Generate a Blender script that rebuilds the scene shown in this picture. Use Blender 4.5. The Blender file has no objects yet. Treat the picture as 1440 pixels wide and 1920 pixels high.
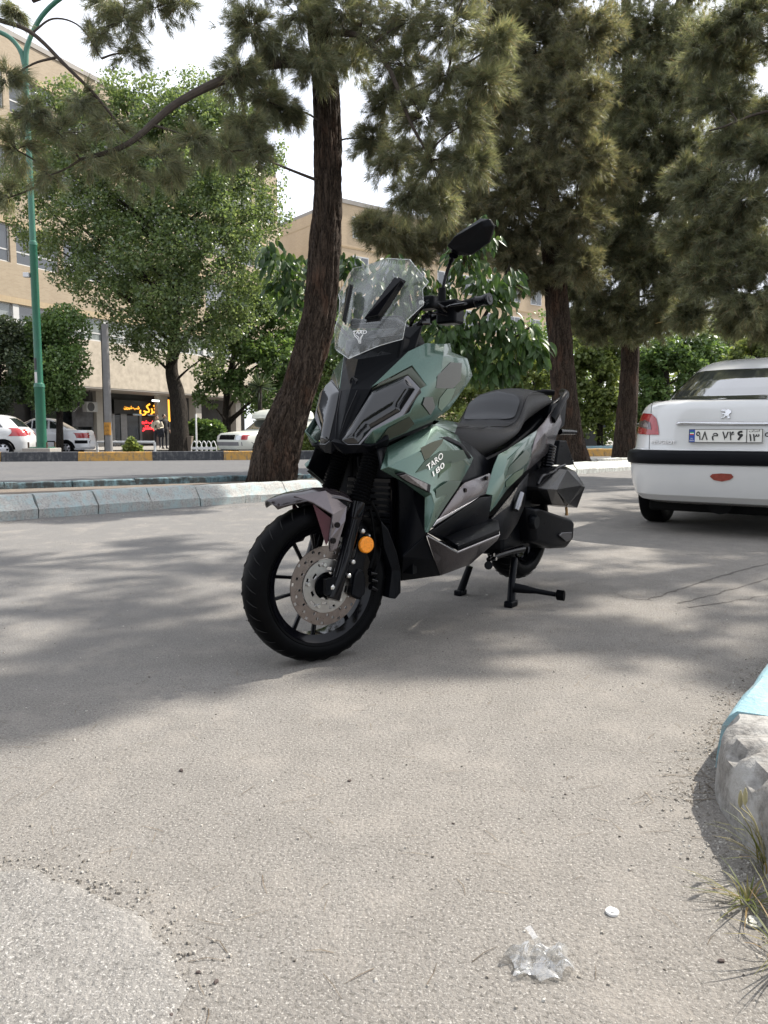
import bpy, bmesh, math, random
import numpy as np
from mathutils import Vector, Matrix, noise as mnoise

SC = bpy.context.scene
COL = SC.collection
rad = math.radians
random.seed(7)
RNG = np.random.default_rng(11)

# ------------------------------------------------------------------ camera
CAM_H, HORIZON, FOC = 0.75, 816.0, 1440.0        # photo is 1440 x 1920
PITCH = math.atan((960 - HORIZON) / FOC)
cam_data = bpy.data.cameras.new("camera")
cam_data.sensor_fit = 'VERTICAL'
cam_data.sensor_height = 36.0
cam_data.lens = 36.0 * FOC / 1920.0
cam_data.clip_start = 0.05
cam_data.clip_end = 3000
cam = bpy.data.objects.new("camera", cam_data)
COL.objects.link(cam)
cam.location = (0, 0, CAM_H)
cam.rotation_euler = (math.pi / 2 - PITCH, 0, 0)
SC.camera = cam

# ------------------------------------------------------------------ sky, sun, exposure
SUN_EL = rad(47)
SUN_AZ = math.atan2(0.85, 0.53)                   # clockwise from +Y
world = bpy.data.worlds.new("World")
SC.world = world
world.use_nodes = True
wt = world.node_tree
wt.nodes.clear()
w_out = wt.nodes.new("ShaderNodeOutputWorld")
w_bg = wt.nodes.new("ShaderNodeBackground")
w_sky = wt.nodes.new("ShaderNodeTexSky")
w_sky.sky_type = 'NISHITA'
w_sky.sun_disc = False
w_sky.sun_elevation = SUN_EL
w_sky.sun_rotation = SUN_AZ
w_sky.air_density = 1.0
w_sky.dust_density = 3.0
w_sky.ozone_density = 1.0
# a thin, even veil of high cloud over the clear sky
w_mix = wt.nodes.new("ShaderNodeMix"); w_mix.data_type = 'RGBA'
w_noise = wt.nodes.new("ShaderNodeTexNoise")
w_noise.inputs['Scale'].default_value = 2.2
w_noise.inputs['Detail'].default_value = 6
w_rmp = wt.nodes.new("ShaderNodeMapRange")
w_rmp.inputs[1].default_value = 0.3; w_rmp.inputs[2].default_value = 0.7
w_rmp.inputs[3].default_value = 0.78; w_rmp.inputs[4].default_value = 0.96
wt.links.new(w_noise.outputs['Fac'], w_rmp.inputs[0])
wt.links.new(w_rmp.outputs[0], w_mix.inputs['Factor'])
wt.links.new(w_sky.outputs[0], w_mix.inputs[6])
w_mix.inputs[7].default_value = (3.55, 3.68, 3.98, 1)
wt.links.new(w_mix.outputs[2], w_bg.inputs[0])
w_bg.inputs[1].default_value = 0.145
wt.links.new(w_bg.outputs[0], w_out.inputs[0])

sun_d = bpy.data.lights.new("sun", 'SUN')
sun_d.energy = 3.0
sun_d.angle = rad(0.8)
sun_d.color = (1.0, 0.94, 0.85)
sun = bpy.data.objects.new("sun", sun_d)
COL.objects.link(sun)
_sd = Vector((math.sin(SUN_AZ) * math.cos(SUN_EL), math.cos(SUN_AZ) * math.cos(SUN_EL), math.sin(SUN_EL)))
sun.rotation_euler = (-_sd).to_track_quat('-Z', 'Y').to_euler()
sun.location = (30, 20, 40)

SC.view_settings.view_transform = 'Standard'
SC.view_settings.look = 'None'
SC.view_settings.gamma = 1.0
SC.view_settings.exposure = 1.52
SC.view_settings.use_curve_mapping = False
SC.render.engine = 'CYCLES'
SC.cycles.max_bounces = 7
SC.cycles.diffuse_bounces = 3
SC.cycles.glossy_bounces = 2
SC.cycles.transmission_bounces = 4
SC.cycles.transparent_max_bounces = 9
SC.cycles.caustics_reflective = False
SC.cycles.caustics_refractive = False

# ------------------------------------------------------------------ photo pixel -> direction
_fw = np.array([0, math.cos(PITCH), -math.sin(PITCH)])
_up = np.array([0, math.sin(PITCH), math.cos(PITCH)])
_rt = np.array([1.0, 0, 0])
_O = np.array([0, 0, CAM_H])

def ray(px, py):
    return _rt * (px - 720) / FOC + _up * (960 - py) / FOC + _fw

def on_z(px, py, z=0.0):
    d = ray(px, py)
    return _O + d * ((z - CAM_H) / d[2])

def at_y(px, py, y):
    d = ray(px, py)
    return _O + d * (y / d[1])

# ------------------------------------------------------------------ object helpers
def tag(o, label=None, cat=None, group=None, kind=None):
    if label: o["label"] = label
    if cat: o["category"] = cat
    if group: o["group"] = group
    if kind: o["kind"] = kind
    return o

def thing(name, label, cat, loc=(0, 0, 0), rotz=0.0, group=None):
    o = bpy.data.objects.new(name, None)
    o.empty_display_size = 0.1
    COL.objects.link(o)
    o.location = loc
    o.rotation_euler = (0, 0, rotz)
    return tag(o, label, cat, group)

def link_mesh(name, me, parent=None):
    o = bpy.data.objects.new(name, me)
    COL.objects.link(o)
    if parent is not None:
        o.parent = parent
    return o

def obj(name, verts, faces, mat, parent=None, smooth=None, bevel=0.0, seg=2, solid=0.0, recalc=False, out=None):
    """One mesh object. smooth = angle in degrees; out = point the normals face away from."""
    me = bpy.data.meshes.new(name)
    me.from_pydata([tuple(map(float, v)) for v in verts], [], [tuple(f) for f in faces])
    if recalc or out is not None:
        bm = bmesh.new(); bm.from_mesh(me)
        bmesh.ops.recalc_face_normals(bm, faces=bm.faces)
        if out is not None:
            c = Vector(out); s = 0
            for f in bm.faces:
                s += f.normal.dot(f.calc_center_median() - c) * f.calc_area()
            if s < 0:
                bmesh.ops.reverse_faces(bm, faces=bm.faces)
        bm.to_mesh(me); bm.free()
    mats = mat if isinstance(mat, (list, tuple)) else [mat]
    for m in mats:
        me.materials.append(m)
    if smooth is not None:
        me.polygons.foreach_set("use_smooth", [True] * len(me.polygons))
        me.set_sharp_from_angle(angle=rad(smooth))
    o = link_mesh(name, me, parent)
    if solid:
        md = o.modifiers.new("solid", 'SOLIDIFY'); md.thickness = solid; md.offset = -1
    if bevel:
        md = o.modifiers.new("bevel", 'BEVEL'); md.width = bevel; md.segments = seg
        md.limit_method = 'ANGLE'; md.angle_limit = rad(25); md.harden_normals = False
    return o

class MB:
    """Collects shapes into one mesh."""
    def __init__(s): s.v = []; s.f = []
    def add(s, v, f):
        n = len(s.v); s.v += [tuple(map(float, p)) for p in v]; s.f += [tuple(i + n for i in q) for q in f]; return s
    def box(s, a, b):
        (x0, y0, z0), (x1, y1, z1) = a, b
        return s.add([(x0,y0,z0),(x1,y0,z0),(x1,y1,z0),(x0,y1,z0),(x0,y0,z1),(x1,y0,z1),(x1,y1,z1),(x0,y1,z1)],
                     [(0,3,2,1),(4,5,6,7),(0,1,5,4),(1,2,6,5),(2,3,7,6),(3,0,4,7)])
    def tube(s, pts, r, n=8, caps=True, squash=None):
        v, f = tube(pts, r, n, caps, squash); return s.add(v, f)
    def prism(s, poly, d):
        """poly: list of 3d points, d: extrude vector"""
        n = len(poly); d = Vector(d)
        v = [Vector(p) for p in poly]; v2 = [p + d for p in v]
        f = [tuple(range(n)), tuple(range(2 * n - 1, n - 1, -1))]
        f += [(i, i + n, (i + 1) % n + n, (i + 1) % n) for i in range(n)]
        return s.add(v + v2, f)
    def lathe(s, prof, n=32, axis='y', c=(0, 0, 0), closed=False):
        v = []; f = []; m = len(prof)
        for k in range(n):
            a = 2 * math.pi * k / n; ca, sa = math.cos(a), math.sin(a)
            for r, h in prof:
                if axis == 'y': p = (r * ca, h, r * sa)
                elif axis == 'z': p = (r * ca, r * sa, h)
                else: p = (h, r * ca, r * sa)
                v.append((p[0] + c[0], p[1] + c[1], p[2] + c[2]))
        for k in range(n):
            k2 = (k + 1) % n
            for j in range(m if closed else m - 1):
                j2 = (j + 1) % m
                f.append((k * m + j, k * m + j2, k2 * m + j2, k2 * m + j))
        return s.add(v, f)
    def xf(s, M):
        s.v = [tuple(M @ Vector(p)) for p in s.v]; return s
    def build(s, name, mat, parent=None, **kw):
        kw.setdefault('recalc', True)
        return obj(name, s.v, s.f, mat, parent, **kw)

def tube(pts, r, n=8, caps=True, squash=None):
    P = [Vector(p) for p in pts]; m = len(P)
    R = list(r) if hasattr(r, '__len__') else [r] * m
    T = []
    for i in range(m):
        t = (P[min(i + 1, m - 1)] - P[max(i - 1, 0)])
        T.append(t.normalized() if t.length > 1e-9 else Vector((0, 0, 1)))
    a = Vector((0, 0, 1)) if abs(T[0].z) < 0.9 else Vector((1, 0, 0))
    u = (a - T[0] * a.dot(T[0])).normalized()
    v = []; f = []
    for i in range(m):
        u = (u - T[i] * u.dot(T[i])).normalized()
        w = T[i].cross(u)
        for k in range(n):
            an = 2 * math.pi * k / n
            sq = squash or (1, 1)
            v.append(P[i] + (u * math.cos(an) * sq[0] + w * math.sin(an) * sq[1]) * R[i])
    for i in range(m - 1):
        for k in range(n):
            k2 = (k + 1) % n
            f.append((i * n + k, i * n + k2, (i + 1) * n + k2, (i + 1) * n + k))
    if caps:
        f.append(tuple(range(n - 1, -1, -1))); f.append(tuple((m - 1) * n + k for k in range(n)))
    return v, f

def smooth_path(pts, k=6):
    """Catmull-Rom through points."""
    P = [Vector(p) for p in pts]; P = [P[0] * 2 - P[1]] + P + [P[-1] * 2 - P[-2]]
    out = []
    for i in range(1, len(P) - 2):
        for j in range(k):
            t = j / k; a, b, c, d = P[i - 1], P[i], P[i + 1], P[i + 2]
            out.append(0.5 * ((2 * b) + (c - a) * t + (2 * a - 5 * b + 4 * c - d) * t * t + (3 * b - a - 3 * c + d) * t ** 3))
    out.append(P[-2]); return out

def copy_tree(o, parent=None):
    c = o.copy(); COL.objects.link(c); c.parent = parent
    for ch in list(o.children):
        copy_tree(ch, c)
    return c

def np_mesh(name, verts, loops_per_face, mat, parent=None, smooth=False):
    """Fast mesh: verts (N,3) already laid out face by face, k verts each."""
    k = loops_per_face; n = len(verts) // k
    me = bpy.data.meshes.new(name)
    me.vertices.add(n * k); me.vertices.foreach_set("co", np.ascontiguousarray(verts, dtype=np.float32).ravel())
    me.loops.add(n * k); me.loops.foreach_set("vertex_index", np.arange(n * k, dtype=np.int32))
    me.polygons.add(n); me.polygons.foreach_set("loop_start", np.arange(0, n * k, k, dtype=np.int32))
    me.update(calc_edges=True)
    me.materials.append(mat)
    return link_mesh(name, me, parent)

# ------------------------------------------------------------------ materials
MATS = {}
class NT:
    def __init__(s, name):
        s.m = bpy.data.materials.new(name); s.m.use_nodes = True
        s.t = s.m.node_tree; s.b = s.t.nodes["Principled BSDF"]; s.o = s.t.nodes["Material Output"]
    def n(s, typ, **kw):
        nd = s.t.nodes.new(typ)
        for k, v in kw.items():
            if k.startswith('_'): setattr(nd, k[1:], v)
            else: nd.inputs[int(k[1:]) if k[0] == 'i' and k[1:].isdigit() else k.replace('_', ' ')].default_value = v
        return nd
    def l(s, a, b): s.t.links.new(a, b)
    def coord(s, kind='Object', scale=(1, 1, 1)):
        tc = s.t.nodes.new("ShaderNodeTexCoord"); mp = s.t.nodes.new("ShaderNodeMapping")
        mp.inputs['Scale'].default_value = scale
        s.l(tc.outputs[kind], mp.inputs[0]); return mp.outputs[0]
    def noise(s, scale, detail=4, rough=.55, co=None):
        nd = s.n("ShaderNodeTexNoise"); nd.inputs['Scale'].default_value = scale
        nd.inputs['Detail'].default_value = detail; nd.inputs['Roughness'].default_value = rough
        if co is not None: s.l(co, nd.inputs['Vector'])
        return nd.outputs['Fac']
    def ramp(s, fac, stops):
        nd = s.t.nodes.new("ShaderNodeValToRGB"); e = nd.color_ramp.elements
        while len(e) < len(stops): e.new(0.5)
        for el, (p, c) in zip(e, stops):
            el.position = p; el.color = (*c, 1) if len(c) == 3 else c
        s.l(fac, nd.inputs[0]); return nd.outputs[0]
    def mix(s, fac, a, b, mode='MIX'):
        nd = s.t.nodes.new("ShaderNodeMix"); nd.data_type = 'RGBA'; nd.blend_type = mode
        for v, k in ((fac, 0), (a, 6), (b, 7)):
            if hasattr(v, 'links') or isinstance(v, bpy.types.NodeSocket): s.l(v, nd.inputs[k])
            elif k == 0: nd.inputs[0].default_value = v
            else: nd.inputs[k].default_value = (*v, 1) if len(v) == 3 else v
        return nd.outputs[2]
    def math(s, op, a, b=0.0):
        nd = s.t.nodes.new("ShaderNodeMath"); nd.operation = op
        for v, k in ((a, 0), (b, 1)):
            if isinstance(v, bpy.types.NodeSocket): s.l(v, nd.inputs[k])
            else: nd.inputs[k].default_value = v
        return nd.outputs[0]
    def bump(s, h, strength=.3, dist=.01, prev=None):
        nd = s.t.nodes.new("ShaderNodeBump"); nd.inputs['Strength'].default_value = strength
        nd.inputs['Distance'].default_value = dist
        s.l(h, nd.inputs['Height'])
        if prev is not None: s.l(prev, nd.inputs['Normal'])
        return nd.outputs[0]

def mat(name, col, rough=.5, metal=0.0, vary=0.12, vscale=6.0, bump=0.0, bscale=60.0, coat=0.0, spec=.5, rvary=0.0, emit=None, estr=1.0):
    if name in MATS: return MATS[name]
    g = NT(name); co = g.coord()
    g.b.inputs['Roughness'].default_value = rough; g.b.inputs['Metallic'].default_value = metal
    g.b.inputs['Specular IOR Level'].default_value = spec
    g.b.inputs['Coat Weight'].default_value = coat; g.b.inputs['Coat Roughness'].default_value = .06
    nz = g.noise(vscale, 6, .6, co)
    lo = tuple(c * (1 - vary) for c in col); hi = tuple(min(1, c * (1 + vary)) for c in col)
    g.l(g.ramp(nz, [(.3, lo), (.7, hi)]), g.b.inputs['Base Color'])
    if rvary:
        mr = g.n("ShaderNodeMapRange"); g.l(g.noise(vscale * 2.3, 5, .6, co), mr.inputs[0])
        mr.inputs[1].default_value = .3; mr.inputs[2].default_value = .7
        mr.inputs[3].default_value = max(0, rough - rvary); mr.inputs[4].default_value = min(1, rough + rvary)
        g.l(mr.outputs[0], g.b.inputs['Roughness'])
    if bump:
        g.l(g.bump(g.noise(bscale, 3, .6, co), bump, .004), g.b.inputs['Normal'])
    if emit:
        g.b.inputs['Emission Color'].default_value = (*emit, 1); g.b.inputs['Emission Strength'].default_value = estr
    MATS[name] = g.m
    return g.m

def glass_mat(name, tint=(1, 1, 1), refl=.04, opac=0.0, body=(.5, .5, .5), rough=.02):
    """Clear sheet: straight-through light, fresnel reflection, a little haze."""
    if name in MATS: return MATS[name]
    g = NT(name); nt = g.t
    tr = g.n("ShaderNodeBsdfTransparent"); tr.inputs[0].default_value = (*tint, 1)
    gl = g.n("ShaderNodeBsdfGlossy"); gl.inputs['Roughness'].default_value = rough
    df = g.n("ShaderNodeBsdfDiffuse"); df.inputs[0].default_value = (*body, 1)
    fr = g.n("ShaderNodeLayerWeight"); fr.inputs[0].default_value = .5
    m0 = g.n("ShaderNodeMixShader"); m0.inputs[0].default_value = opac
    g.l(tr.outputs[0], m0.inputs[1]); g.l(df.outputs[0], m0.inputs[2])
    m1 = g.n("ShaderNodeMixShader")
    g.l(g.math('ADD', g.math('MULTIPLY', g.math('POWER', fr.outputs['Facing'], 4.0), .8), refl), m1.inputs[0])
    g.l(m0.outputs[0], m1.inputs[1]); g.l(gl.outputs[0], m1.inputs[2])
    g.l(m1.outputs[0], g.o.inputs[0])
    MATS[name] = g.m
    return g.m

def leaf_mat(name, cols, trans=.35, rough=.45, spec=.4, brown=None):
    """Leaf: colour differs from leaf to leaf, light passes through."""
    if name in MATS: return MATS[name]
    g = NT(name)
    ge = g.n("ShaderNodeNewGeometry")
    st = [(i / (len(cols) - 1) * .92 if len(cols) > 1 else 0, c) for i, c in enumerate(cols)]
    if brown: st += [(.95, brown)]
    c = g.ramp(ge.outputs['Random Per Island'], st)
    co = g.coord()
    c = g.mix(g.math('MULTIPLY', g.ramp(g.noise(1.3, 4, .65, co), [(.35, (0,) * 3), (.65, (1,) * 3)]), .75), c, g.mix(1.0, c, (.5, .52, .5), 'MULTIPLY'))
    g.l(c, g.b.inputs['Base Color'])
    g.b.inputs['Roughness'].default_value = rough; g.b.inputs['Specular IOR Level'].default_value = spec
    tl = g.n("ShaderNodeBsdfTranslucent")
    g.l(g.mix(1.0, c, (1.25, 1.2, .7), 'MULTIPLY'), tl.inputs[0])
    ms = g.n("ShaderNodeMixShader"); ms.inputs[0].default_value = trans
    g.l(g.b.outputs[0], ms.inputs[1]); g.l(tl.outputs[0], ms.inputs[2]); g.l(ms.outputs[0], g.o.inputs[0])
    MATS[name] = g.m
    return g.m

def bark_mat(name, dark=(.035, .026, .02), light=(.13, .095, .07), red=(.16, .07, .035), scale=1.0):
    if name in MATS: return MATS[name]
    g = NT(name); co = g.coord('Object', (1, 1, .16)); co1 = g.coord()
    n1 = g.noise(22 * scale, 8, .7, co); n2 = g.noise(55 * scale, 6, .65, g.coord('Object', (1, 1, .45)))
    rid = g.math('MINIMUM', g.math('MULTIPLY', g.math('ABSOLUTE', g.math('SUBTRACT', g.noise(13 * scale, 4, .6, co), .5)), 9.0), 1.0)
    c = g.ramp(n2, [(.3, dark), (.55, tuple((a + b) / 2 for a, b in zip(dark, light))), (.75, light)])
    c = g.mix(g.ramp(g.noise(3.2 * scale, 6, .65, g.coord('Object', (1, 1, .5))), [(.52, (0, 0, 0)), (.66, (.85,) * 3)]), c, red)
    c = g.mix(g.ramp(rid, [(0, (.85,) * 3), (.4, (0,) * 3)]), c, tuple(x * .4 for x in dark))
    g.l(c, g.b.inputs['Base Color']); g.b.inputs['Roughness'].default_value = .92
    g.b.inputs['Specular IOR Level'].default_value = .15
    h = g.math('ADD', g.math('MULTIPLY', rid, .8), g.math('ADD', g.math('MULTIPLY', n1, .6), g.math('MULTIPLY', n2, .5)))
    g.l(g.bump(h, 1.0, .035), g.b.inputs['Normal'])
    MATS[name] = g.m
    return g.m

def text_mesh(body, size=1.0, extrude=.0, align='CENTER', shear=0.0, offset=0.0, sx=1.0):
    cu = bpy.data.curves.new("txt", 'FONT'); cu.body = body; cu.size = size; cu.extrude = extrude
    cu.align_x = align; cu.align_y = 'CENTER'; cu.shear = shear; cu.offset = offset; cu.resolution_u = 3
    o = bpy.data.objects.new("txt", cu); COL.objects.link(o)
    bpy.context.view_layer.update()
    me = bpy.data.meshes.new_from_object(o.evaluated_get(bpy.context.evaluated_depsgraph_get()))
    bpy.data.objects.remove(o); bpy.data.curves.remove(cu)
    if sx != 1: me.transform(Matrix.Diagonal((sx, 1, 1, 1)))
    return me

def fit_text(name, body, mat_, parent, origin, right, up, wid, hei, extrude=.0005, lift=.001, offset=0.0):
    """Lettering scaled to fill a wid x hei rectangle centred on origin."""
    r = Vector(right).normalized(); u = Vector(up); u = (u - r * u.dot(r)).normalized(); n = r.cross(u)
    me = text_mesh(body, 1.0, 0.0, offset=offset)
    co = np.array([q.co[:] for q in me.vertices]); lo, hi = co.min(0), co.max(0)
    me.transform(Matrix.Translation((-(lo[0] + hi[0]) / 2, -(lo[1] + hi[1]) / 2, 0)))
    me.transform(Matrix.Diagonal((wid / (hi[0] - lo[0]), hei / (hi[1] - lo[1]), 1, 1)))
    M = Matrix((r, u, n)).transposed().to_4x4(); M.translation = Vector(origin) + n * lift
    me.transform(M); me.materials.clear(); me.materials.append(mat_)
    return link_mesh(name, me, parent)

def text_on(name, body, size, mat_, parent, origin, right, up, extrude=.0015, lift=.002, **kw):
    """Raised lettering lying on the plane (origin, right, up) given in the parent's frame."""
    r = Vector(right).normalized(); u = Vector(up); u = (u - r * u.dot(r)).normalized(); n = r.cross(u)
    me = text_mesh(body, size, extrude, **kw)
    M = Matrix((r, u, n)).transposed().to_4x4(); M.translation = Vector(origin) + n * lift
    me.transform(M); me.materials.clear(); me.materials.append(mat_)
    return link_mesh(name, me, parent)

# joined Persian letters in display (right-to-left) order
_AR = {'ا': (0xFE8D, 2), 'ب': (0xFE8F, 4), 'پ': (0xFB56, 4), 'ت': (0xFE95, 4), 'ر': (0xFEAD, 2), 'ز': (0xFEAF, 2), 'س': (0xFEB1, 4),
       'ش': (0xFEB5, 4), 'ک': (0xFB8E, 4), 'ی': (0xFBFC, 4), 'ن': (0xFEE5, 4), 'م': (0xFEE1, 4), 'د': (0xFEA9, 2), 'و': (0xFEED, 2)}
def persian(s):
    out = []
    for i, ch in enumerate(s):
        if ch not in _AR: out.append(ch); continue
        base, n = _AR[ch]
        prev = i > 0 and s[i - 1] in _AR and _AR[s[i - 1]][1] == 4
        nxt = n == 4 and i + 1 < len(s) and s[i + 1] in _AR
        k = (3 if prev and nxt else 2 if nxt else 1 if prev else 0)
        out.append(chr(base + k))
    return ''.join(reversed(out))

# ================================================================== GROUND
def asphalt(name, base, warm, dark, light, fine=1.0, bumpk=.5, lane=None):
    g = NT(name); co = g.coord()
    big = g.noise(.55, 6, .6, co); mid = g.noise(7, 6, .65, co); fin = g.noise(125 * fine, 4, .65, co); spk = g.noise(230 * fine, 3, .6, co)
    c = g.ramp(big, [(.32, base), (.52, tuple((a + b) / 2 for a, b in zip(base, warm))), (.7, warm)])
    c = g.mix(g.math('MULTIPLY', g.ramp(mid, [(.35, (0, 0, 0)), (.75, (1, 1, 1))]), .35), c, dark)
    c = g.mix(g.ramp(fin, [(.34, (.85,) * 3), (.50, (0,) * 3)]), c, dark)
    c = g.mix(g.ramp(spk, [(.56, (0,) * 3), (.66, (.8,) * 3)]), c, light)
    if lane:      # the driven part of the lane is cleaner and greyer than its dusty edge
        sx = g.t.nodes.new("ShaderNodeSeparateXYZ"); g.l(co, sx.inputs[0])
        q = g.math('ADD', g.math('ADD', g.math('MULTIPLY', sx.outputs[0], -.807), g.math('MULTIPLY', sx.outputs[1], .59)), g.math('MULTIPLY', g.noise(.8, 5, .6, co), 1.6))
        mr = g.n("ShaderNodeMapRange"); g.l(q, mr.inputs[0]); mr.inputs[1].default_value = 2.2; mr.inputs[2].default_value = 4.6; mr.inputs[4].default_value = .62
        c = g.mix(mr.outputs[0], c, lane)
    # old stains
    st = g.noise(1.7, 7, .7, g.coord('Object', (1, 1.6, 1)))
    c = g.mix(g.ramp(st, [(.60, (0,) * 3), (.74, (.40,) * 3)]), c, tuple(x * .55 for x in base))
    # dusty pale wear and dark, oily blotches with shapes of their own
    du = g.noise(3.3, 8, .75, g.coord('Object', (1.3, 1, 1)))
    c = g.mix(g.ramp(du, [(.50, (0,) * 3), (.66, (.45,) * 3)]), c, tuple(min(1, x * 1.22) for x in warm))
    sp = g.noise(11, 3, .5, co)
    c = g.mix(g.ramp(sp, [(.70, (0,) * 3), (.76, (.35,) * 3)]), c, tuple(x * .45 for x in base))
    g.l(c, g.b.inputs['Base Color'])
    g.b.inputs['Roughness'].default_value = .92; g.b.inputs['Specular IOR Level'].default_value = .25
    h = g.math('ADD', g.math('MULTIPLY', fin, .8), g.math('ADD', g.math('MULTIPLY', mid, .5), g.math('MULTIPLY', g.noise(85 * fine, 5, .75, co), .55)))
    g.l(g.bump(h, bumpk, .010), g.b.inputs['Normal'])
    return g.m

M_ASPH = asphalt("dusty_asphalt", (.200, .190, .176), (.242, .222, .196), (.098, .090, .080), (.42, .402, .372), 1.0, .8, lane=(.150, .150, .150))
M_ROAD = asphalt("road_asphalt", (.105, .105, .108), (.13, .128, .125), (.06, .06, .062), (.2, .2, .2), .5, .3)
M_SOIL = asphalt("dry_soil", (.17, .145, .12), (.20, .17, .14), (.07, .05, .035), (.3, .26, .2), .6, 1.0)
M_PAVE = asphalt("pavement_concrete", (.26, .25, .235), (.3, .28, .25), (.15, .14, .13), (.38, .37, .35), .6, .3)
M_PATCH = asphalt("patch_concrete", (.222, .213, .199), (.25, .238, .22), (.105, .10, .093), (.46, .445, .42), .9, .9)

def sheet(name, poly, z, m):
    o = obj(name, [(x, y, z) for x, y in poly], [tuple(range(len(poly)))], m)
    return tag(o, kind="structure")

sheet("ground", [(-600, -60), (600, -60), (600, 1200), (-600, 1200)], 0.0, M_ASPH)

# median between the near lane and the wide road
MED_A = [(-7.5, 2.6), (-4.6, 5.42), (-3.35, 6.66), (-1.74, 8.32), (-0.82, 9.09), (1.25, 11.6), (3.62, 14.67), (5.25, 16.45), (9.0, 20.4), (16, 27)]
MED_B = [(-12.5, 4.1), (-4.45, 8.95), (-2.14, 10.35), (0.6, 12.6), (2.6, 15.3), (4.4, 17.6), (8.3, 21.6), (15.3, 28)]
FAR_A = [(-34, 14.4), (-10.85, 21.74), (-4.81, 23.13), (-2.18, 23.8), (4, 25.6), (14, 30.2), (26, 38)]

def offset_path(P, d):
    out = []
    for i in range(len(P)):
        a = Vector(P[max(i - 1, 0)]); b = Vector(P[min(i + 1, len(P) - 1)])
        t = (b - a).normalized(); n = Vector((-t.y, t.x))
        out.append((P[i][0] + n.x * d, P[i][1] + n.y * d))
    return out

sheet("road", MED_B + [(26, 37.9)] + FAR_A[::-1][1:], 0.004, M_ROAD)
_mi = offset_path(MED_A, .12); _mo = offset_path(MED_B, -.08)
_ms = [(x, y, .13) for x, y in _mi + _mo[::-1]]
o = obj("median_soil", _ms, [tuple(range(len(_ms)))], M_SOIL); tag(o, kind="structure")
_fo = offset_path(FAR_A, 1.5); _fi = offset_path(FAR_A, .16)
_ms = [(x, y, .20) for x, y in _fi + _fo[::-1]]
o = obj("far_median_soil", _ms, [tuple(range(len(_ms)))], M_SOIL); tag(o, kind="structure")
# raised pavement in front of the shops
sheet("pavement", [(-60, 26), (-17.5, 35.5), (-9.8, 37.2), (2, 43), (30, 58), (30, 110), (-60, 110)], 0.05, M_PAVE)
sheet("service_road", _fo + [(30, 57.5), (2, 42.5), (-9.8, 36.7), (-17.5, 35), (-34, 31)], 0.006, M_ROAD)
# pavement behind the right-hand kerb
# ------------------------------------------------------------------ kerbs, stone by stone
def paint_mat(name, paint, conc=(.34, .33, .31), wear=.5, top=None, drips=True):
    g = NT(name); co = g.coord()
    n1 = g.noise(9, 8, .7, co); n2 = g.noise(60, 5, .6, co); n3 = g.noise(2.2, 4, .6, co)
    dr = g.noise(16, 6, .65, g.coord('Object', (1, 1, .12)))
    cc = g.ramp(n2, [(.25, tuple(x * .55 for x in conc)), (.5, conc), (.75, tuple(min(1, x * 1.3) for x in conc))])
    pc = g.mix(n3, paint, tuple(min(1, x * 1.25 + .03) for x in paint))
    k = g.math('ADD', g.math('MULTIPLY', n1, .6), g.math('MULTIPLY', dr, .4)) if drips else n1
    c = g.mix(g.ramp(k, [(wear - .07, (0,) * 3), (wear + .07, (1,) * 3)]), pc, cc)
    ge = g.n("ShaderNodeNewGeometry")
    g.l(c, g.b.inputs['Base Color']); g.b.inputs['Roughness'].default_value = .85; g.b.inputs['Specular IOR Level'].default_value = .25
    g.l(g.bump(g.math('ADD', n2, g.math('MULTIPLY', n1, 1.5)), .6, .012), g.b.inputs['Normal'])
    return g.m

M_TEAL = paint_mat("worn_teal_paint", (.29, .36, .365), (.36, .355, .335), .47)
M_TEAL2 = paint_mat("worn_teal_paint_dark", (.15, .25, .28), (.07, .08, .08), .46)
M_YEL = paint_mat("yellow_kerb_paint", (.45, .25, .06), (.22, .18, .13), .54)
M_BLK = paint_mat("black_kerb_paint", (.035, .037, .042), (.14, .14, .14), .56)
M_PALE = paint_mat("pale_kerb_concrete", (.5, .52, .48), (.4, .39, .36), .5)
M_BLUE = paint_mat("light_blue_paint", (.21, .34, .38), (.36, .35, .33), .57, drips=False)

def arc_pts(P, step, start=0.0, end=None):
    """points every `step` metres along a polyline"""
    P = [Vector(p) for p in P]; L = [0]
    for a, b in zip(P, P[1:]): L.append(L[-1] + (b - a).length)
    out = []; s = start
    while s <= (end if end is not None else L[-1]) + 1e-6:
        for i in range(len(P) - 1):
            if L[i] <= s <= L[i + 1] + 1e-9:
                t = (s - L[i]) / (L[i + 1] - L[i]); out.append(P[i].lerp(P[i + 1], t)); break
        s += step
    return out

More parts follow.
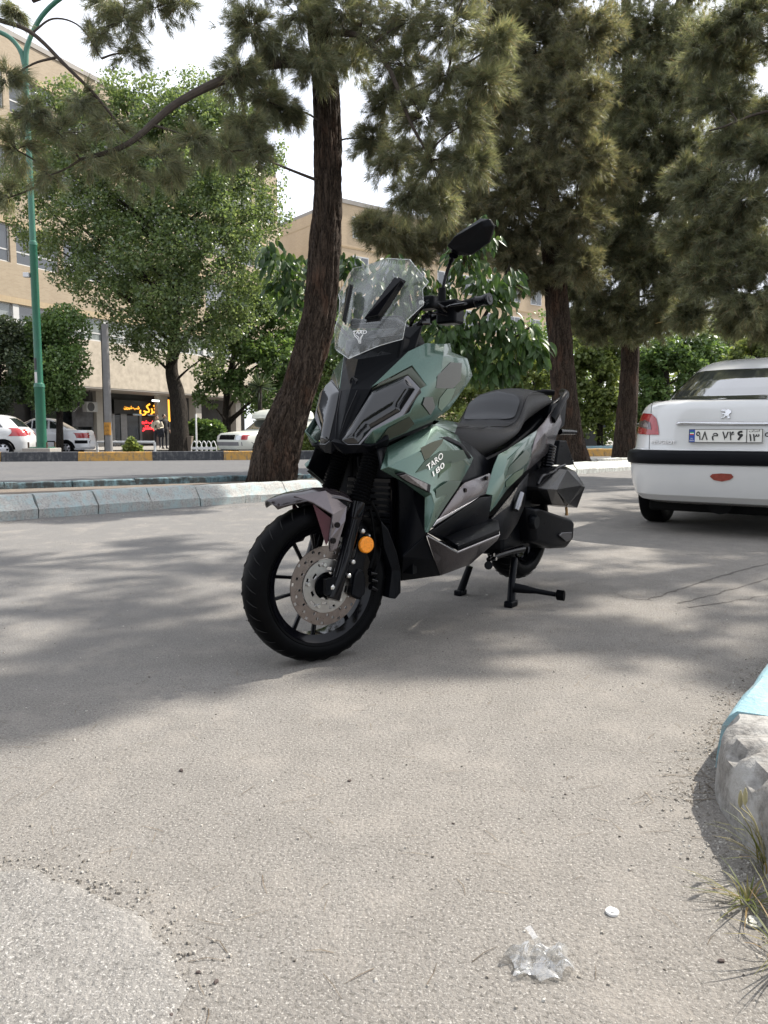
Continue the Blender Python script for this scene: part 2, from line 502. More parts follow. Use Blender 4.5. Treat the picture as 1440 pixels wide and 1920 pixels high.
def kerb_stone(name, a, b, prof, m, parent, gap=.007, amp=.006, seed=0, nl=7, end_amp=0.0, nz_scale=6.0):
    a = Vector((a[0], a[1])); b = Vector((b[0], b[1])); t = (b - a).normalized(); n = Vector((-t.y, t.x))
    a = a + t * gap / 2; b = b - t * gap / 2; ln = (b - a).length
    # finer profile
    pr = []
    for i in range(len(prof)):
        p, q = prof[i], prof[(i + 1) % len(prof)]
        k = max(1, int(math.hypot(q[0] - p[0], q[1] - p[1]) / .05))
        pr += [(p[0] + (q[0] - p[0]) * j / k, p[1] + (q[1] - p[1]) * j / k) for j in range(k)]
    m_ = len(pr); v = []; f = []
    dz = random.uniform(-1, 1) * amp; dd = random.uniform(-1, 1) * amp
    for i in range(nl + 1):
        s = ln * i / nl
        for d, z in pr:
            p = a + t * s + n * (d + dd)
            w = Vector((p.x, p.y, z))
            e = amp * (1.6 if i in (0, nl) else 1.0)
            nn = mnoise.noise_vector(w * nz_scale + Vector((seed, 0, 0))) * e
            zz = z + nn.z + dz if z > .001 else z
            tt = 0.0
            if end_amp and i <= 1:
                tt = (mnoise.noise(w * 9) * .5 + .35) * end_amp * (1 - i * .6)
            v.append((w.x + nn.x + t.x * tt, w.y + nn.y + t.y * tt, max(zz, 0)))
    for i in range(nl):
        for k in range(m_):
            k2 = (k + 1) % m_
            f.append((i * m_ + k, i * m_ + k2, (i + 1) * m_ + k2, (i + 1) * m_ + k))
    f.append(tuple(range(m_ - 1, -1, -1))); f.append(tuple(nl * m_ + k for k in range(m_)))
    return obj(name, v, f, m, parent, smooth=38, recalc=True)

def kerb(name, label, path, step, prof, mats, start=0.0, end=None, amp=.006, run=1):
    k = bpy.data.objects.new(name, None); COL.objects.link(k); tag(k, label, kind="structure")
    pts = arc_pts(path, step, start, end)
    for i, (a, b) in enumerate(zip(pts, pts[1:])):
        kerb_stone("kerb_stone", a, b, prof, mats[(i // run) % len(mats)], k, amp=amp, seed=i * 3.7)
    return k

PROF_MED = [(0, 0), (0.0, .085), (.015, .095), (.10, .205), (.125, .215), (.22, .215), (.23, .2), (.23, 0)]
PROF_SQ = [(0, 0), (.01, .19), (.02, .20), (.15, .20), (.16, .19), (.16, 0)]
PROF_FAR = [(0, 0), (.015, .255), (.03, .27), (.20, .27), (.21, .25), (.21, 0)]
kerb("median_kerb", "worn teal kerb with sloped face behind the scooter", MED_A[:6], .56, PROF_MED, [M_TEAL], start=1.1, amp=.007)
kerb("median_kerb", "pale kerb of the median beyond the scooter tail", MED_A[5:], .8, PROF_MED, [M_PALE], amp=.01)
kerb("median_kerb", "low dripping teal kerb on the road side of the median", [(x, y) for x, y in offset_path(MED_B, -.16)][:5], .74, PROF_SQ, [M_TEAL2], start=2.0, amp=.012)
kerb("median_kerb", "plain kerb on the road side beyond the pine trunks", [(x, y) for x, y in offset_path(MED_B, -.16)][4:], 1.2, PROF_SQ, [M_PALE], amp=.01)
kerb("far_kerb", "black and yellow painted kerb across the road", FAR_A, 1.03, PROF_FAR, [M_YEL, M_BLK], start=14.0, end=52.0, amp=.006, run=2)
kerb("far_kerb", "light blue kerb far behind the pine trunks", [(6, 33.5), (14, 36.5), (24, 42)], 1.5, PROF_FAR, [M_BLUE], amp=.006)

# right-hand kerb: broken, unpainted end stone, then light blue paint
PROF_R = [(0, 0), (-.010, .10), (-.022, .124), (-.038, .138), (-.15, .142), (-.27, .141), (-.29, .128), (-.29, 0)]
RK = [(.705, 1.60), (.95, 1.94), (1.32, 2.46), (3.62, 5.0), (8.0, 10.2), (14.5, 17.5)]
M_BROKEN = paint_mat("broken_kerb_concrete", (.27, .262, .245), (.20, .19, .175), .50, drips=False)
rk = bpy.data.objects.new("right_kerb", None); COL.objects.link(rk); tag(rk, "light blue kerb with a broken grey corner stone, bottom right", kind="structure")
_pp = arc_pts(RK, .55, .09, 11)
for i, (a, b) in enumerate(zip(_pp, _pp[1:])):
    kerb_stone("kerb_stone", a, b, PROF_R, M_BLUE, rk, gap=.006, amp=.007, seed=i * 2.1 + 40, nl=10)
# unpainted stones that turn towards the camera
def corner_stone(pts, seed, nl=26, amp=.004):
    """kerb length along a bent path with a chipped, uneven arris"""
    P = smooth_path([(x, y, 0) for x, y in pts], 10); V = []; F = []
    pr = []
    prof = [(0, 0), (-.004, .05), (-.010, .10), (-.018, .118), (-.034, .136), (-.09, .142), (-.16, .142), (-.23, .141), (-.28, .128), (-.29, .07), (-.29, 0)]
    for i, p in enumerate(P):
        t = (P[min(i + 1, len(P) - 1)] - P[max(i - 1, 0)]).normalized(); n = Vector((-t.y, t.x, 0))
        for d, z in prof:
            q = p + n * d; q.z = z
            nn = mnoise.noise_vector(q * 10 + Vector((seed, 0, 0))) * amp + mnoise.noise_vector(q * 28 + Vector((seed, 3, 0))) * amp * .5
            chip = max(0, mnoise.noise(Vector((q.x * 14, q.y * 14, seed))) - .02) * .04 if (-.12 < d and z > .11) else 0
            if z > .001: q = q + nn - n * chip - Vector((0, 0, chip * .8))
            V.append(q)
    m_ = len(prof)
    for i in range(len(P) - 1):
        for k in range(m_ - 1): F.append((i * m_ + k, i * m_ + k + 1, (i + 1) * m_ + k + 1, (i + 1) * m_ + k))
    F += [tuple(range(m_ - 1, -1, -1)), tuple((len(P) - 1) * m_ + k for k in range(m_))]
    return obj("kerb_stone", V, F, M_BROKEN, rk, smooth=45, recalc=True)
corner_stone([(.640, 1.14), (.662, 1.34), (.682, 1.50), (.72, 1.605), (.757, 1.668)], 5.0)
corner_stone([(.59, .45), (.612, .8), (.638, 1.125)], 17.0)
_po = offset_path([(.59, .45), (.638, 1.12), (.682, 1.50)] + RK[1:], -.27)
_rv = [(x, y, .12) for x, y in _po] + [(30, 17, .12), (30, -.5, .12), (.9, -.5, .12)]
o = obj("right_pavement", _rv, [tuple(range(len(_rv)))], M_SOIL); tag(o, kind="structure")
def wobble(P, k=5, amp=.015):
    out = []
    for i in range(len(P)):
        a = Vector(P[i]); b = Vector(P[(i + 1) % len(P)])
        for j in range(k):
            p = a.lerp(b, j / k); n = mnoise.noise_vector(Vector((p.x * 9, p.y * 9, 1.3))); out.append((p.x + n.x * amp, p.y + n.y * amp))
    return out
# concrete patch, lower left
_c = Vector((-.68, .86)); _pv = []
N = 96
for i in range(N):
    a = 2 * math.pi * i / N
    r = .405 * (1 + .09 * mnoise.noise(Vector((math.cos(a) * 2, math.sin(a) * 2, .3))) + .05 * mnoise.noise(Vector((math.cos(a) * 9, math.sin(a) * 9, 4))) + .03 * mnoise.noise(Vector((math.cos(a) * 25, math.sin(a) * 25, 2))))
    _pv.append((_c.x + r * 1.0 * math.cos(a), _c.y + r * 1.0 * math.sin(a)))
_vv = [(x, y, .001) for x, y in _pv] + [(_c.x + (x - _c.x) * .96, _c.y + (y - _c.y) * .96, .005) for x, y in _pv] + [(_c.x, _c.y, .007)]
_ff = [(i, (i + 1) % N, N + (i + 1) % N, N + i) for i in range(N)] + [(N + i, N + (i + 1) % N, 2 * N) for i in range(N)]
o = obj("concrete_patch", _vv, _ff, M_PATCH); tag(o, kind="structure")

# old tar seams on the right of the lane
def seam_strip(pts, w, seed):
    P = smooth_path([tuple(on_z(x, y)) for x, y in pts], 14); V = []; F = []
    for i, p in enumerate(P):
        t = (P[min(i + 1, len(P) - 1)] - P[max(i - 1, 0)]).normalized(); n = Vector((-t.y, t.x, 0)); j = mnoise.noise(Vector((i * .35, seed, 0))) * .02
        ww = w * (.35 + abs(mnoise.noise(Vector((i * .6, seed, 5)))) * 1.6)
        V += [p + n * (j - ww) + Vector((0, 0, .0022)), p + n * (j + ww) + Vector((0, 0, .0022))]
    F = [(2 * i, 2 * i + 1, 2 * i + 3, 2 * i + 2) for i in range(len(P) - 1)]
    o_ = obj("tar_seam", V, F, M_TARS); tag(o_, kind="structure")
M_TARS = asphalt("old_tar", (.11, .10, .092), (.13, .12, .105), (.06, .055, .05), (.25, .24, .22), 1.0, .5)
seam_strip([(1215, 1125), (1290, 1100), (1370, 1075), (1450, 1055)], .008, 1.0)
seam_strip([(1270, 1132), (1350, 1112), (1460, 1080)], .006, 4.0)
seam_strip([(1290, 1140), (1390, 1125), (1470, 1110)], .005, 7.0)
seam_strip([(1150, 1112), (1180, 1122), (1225, 1126)], .004, 9.0)

# ================================================================== SCOOTER
C0 = on_z(590, 1237)
_B = np.array([.59, .807, 0.]); _B /= np.linalg.norm(_B)          # towards the tail
_L = np.array([_B[1], -_B[0], 0.])                                  # rider's left
ZO = {'a': (560, 400, 3.6), 'b': (420, 820, 3.6), 'c': (700, 700, 3.4286), 'd': (780, 720, 5.143), 'e': (580, 640, 6.0),
      'm': (760, 400, 7.2), 'r': (940, 720, 4.571), 'f': (560, 980, 6.545)}
def sray(z, X, Y):
    x, y, k = ZO[z]; d = ray(x + X / k, y + Y / k); q = _O - C0
    # origin and direction in the scooter frame: x = towards tail, y = rider's right, z = up
    return Vector((q @ _B, -(q @ _L), q[2])), Vector((d @ _B, -(d @ _L), d[2]))
def sv(z, X, Y, l):
    if z == 'V': return Vector(X)
    if z == 'L': return Vector((X, -Y, l))                        # ('L', s, l, z)
    o_, d = sray(z, X, Y); t = (-l - o_.y) / d.y
    return o_ + d * t
def on_plane(base, z, X, Y, lift=.0):
    a, b, c = base; n = (b - a).cross(c - a).normalized(); o_, d = sray(z, X, Y)
    if n.dot(d) > 0: n = -n
    t = (a - o_).dot(n) / d.dot(n); return o_ + d * t + n * lift
mir = lambda v: Vector((v[0], -v[1], v[2]))

scooter = thing("scooter", "parked sage green camouflage scooter with clear windscreen on its centre stand", "scooter",
                tuple(C0), math.atan2(_B[1], _B[0]))

g = NT("sage_paint")       # metallic sage green
fl = g.noise(900, 2, .5, g.coord())
g.l(g.ramp(fl, [(.35, (.046, .090, .070)), (.65, (.066, .118, .093))]), g.b.inputs['Base Color'])
g.b.inputs['Metallic'].default_value = .6; g.b.inputs['Roughness'].default_value = .27
g.b.inputs['Coat Weight'].default_value = .55; g.b.inputs['Coat Roughness'].default_value = .05
M_SAGE = g.m
def paintlike(name, c, m=.55, r=.35):
    return mat(name, c, r, m, .06, 400, coat=.4)
M_OLIVE = paintlike("olive_paint", (.050, .058, .040))
M_CAMG = paintlike("camo_brown_grey", (.037, .041, .037))
M_CAMD = paintlike("camo_dark_green", (.037, .068, .053))
M_CAML = paintlike("camo_bright_green", (.042, .085, .050))
M_TAUPE = mat("satin_taupe_paint", (.105, .092, .097), .27, .75, .06, 300, coat=.25)
M_BLKP = mat("matt_black_plastic", (.0035, .004, .0055), .32, 0, .2, 9, bump=.08, bscale=700, rvary=.06, spec=.09)
M_BLKG = mat("gloss_black", (.003, .003, .0045), .12, .0, .2, 9, coat=.04, spec=.2)
M_RUB = mat("tyre_rubber", (.0028, .003, .0035), .42, 0, .3, 12, bump=.12, bscale=300, rvary=.1, spec=.05)
M_STEEL = mat("brushed_disc_steel", (.19, .16, .145), .34, .85, .15, 40, rvary=.1)
M_BOLT = mat("zinc_bolt", (.55, .54, .52), .3, .9, .1, 30)
M_SEAT = mat("black_seat_vinyl", (.007, .007, .0078), .42, 0, .15, 14, bump=.35, bscale=650, spec=.3)
M_SEAT2 = mat("smooth_seat_vinyl", (.016, .017, .019), .42, 0, .1, 14, bump=.12, bscale=900)
M_LENS = mat("dark_headlight_lens", (.006, .0065, .008), .03, .0, .3, 5, coat=.3, spec=.5)
M_RIM = mat("satin_silver_trim", (.13, .128, .134), .14, .75, .05, 100)
M_AMBER = mat("amber_reflector", (.85, .27, .01), .3, 0, .2, 160, bump=.5, bscale=260)
M_SCREEN = glass_mat("clear_windscreen", (.955, .965, .955), .03, .075, (.58, .60, .60))
M_SIGLENS = mat("smoked_signal_lens", (.10, .09, .09), .12, .3, .5, 90, coat=.8)
M_WHITE_PRINT = mat("white_print", (.78, .78, .76), .5, 0, .03, 40)
M_DKRED = mat("dark_red_paint", (.05, .008, .012), .3, .2, .1, 40)
M_CHROME = mat("chrome", (.62, .62, .63), .12, 1.0, .05, 30)

CEN = (.75, 0, .62)
def panel(name, V, F, m, parent=None, solid=.005, bevel=.0026, both=True, label=None, lift=0.0, outp=CEN):
    """Faceted body panel from the rider's left; a mirrored twin on the right."""
    P = [sv(*v) for v in V]; r = []
    for side in ((0, 1) if both else (0,)):
        vs = P if side == 0 else [mir(p) for p in P]
        o_ = obj(name, vs, F, m, parent or scooter, bevel=bevel, solid=solid, out=outp, smooth=22)
        r.append(o_)
    return r
def decal(name, base, poly, m, parent, lift=.0012, both=True):
    B3 = [sv(*b) for b in base]
    P = [on_plane(B3, *p, lift=lift) for p in poly]
    for side in ((0, 1) if both else (0,)):
        vs = P if side == 0 else [mir(p) for p in P]
        obj(name, vs, [tuple(range(len(vs)))], m, parent, out=CEN)

# ---- front cowl
h = [('a', 487, 1186, .071), ('a', 765, 1028, .173), ('a', 862, 1160, .221), ('a', 825, 1182, .214), ('a', 737, 1087, .171)]
panel("headlight_hood", h, [(0, 1, 2, 3, 4)], M_OLIVE, solid=.02)
B_side = [('a', 960, 1100, .219), ('a', 1150, 1140, .214), ('a', 905, 1407, .215)]
_bs = [sv(*b) for b in B_side]
pl = lambda x, y: ('V', on_plane(_bs, 'a', x, y), 0, 0)
U = [('a', 485, 1176, .069), ('a', 740, 930, .145), ('a', 860, 873, .163), ('a', 985, 880, .183), ('a', 766, 1024, .176),   # 0-4
     pl(975, 965), pl(1140, 978), pl(1175, 1095), pl(1150, 1140), pl(1020, 1322),  # 5-9
     pl(905, 1407), ('a', 750, 1345, .209), ('a', 825, 1184, .216), ('a', 864, 1160, .222), ('a', 500, 1470, .150),  # 10-14
     ('a', 440, 1550, .104), ('a', 520, 1573, .138), ('a', 1027, 873, .178), ('a', 1034, 936, .196), pl(960, 1100)]  # 15-19
cowl = panel("front_cowl", U, [(0, 1, 2, 3, 4), (4, 3, 5, 19), (4, 19, 13), (19, 5, 6, 7, 8), (19, 8, 9, 10), (13, 19, 10),
                               (12, 13, 10, 11), (11, 10, 16, 14), (14, 16, 15), (3, 17, 18, 5), (5, 18, 6)], M_SAGE)
for cw, sd in zip(cowl, (0, 1)):
    for nm, mt, poly in (("camo_patch", M_CAMG, [(935, 1095), (1025, 1005), (1100, 1012), (1090, 1130), (1038, 1182), (925, 1180)]),
                         ("camo_patch", M_CAMG, [(850, 1240), (902, 1240), (920, 1308), (888, 1362), (835, 1288)]),
                         ("camo_patch", M_CAML, [(950, 1250), (1002, 1184), (1060, 1180), (1020, 1268), (962, 1335), (940, 1310)]),
                         ("camo_patch", M_OLIVE, [(520, 1560), (600, 1450), (745, 1370), (780, 1420), (720, 1475)] )):
        base = B_side if poly[0][0] > 700 else [('a', 750, 1345, .209), ('a', 905, 1407, .216), ('a', 520, 1573, .138)]
        B3 = [sv(*b) for b in base]; P = [on_plane(B3, 'a', *p, lift=.0016) for p in poly]
        obj(nm, [mir(p) for p in P] if sd else P, [tuple(range(len(P)))], mt, cw, out=CEN)
# ---- headlights: silver frame, dark lens, light bar
HL = [('a', 292, 1536, .027), ('a', 326, 1562, .040), ('a', 416, 1562, .086), ('a', 500, 1470, .142), ('a', 705, 1372, .198),
      ('a', 822, 1182, .213), ('a', 737, 1091, .170), ('a', 489, 1190, .071)]
LN = [('a', 298, 1530, .030), ('a', 330, 1552, .040), ('a', 380, 1550, .064), ('a', 470, 1440, .118), ('a', 665, 1300, .182), ('a', 745, 1188, .195),
      ('a', 692, 1135, .166), ('a', 494, 1214, .076)]
_hp = [sv('a', 292, 1536, .027), sv('a', 705, 1372, .198), sv('a', 737, 1091, .170)]
hpx = lambda x, y, lift=0.0: on_plane(_hp, 'a', x, y, lift)
M_LENSB = mat("headlight_lower_lens", (.004, .004, .005), .06, 0, .2, 5, coat=.3, spec=.4)
M_LED = mat("unlit_light_guide", (.08, .085, .09), .15, .2, .1, 60, coat=.6)
for sd in (0, 1):
    fx = (lambda p: mir(p)) if sd else (lambda p: p)
    hd = obj("headlight", [fx(hpx(v[1], v[2])) for v in HL], [tuple(range(8))], M_RIM, scooter, bevel=.0025, solid=.03, out=CEN)
    ln = [(296, 1532), (330, 1555), (400, 1556), (488, 1452), (684, 1335), (784, 1184), (720, 1108), (492, 1200)]
    poly = [hpx(x, y, .004) for x, y in ln]; bm = bmesh.new(); bm.faces.new([bm.verts.new(p) for p in poly]); bmesh.ops.triangulate(bm, faces=bm.faces)
    for _ in range(5):
        Lm = max(e.calc_length() for e in bm.edges)
        bmesh.ops.subdivide_edges(bm, edges=[e for e in bm.edges if e.calc_length() > Lm * .55], cuts=1); bmesh.ops.triangulate(bm, faces=bm.faces)
    nh = (poly[4] - poly[0]).cross(poly[7] - poly[0]).normalized()
    if nh.dot(Vector((-1, -.5, .3))) < 0: nh = -nh
    cl = sum(poly, Vector()) / 8
    for v in bm.verts:
        dm_ = 9
        for i in range(8):
            a_, b_ = poly[i], poly[(i + 1) % 8]; t_ = max(0, min(1, (v.co - a_).dot(b_ - a_) / (b_ - a_).length_squared)); dm_ = min(dm_, (v.co - (a_ + (b_ - a_) * t_)).length)
        q_ = min(1, dm_ / .035); v.co += nh * (.016 * (1 - (1 - q_) ** 2))
        if sd: v.co = mir(v.co)
    if sd: bmesh.ops.reverse_faces(bm, faces=bm.faces)
    me = bpy.data.meshes.new("lens"); bm.to_mesh(me); bm.free(); me.materials.append(M_LENS); me.polygons.foreach_set("use_smooth", [True] * len(me.polygons)); link_mesh("lens", me, hd)
# ---- centre nose between the headlights
NO = [('a', 262, 1552, 0), ('a', 292, 1534, .027), ('a', 350, 1185, 0), ('a', 486, 1188, .070), ('a', 742, 928, .144), ('a', 400, 985, 0), ('a', 375, 1100, 0)]
for sd in (0, 1):
    P = [sv(*v) for v in NO]; P = [mir(p) for p in P] if sd else P
    obj("nose_panel", P, [(0, 1, 3, 2), (2, 3, 4, 6), (6, 4, 5)], M_BLKP, scooter, bevel=.001, solid=.012, out=CEN)
cm = MB().lathe([(0.001, -.012), (.011, -.012), (.012, -.016), (.0145, -.016), (.016, -.012), (.016, .03)], 20, 'x', c=tuple(sv('a', 385, 1135, 0)))
o = cm.build("nose_camera", M_BLKG, scooter, smooth=40)
for sd in (0, 1):
    rg = [sv('a', 268, 1540, .006) + Vector((-.003, 0, 0)), sv('a', 330, 1360, .022) + Vector((-.003, 0, 0)), sv('a', 400, 1195, .036) + Vector((-.002, 0, 0))]
    MB().tube([mir(p) for p in rg] if sd else rg, [.001, .0022, .0022], 6).build("nose_ridge", M_BLKG, scooter, smooth=60)
# dash cover below the screen
DC = [('a', 400, 985, 0), ('a', 480, 985, .04), ('a', 600, 955, .10), ('a', 742, 928, .142), ('a', 800, 740, .15), ('a', 640, 760, .06), ('a', 560, 790, 0)]
for sd in (0, 1):
    P = [sv(*v) + Vector((.03, 0, -.004)) for v in DC]; P = [mir(p) for p in P] if sd else P
    obj("dash_cover", P, [(0, 1, 2, 5, 6), (2, 3, 4, 5)], M_BLKP, scooter, bevel=.002, solid=.02, out=CEN)
# instrument binnacle and steering head behind the screen
mb = MB()
mb.add([(.36, -.11, 1.09), (.36, .11, 1.09), (.42, .08, 1.14), (.42, -.08, 1.14), (.56, -.10, 1.04), (.56, .10, 1.04), (.54, .07, 1.12), (.54, -.07, 1.12)],
       [(0, 1, 2, 3), (4, 7, 6, 5), (3, 2, 6, 7), (0, 4, 5, 1), (1, 5, 6, 2), (0, 3, 7, 4)])
mb.build("instrument_panel", M_BLKP, scooter, bevel=.01)
mb = MB()
mb.add([(.30, -.12, .95), (.30, .12, .95), (.33, .13, 1.10), (.33, -.13, 1.10), (.62, -.15, .93), (.62, .15, .93), (.60, .13, 1.06), (.60, -.13, 1.06)],
       [(0, 1, 2, 3), (4, 7, 6, 5), (3, 2, 6, 7), (0, 4, 5, 1), (1, 5, 6, 2), (0, 3, 7, 4)])
mb.build("handlebar_cover", M_BLKP, scooter, bevel=.012)
# ---- chin
CH = [('e', 250, 1128, 0), ('e', 430, 1165, .05), ('e', 600, 1162, .098), ('e', 690, 1182, .13), ('e', 900, 1098, .18),
      ('e', 300, 1212, 0), ('e', 382, 1268, .026), ('e', 500, 1262, .062), ('e', 680, 1252, .105), ('e', 890, 1172, .165)]
for sd in (0, 1):
    P = [sv(*v) for v in CH]; P = [mir(p) for p in P] if sd else P
    obj("chin_spoiler", P, [(0, 1, 6, 5), (1, 2, 7, 6), (2, 3, 8, 7), (3, 4, 9, 8)], M_BLKP, scooter, bevel=.002, solid=.02, out=CEN)
# underside closing plate below the cowl
UP = [('a', 262, 1552, 0), ('a', 520, 1573, .138), ('a', 905, 1407, .2), ('L', .62, 0, .86)]
panel("cowl_underside", UP, [(0, 1, 2, 3)], M_BLKP, solid=.008)

# ---- windscreen: two sheets
WC = [('a', 336, 981, 0), ('a', 375, 865, 0), ('a', 440, 700, 0), ('a', 505, 520, 0), ('a', 560, 395, 0), ('a', 600, 303, 0)]
WE = [('a', 702, 850, .150), ('a', 725, 728, .158), ('a', 842, 618, .188), ('a', 836, 512, .184), ('a', 876, 462, .2), ('a', 746, 310, .125)]
wv = []; nu = 12
for c_, e_ in zip(WC, WE):
    a_, b_ = sv(*c_), sv(*e_)
    for k in range(-nu, nu + 1):
        t = k / nu; at = abs(t)
        # flat centre plane that folds back towards the edges
        w = .62 * at + .38 * max(0, (at - .55) / .45) ** 1.4 if at > .55 else at * .62
        wl = at
        p = a_.lerp(b_, at); bend = (w - at)
        p.x += (b_.x - a_.x) * bend * .9
        wv.append(p if t >= 0 else mir(p))
W = 2 * nu + 1
# extra rows for a rounded top
wf = [(r * W + k, r * W + k + 1, (r + 1) * W + k + 1, (r + 1) * W + k) for r in range(5) for k in range(W - 1)]
screen = obj("windscreen", wv, wf, M_SCREEN, scooter, smooth=50, solid=.0035, out=CEN)
edge = [wv[r * W + 2 * nu] for r in range(6)] + [wv[5 * W + k] for k in range(2 * nu, -1, -1)] + [wv[r * W] for r in range(5, -1, -1)] + [wv[k] for k in range(0, 2 * nu + 1)]
MB().tube(edge, .0011, 5).build("screen_edge", glass_mat("screen_edge", (.9, .93, .92), .25, .45, (.8, .82, .8)), screen)
# black bracket bars on the screen
def bar(poly, base_l):
    P = [sv('a', x, y, l) for x, y, l in poly]
    mb = MB(); mb.prism(P, (.004, 0, -.002)); mb.prism([p + Vector((-.016, 0, .006)) for p in [P[0].lerp(P[2], .04), P[1].lerp(P[3], .06), P[2].lerp(P[0], .04), P[3].lerp(P[1], .06)]], (.02, 0, -.008))
    return mb
lb = [(448, 735, .045), (548, 722, .075), (722, 455, .125), (672, 428, .10)]
for sd in (0, 1):
    mb = bar(lb, 0)
    if sd: mb.v = [tuple(mir(Vector(p))) for p in mb.v]
    mb.build("screen_bracket", M_BLKG, screen, bevel=.002)
# emblem on the screen
B3 = [sv('a', 375, 865, 0), sv('a', 440, 700, 0), sv('a', 725, 728, .158)]
_oo = on_plane(B3, 'a', 418, 842, .012); _rr = (on_plane(B3, 'a', 455, 836) - on_plane(B3, 'a', 378, 840)); _uu = on_plane(B3, 'a', 420, 800) - on_plane(B3, 'a', 416, 890)
text_on("emblem_lettering", "TARO", .020, M_WHITE_PRINT, screen, on_plane(B3, 'a', 421, 822, .012), _rr, _uu, extrude=.0006, sx=1.0)
mb = MB()
E_ = [(380, 808), (446, 806), (440, 836), (428, 860), (426, 892), (416, 892), (406, 862), (386, 842), (380, 808)]
mb.tube([on_plane(B3, 'a', x, y, .012) for x, y in E_], .0011, 5)
mb.tube([on_plane(B3, 'a', x, y, .012) for x, y in [(392, 834), (412, 850), (420, 884), (424, 852), (442, 834)]], .0011, 5)
mb.build("emblem_shield", M_WHITE_PRINT, screen)

# ---- leg shield side panels
SB = [('c', 200, 637, .2085), ('c', 440, 420, .2165), ('c', 620, 602, .2235)]
_bl = [sv(*b) for b in SB]
pc = lambda x, y: ('V', on_plane(_bl, 'c', x, y), 0, 0)
SP = [('c', 45, 620, .165), ('c', 90, 470, .14), ('c', 385, 325, .19), ('c', 542, 398, .2), ('c', 572, 456, .212), pc(645, 545),   # 0-5
      pc(620, 602), ('c', 556, 712, .224), ('c', 350, 1026, .236), ('c', 328, 1020, .222), ('c', 330, 800, .206), ('c', 200, 705, .19),  # 6-11
      ('c', 96, 600, .186), pc(200, 637), pc(374, 714), ('c', 374, 776, .229), ('c', 394, 850, .236), pc(330, 486), pc(440, 420)]  # 12-18
legp = panel("leg_shield", SP, [(12, 1, 2, 17), (17, 2, 3, 18), (18, 3, 4, 5), (12, 17, 13), (13, 17, 18, 14), (14, 18, 5, 6), (14, 6, 7, 15), (15, 7, 16), (16, 7, 8),
                                (0, 1, 12), (0, 12, 13, 11), (11, 13, 15, 10), (13, 14, 15), (10, 15, 16, 9), (9, 16, 8)], M_SAGE)
for sd, lp in enumerate(legp):
    def dec(nm, mt, poly, base=SB, lift=.002):
        B3 = [sv(*b) for b in base]; P = [on_plane(B3, 'c', *p, lift=lift) for p in poly]
        return obj(nm, [mir(p) for p in P] if sd else P, [tuple(range(len(P)))], mt, lp, out=CEN)
    dec("camo_patch", M_CAMD, [(330, 562), (430, 500), (575, 492), (600, 545), (520, 575), (420, 585), (300, 628), (270, 640)])
    dec("camo_patch", M_CAML, [(430, 590), (500, 560), (495, 600), (430, 650), (415, 680)])
    dec("camo_patch", M_CAMD, [(400, 745), (480, 692), (565, 690), (540, 735), (440, 880), (400, 930), (398, 850)], [('c', 374, 776, .2295), ('c', 556, 712, .2245), ('c', 350, 1026, .2365)])
    dec("camo_patch", M_OLIVE, [(330, 560), (300, 480), (380, 440), (450, 420), (440, 450), (360, 540)], SB, .0012)
    # turn signal
    T = [sv('c', 145, 650, .196), sv('c', 200, 637, .209), sv('c', 370, 716, .230), sv('c', 364, 770, .231), sv('c', 205, 692, .203)]
    T = [p + Vector((-.004, -.003, 0)) for p in T]
    ts = obj("turn_signal", [mir(p) for p in T] if sd else T, [(0, 1, 4), (1, 2, 3, 4)], M_BLKG, lp, bevel=.002, solid=.012, out=CEN)
    c_ = sum(T, Vector()) / 5
    T2 = [c_ + (p - c_) * .8 + Vector((-.002, -.002, 0)) for p in T]
    obj("signal_lens", [mir(p) for p in T2] if sd else T2, [(0, 1, 4), (1, 2, 3, 4)], M_SIGLENS, lp, bevel=.001, solid=.006, out=CEN)
    if sd == 0:
        B3 = [sv(*b) for b in SB]
        f_ = lambda x, y: on_plane(B3, 'c', x, y, .0)
        rr = f_(445, 522) - f_(343, 612); uu = f_(360, 560) - f_(392, 615)
        fit_text("lettering", "TARO", M_WHITE_PRINT, lp, f_(392, 566), rr, uu, rr.length * .98, .0235, lift=.0035, offset=.008)
        r2 = f_(452, 585) - f_(376, 655)
        fit_text("lettering", "180", M_WHITE_PRINT, lp, f_(415, 616), rr, uu, r2.length * .95, .0205, lift=.0035, offset=.008)
# dark slot at the top of the panel
panel("air_slot", [('c', 430, 410, .217), ('c', 480, 404, .214), ('c', 555, 440, .219), ('c', 585, 465, .222), ('c', 640, 548, .224), ('c', 615, 552, .224), ('c', 560, 470, .223)],
      [(0, 1, 2, 6), (2, 3, 6), (3, 4, 5, 6)], M_BLKP, solid=.008)
# tank cover between rider's knees
panel("tank_cover", [('d', 175, 390, .15), ('d', 230, 355, .10), ('d', 360, 360, .10), ('d', 405, 395, .13), ('d', 378, 470, .15), ('L', .52, 0, .83), ('L', .78, 0, .82), ('L', .80, .05, .74)],
      [(0, 1, 2, 3, 4), (1, 5, 6, 2), (2, 6, 7, 3)], M_SAGE, solid=.006)
